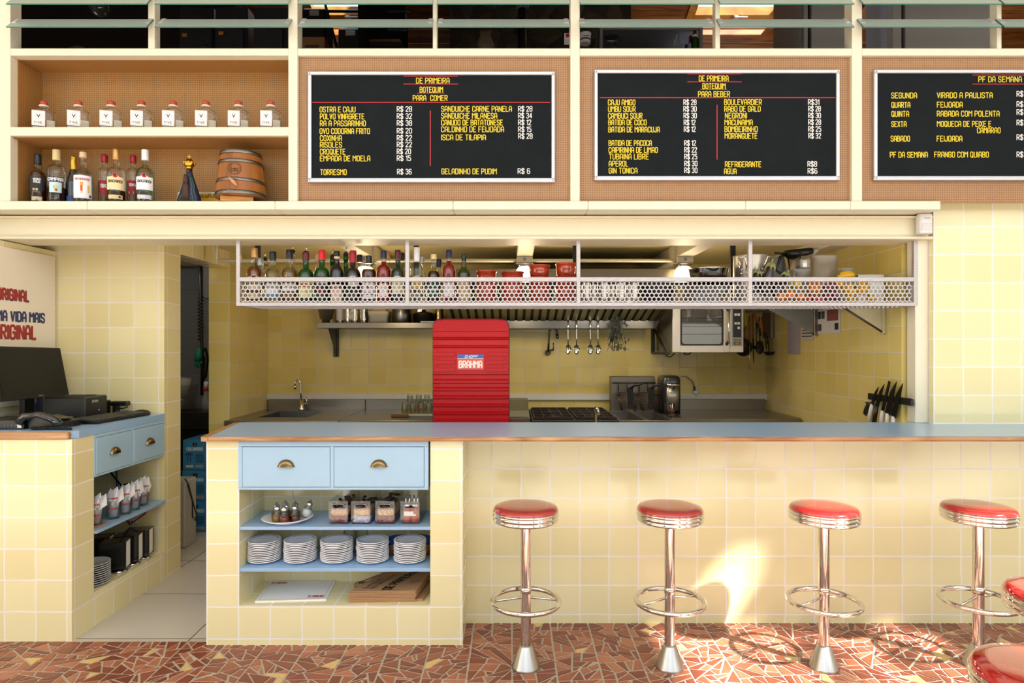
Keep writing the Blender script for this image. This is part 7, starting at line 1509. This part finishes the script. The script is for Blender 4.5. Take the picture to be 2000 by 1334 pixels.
t = thing('cable_tag', 'yellow tag on a cable beside the printer', 'tag', P(182, 777, 3.85)); MB().prism([(0, 0), (.03, .014), (.04, -.004), (.012, -.02)], lambda u, v, w: tuple(P(180, 778, 3.84)+Vector((u, w, v))), .002).build('label', M_YEL, t, True)
for x0, x1, y0, y1, d, lb in ((190, 207, 782, 797, 3.88, 'small upright black power adapter beside printer'), (213, 246, 784, 793, 3.9, 'flat black power adapter by the tiled wall')):
    t = thing('power_adapter', lb, 'adapter', P((x0+x1)/2, y1, d)); MB().box(X(x0, d), X(x1, d), d, d+.05, ZD if x0 < 200 else Z(y1, d), Z(y0, d), .005).build('case', M_BLACK, t, True)
    if x0 > 200: MB().box(X(218, d), X(226, d), d+.005, d+.045, ZD, Z(y1, d), .003).build('plug', M_BLACK, t, True); m = MB(); m.tube([P(246, 789, d), P(249, 795, d), P(240, 798, d), P(225, 797, d)], .004, 6); m.build('lead', M_BLACK, t, True)
# keyboard facing the passage
t = thing('keyboard', 'black computer keyboard at the edge of the cashier desk', 'keyboard', (-2.3, 3.6, ZD)); kx0, kx1, ky0, ky1 = -2.36, -2.215, 3.43, 3.88
kv = lambda u, v, z: (kx0+(kx1-kx0)*u-.03*(1-v), ky0+(ky1-ky0)*v, ZD+z+.012*(1-u))
m = MB(); m.add([kv(u, v, z) for u in (0, 1) for v in (0, 1) for z in (0, .014)], fq); m.build('case', M_BLACK, t, True)
m = MB()
for r_ in range(6):
    for c in range(19):
        if c in (13, ): continue
        u0 = .06+.148*r_; v0 = .02+.0508*c; m.add([kv(u, v, z) for u in (u0, u0+.12) for v in (v0, v0+.042) for z in (.014, .020)], fq)
o = m.build('keys', mat('grey_keys', '3c3a36', .5), t, True); o['kind'] = 'stuff'
t = thing('computer_mouse', 'black computer mouse beyond the keyboard near the wall', 'mouse', (-2.29, 3.925, ZD)); MB().loft([(0, .05, .03, 2.3), (.012, .052, .032, 2.3), (.024, .04, .024, 2.2), (.03, .015, .01, 2)], (-2.29, 3.925, ZD), 20).build('body', M_BLACK, t, True)
t = thing('mini_computer', 'flat black mini computer with ports at the left front of desk', 'computer', (-2.6, 3.3, ZD)); MB().box(-2.72, -2.478, 3.22, 3.42, ZD, ZD+.048, .004).build('case', mat('pc_black', '101010', .35), t, True)
k = MB(); [k.box(X(p_, 3.22), X(p_+w_, 3.22), 3.2185, 3.22, ZD+.014, ZD+.028) for p_, w_ in ((8, 4), (14, 4), (20, 6), (28, 6))]; k.build('ports', c_('4a4a4c'), t, True); MB().box(X(34, 3.22), X(42, 3.22), 3.2185, 3.22, ZD+.008, ZD+.03).build('chrome_badge', M_CHROME, t, True)
t = thing('desk_phone', 'black desk telephone with coiled cord at the front of desk', 'telephone', (-2.4, 3.26, ZD)); m = MB(); m.prism([(-.14, 0), (.02, 0), (.02, .03), (-.10, .06), (-.14, .05)], lambda u, v, w: (-2.33+u, 3.24+w, ZD+v), .16); m.build('base', M_BLACK, t, True)
m = MB(); m.tube([(-2.50, 3.225, ZD+.035), (-2.47, 3.22, ZD+.07), (-2.40, 3.22, ZD+.075), (-2.33, 3.22, ZD+.055), (-2.30, 3.222, ZD+.025)], [.024, .02, .016, .02, .024], 10); m.build('handset', mat('gloss_black', '0e0e10', .12, coat=.6), t, True)
m = MB(); pts = []
for i in range(150): q = i/149; a = q*2*PI*26; cx_ = -2.42+.2*q; pts.append((cx_, 3.195+.012*math.sin(q*3)+.007*math.cos(a), ZD+.009+.007*math.sin(a)))
m.tube(pts, .003, 4); m.build('coiled_cord', M_BLACK, t, True); MB().box(-2.39, -2.33, 3.30, 3.37, ZD+.045, ZD+.05).build('keypad', c_('6a5c44'), t, True)
# white advertising panel on the side wall behind the monitor
XP = -2.845; t = thing('sign_panel', 'white beer sign panel with red and navy lettering behind the monitor', 'sign', (XP, 3.6, 1.4)); MB().box(-2.859, XP, 3.18, 3.955, 1.42-.3, 2.02, .002).build('board', c_('efe4d4'), t, True)
def onp(px): return XP*F/(px-CX)
for tx, xr_, yt, yb, mt, w_, sw, sh in (('ORIGINAL', 55, 569, 588, mat('sign_red', 'a01c22', .5), .226, .26, True), ('UMA VIDA MAIS', 86, 613, 630, mat('sign_navy', '1a2a66', .5), .39, .24, False), ('ORIGINAL', 69, 638, 662, mat('sign_red', 'a01c22', .5), .303, .26, False)):
    y1 = onp(xr_); zb, zt2 = Z(yb, y1), Z(yt, y1); k = MB()
    if sh: k2 = MB(); k2.quads(text2d(tx, y1-w_+.004, zb-.004, zt2-zb, w_, sw+.06), lambda u, v: (XP+.0008, u, v)); k2.build('shadow_lettering', IB, t, True, recalc=False)
    k.quads(text2d(tx, y1-w_, zb, zt2-zb, w_, sw), lambda u, v: (XP+.0016, u, v)); k.build('lettering', mt, t, True, recalc=False)
for x0, x1, mt, lb in ((0, 13, c_('1c2a5c'), 'navy speckled packet below the monitor at left edge'), (29, 37, c_('22305c'), 'slim navy packet second below the monitor'), (56, 70, c_('8c1c24'), 'red speckled packet below the monitor'), (71, 82, c_('141c3c'), 'dark navy packet right of the red packet')):
    d = 3.62; t = thing('upright_packet', lb, 'packet', P((x0+x1)/2, 800, d), 0, 'upright packets below the monitor'); MB().box(X(x0, d)-.02, X(x1, d)-.02, d+.18, d+.22, ZD, Z(778, d), .002).build('box', mt, t, True)
# ---------------- passage: crates, doorway clutter ----------------
D = 5.0
for i, (yb, yt, lb) in enumerate(((1040, 982, 'bottom'), (981, 923, 'middle'), (921, 866, 'top'))):
    z0, z1 = i*.241, i*.241+.239; x0, x1 = -2.60, -2.36; yy0 = 4.99+.012*i
    t = thing('blue_carton', '%s blue drinks carton of the stack in the passage doorway' % lb, 'carton', ((x0+x1)/2, D+.15, z0), 0, 'blue drinks cartons in the passage')
    MB().box(x0-.02*(2-i)*0, x1, yy0, yy0+.34, z0+.001, z1, .002).build('carton', mat('carton_blue', '3a86b4', .5, var=.06), t, True)
    f = lambda u, v: (u, yy0-.001, v); dz = z0; xm = -2.495+.01*(1-i)
    k = MB(); k.quads(text2d('COLORADO', xm, dz+.155, .022, .125, .24, 'c'), f); k.build('lettering', c_('d8e4e8'), t, True, recalc=False)
    k = MB(); k.quads([[(xm-.018, dz+.215), (xm+.018, dz+.215), (xm+.016, dz+.19), (xm, dz+.182), (xm-.016, dz+.19)]], f); k.build('shield', IK, t, True, recalc=False)
    k = MB(); k.quads([[(xm-.004, dz+.19), (xm+.006, dz+.192), (xm+.004, dz+.21), (xm-.002, dz+.205)]], lambda u, v: (u, yy0-.0016, v)); k.build('flame', c_('d8762a'), t, True, recalc=False)
    k = MB()
    for px_ in (-.055, -.035): k.quads([[(xm+px_-.003, dz+.07), (xm+px_+.003, dz+.07), (xm+px_+.004, dz+.12), (xm+px_, dz+.12)]], f)
    for px_ in (-.055, -.035):
        for a in range(7): an = PI*a/6; k.quads([[(xm+px_, dz+.118), (xm+px_+.022*math.cos(an-.15), dz+.118+.018*math.sin(an-.15)), (xm+px_+.022*math.cos(an+.15), dz+.118+.018*math.sin(an+.15))]], f)
    for r_ in range(8): k.quads(rect2d(xm+.005, xm+.07, dz+.06+r_*.009, dz+.064+r_*.009), f)
    k.build('palm_print', c_('12304a'), t, True, recalc=False)
    k = MB(); k.quads(rect2d(xm-.07, xm-.01, dz+.02, dz+.04), f); k.quads(rect2d(xm+.01, xm+.065, dz+.02, dz+.04), f); k.build('code_label', c_('d8ccb0'), t, True, recalc=False)
    k = MB(); [k.quads(rect2d(xm+.013+.005*b, xm+.0155+.005*b, dz+.022, dz+.038), lambda u, v: (u, yy0-.0016, v)) for b in range(10)]; k.build('bar_lines', IK, t, True, recalc=False)
struct(MB().box(-4, -2.34, 6.1, 6.2, 0, 2.4).build('wall_store', tilemat('grey_store_tile', '8a8a8c', '808082', '6c6a68', .01), uv=uvgrid(.4, .4)))
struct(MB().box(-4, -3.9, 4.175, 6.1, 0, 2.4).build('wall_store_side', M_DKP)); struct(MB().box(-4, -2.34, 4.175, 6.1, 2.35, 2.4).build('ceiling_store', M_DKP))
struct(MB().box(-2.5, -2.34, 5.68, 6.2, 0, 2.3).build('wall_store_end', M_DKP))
sl = bpy.data.lights.new('store_fill_light', 'POINT'); sl.energy = 16; sl.shadow_soft_size = .1; so = bpy.data.objects.new('store_fill_light', sl); COL.objects.link(so); so.location = (-3.0, 4.8, 2.2)  # added fill light, no lamp is known in the store
d = 5.4; t = thing('sink_cabinet', 'dark utility sink unit in the store room', 'sink', (-2.7, 5.5, 0)); MB().box(-3.2, -2.42, 5.40, 5.67, .0, Z(838, 5.4), .004).build('body', mat('dark_steel_front', '2c2a28', .25, .7), t, True); MB().box(-3.2, -2.42, 5.38, 5.67, Z(838, 5.4), Z(800, 5.6), .004).build('basin_edge', M_BLACK, t, True); zs2 = Z(800, 5.6)
t = thing('pressure_hose', 'black spring hose tap hanging in the store room', 'hose', (X(394, 5.7), 5.7, 1.2)); d = 5.7; m = MB(); m.tube([P(391, 480, d), P(391, 540, d), P(393, 640, d), P(395, 690, d), P(394, 772, d)], .012, 8); m.build('pipe', M_STD, t, True)
m = MB(); pts = [Vector((P(391.5, 580+85*q/90, d))+Vector((.022*math.cos(q*.9), .022*math.sin(q*.9), 0))) for q in range(91)]; m.tube(pts, .005, 5); m.build('spring', M_BLACK, t, True); m = MB(); m.tube([P(399, 680, d), P(403, 700, d), P(401, 735, d), P(396, 745, d)], [.02, .026, .014, .01], 8); m.build('spray_head', M_BLACK, t, True)
t = thing('rubber_gloves', 'green rubber gloves hanging in the store room', 'gloves', P(388, 700, 5.68)); d = 5.68; m = MB(); m.tube([P(391, 680, d), P(388, 695, d), P(386, 705, d)], [.02, .034, .03], 10)
for a in ((381, 716, -6), (386, 719, -2), (391, 717, 2), (395, 710, 4)): m.tube([P(386+a[2]*.5, 703, d), P(a[0], a[1], d)], [.013, .009], 8)
m.build('glove', mat('green_rubber', '1c7a68', .45), t, True)
t = thing('wall_cabinet', 'pale grey wall cabinet in the store room', 'cabinet', (X(400, 5.75), 5.75, 1.9)); d = 5.7; MB().box(X(389, d), -2.36, 5.72, 6.05, Z(582, d), Z(505, d), .004).build('case', c_('6e6a66'), t, True)
t = thing('spray_bottle', 'grey spray bottle with red band and white nozzle in store room', 'bottle', (X(403, 5.45), 5.45, zs2)); z0 = zs2; m = MB(); m.loft([(0, .035, .025, 3), (.1, .035, .025, 3), (.14, .018, .016, 2.2), (.18, .014, .014, 2)], (X(403, 5.45), 5.45, z0), 18); m.build('body', c_('8c8c8e'), t, True); MB().cyl((X(403, 5.45), 5.45, z0+.175), .018, .03, 14).build('band', M_RED, t, True); MB().loft([(0, .016, .014, 3), (.05, .02, .013, 3)], (X(403, 5.45), 5.45, z0+.205), 14).build('nozzle', W, t, True)
t = thing('plastic_crate', 'clear plastic tub holding a white roll in the store room', 'tub', (X(364, 5.6), 5.6, zs2)); MB().loft([(0, .09, .08, 5), (.2, .095, .09, 5), (.22, .1, .095, 5)], (X(360, 5.6), 5.6, zs2), 24, cap=(True, False)).build('body', G_TUB, t, True); m = MB(); m.tube([(X(356, 5.6), 5.6, zs2+.1), (X(364, 5.6), 5.6, zs2+.28)], .05, 14); m.build('roll', c_('a8a49c'), t, True)
t = thing('white_bin', 'narrow white bin at the passage doorway with hanging black cable', 'bin', (X(361, 4.62), 4.62, 0)); d = 4.6; MB().box(-2.60, X(364, 4.6), 4.58, 4.75, .0, Z(938, 4.6), .01).build('body', c_('a8a49e'), t, True); m = MB(); m.tube([P(361, 935, 4.57), P(368, 945, 4.57), P(378, 985, 4.57), P(384, 1005, 4.57), P(382, 1017, 4.57), P(376, 1010, 4.57), P(376, 980, 4.57), P(366, 945, 4.57)], .005, 6); m.build('cable', M_BLACK, t, True)
# motion sensor on the beam
d = 3.53; t = thing('motion_sensor', 'white motion sensor box on the right end of beam', 'sensor', (X(1803, d), d, Z(458, d))); MB().loft([(0, .036, .024, 4), (.01, .037, .026, 4), (.1, .037, .026, 4), (.112, .034, .02, 4)], (X(1803, d), d-.008, Z(458, d)), 28).build('case', W, t, True); MB().box(X(1793, d), X(1812, d), d-.036, d-.032, Z(452, d), Z(438, d), .002).build('lens', c_('d4d0d2'), t, True)
k = MB(); k.quads(text2d('INTELBRAS', X(1803, d), Z(429, d), .005, .03, .2, 'c'), lambda u, v: (u, d-.0352, v)); k.build('lettering', c_('8a8688'), t, True, recalc=False)
# ================= BAR STOOLS =================
M_CH = mat('stool_chrome', 'd9d4ce', .05, 1, var=.02); M_SEAT = mat('red_vinyl', 'a81416', .1, coat=1, var=.03, spec=.9); M_BASE = mat('spun_aluminium_base', 'b8b5b2', .3, 1, var=.06, stretch=(1, 1, 30))
def stool():
    t = thing('bar_stool', 'first', 'stool', (0, 0, 0), 0, 'red topped chrome bar stools')
    MB().lathe([(.064, 0), (.065, .004), (.062, .01), (.03, .098), (.0265, .104), (.0245, .104)], n=36, cap=(True, False)).build('base', M_BASE, t)
    MB().lathe([(.0235, .09), (.0235, .675)], n=28, cap=(False, False)).build('pole', M_CH, t)
    MB().lathe([(.0235, .338), (.0265, .342), (.0265, .362), (.0235, .366)], n=28, cap=(False, False)).build('collar', M_CH, t)
    m = MB(); m.torus((0, 0, .302), .152, .0115, 56, 12); fr = m.build('foot_ring', M_CH, t)
    for a in (0, PI, PI/2+.25):
        q = MB(); q.tube([(.02*math.cos(a), .02*math.sin(a), .318 if abs(a-PI/2) > .5 else .35), (.15*math.cos(a), .15*math.sin(a), .302)], .0055, 8); q.build('spoke', M_CH, fr)
    MB().lathe([(.0235, .655), (.05, .668), (.12, .672), (.13, .67)], n=32).build('seat_plate', M_CH, t)
    MB().lathe([(.138, .668), (.146, .67), (.15, .677), (.146, .684), (.1445, .686), (.148, .689), (.1525, .696), (.148, .703), (.146, .705), (.149, .708), (.1515, .713), (.147, .718), (.143, .719)], n=56, cap=(False, False)).build('rim', M_CH, t)
    MB().lathe([(.146, .712), (.149, .717), (.147, .725), (.138, .734), (.11, .7385), (.06, .740), (0, .7405)], n=48, cap=(True, False)).build('seat', M_SEAT, t)
    return t
s0 = stool()
for i, (x, y, rz, lb) in enumerate(((.063, 2.893, .05, 'red topped chrome bar stool nearest the niche'), (.719, 2.893, .35, 'red topped chrome bar stool second from the niche'), (1.42, 2.89, .4, 'red topped chrome bar stool standing in the sun patch'), (2.13, 2.90, .45, 'red topped chrome bar stool fourth along the counter at right'), (1.642, 1.885, .6, 'red topped chrome bar stool cut by the right frame edge'), (1.207, 1.425, .2, 'nearest bar stool cut off in the bottom right corner'))):
    if i == 0: s0.location = (x, y, 0); s0.rotation_euler = (0, 0, rz); s0['label'] = lb
    else: copytree(s0, None, (x, y, 0), rz, lb)
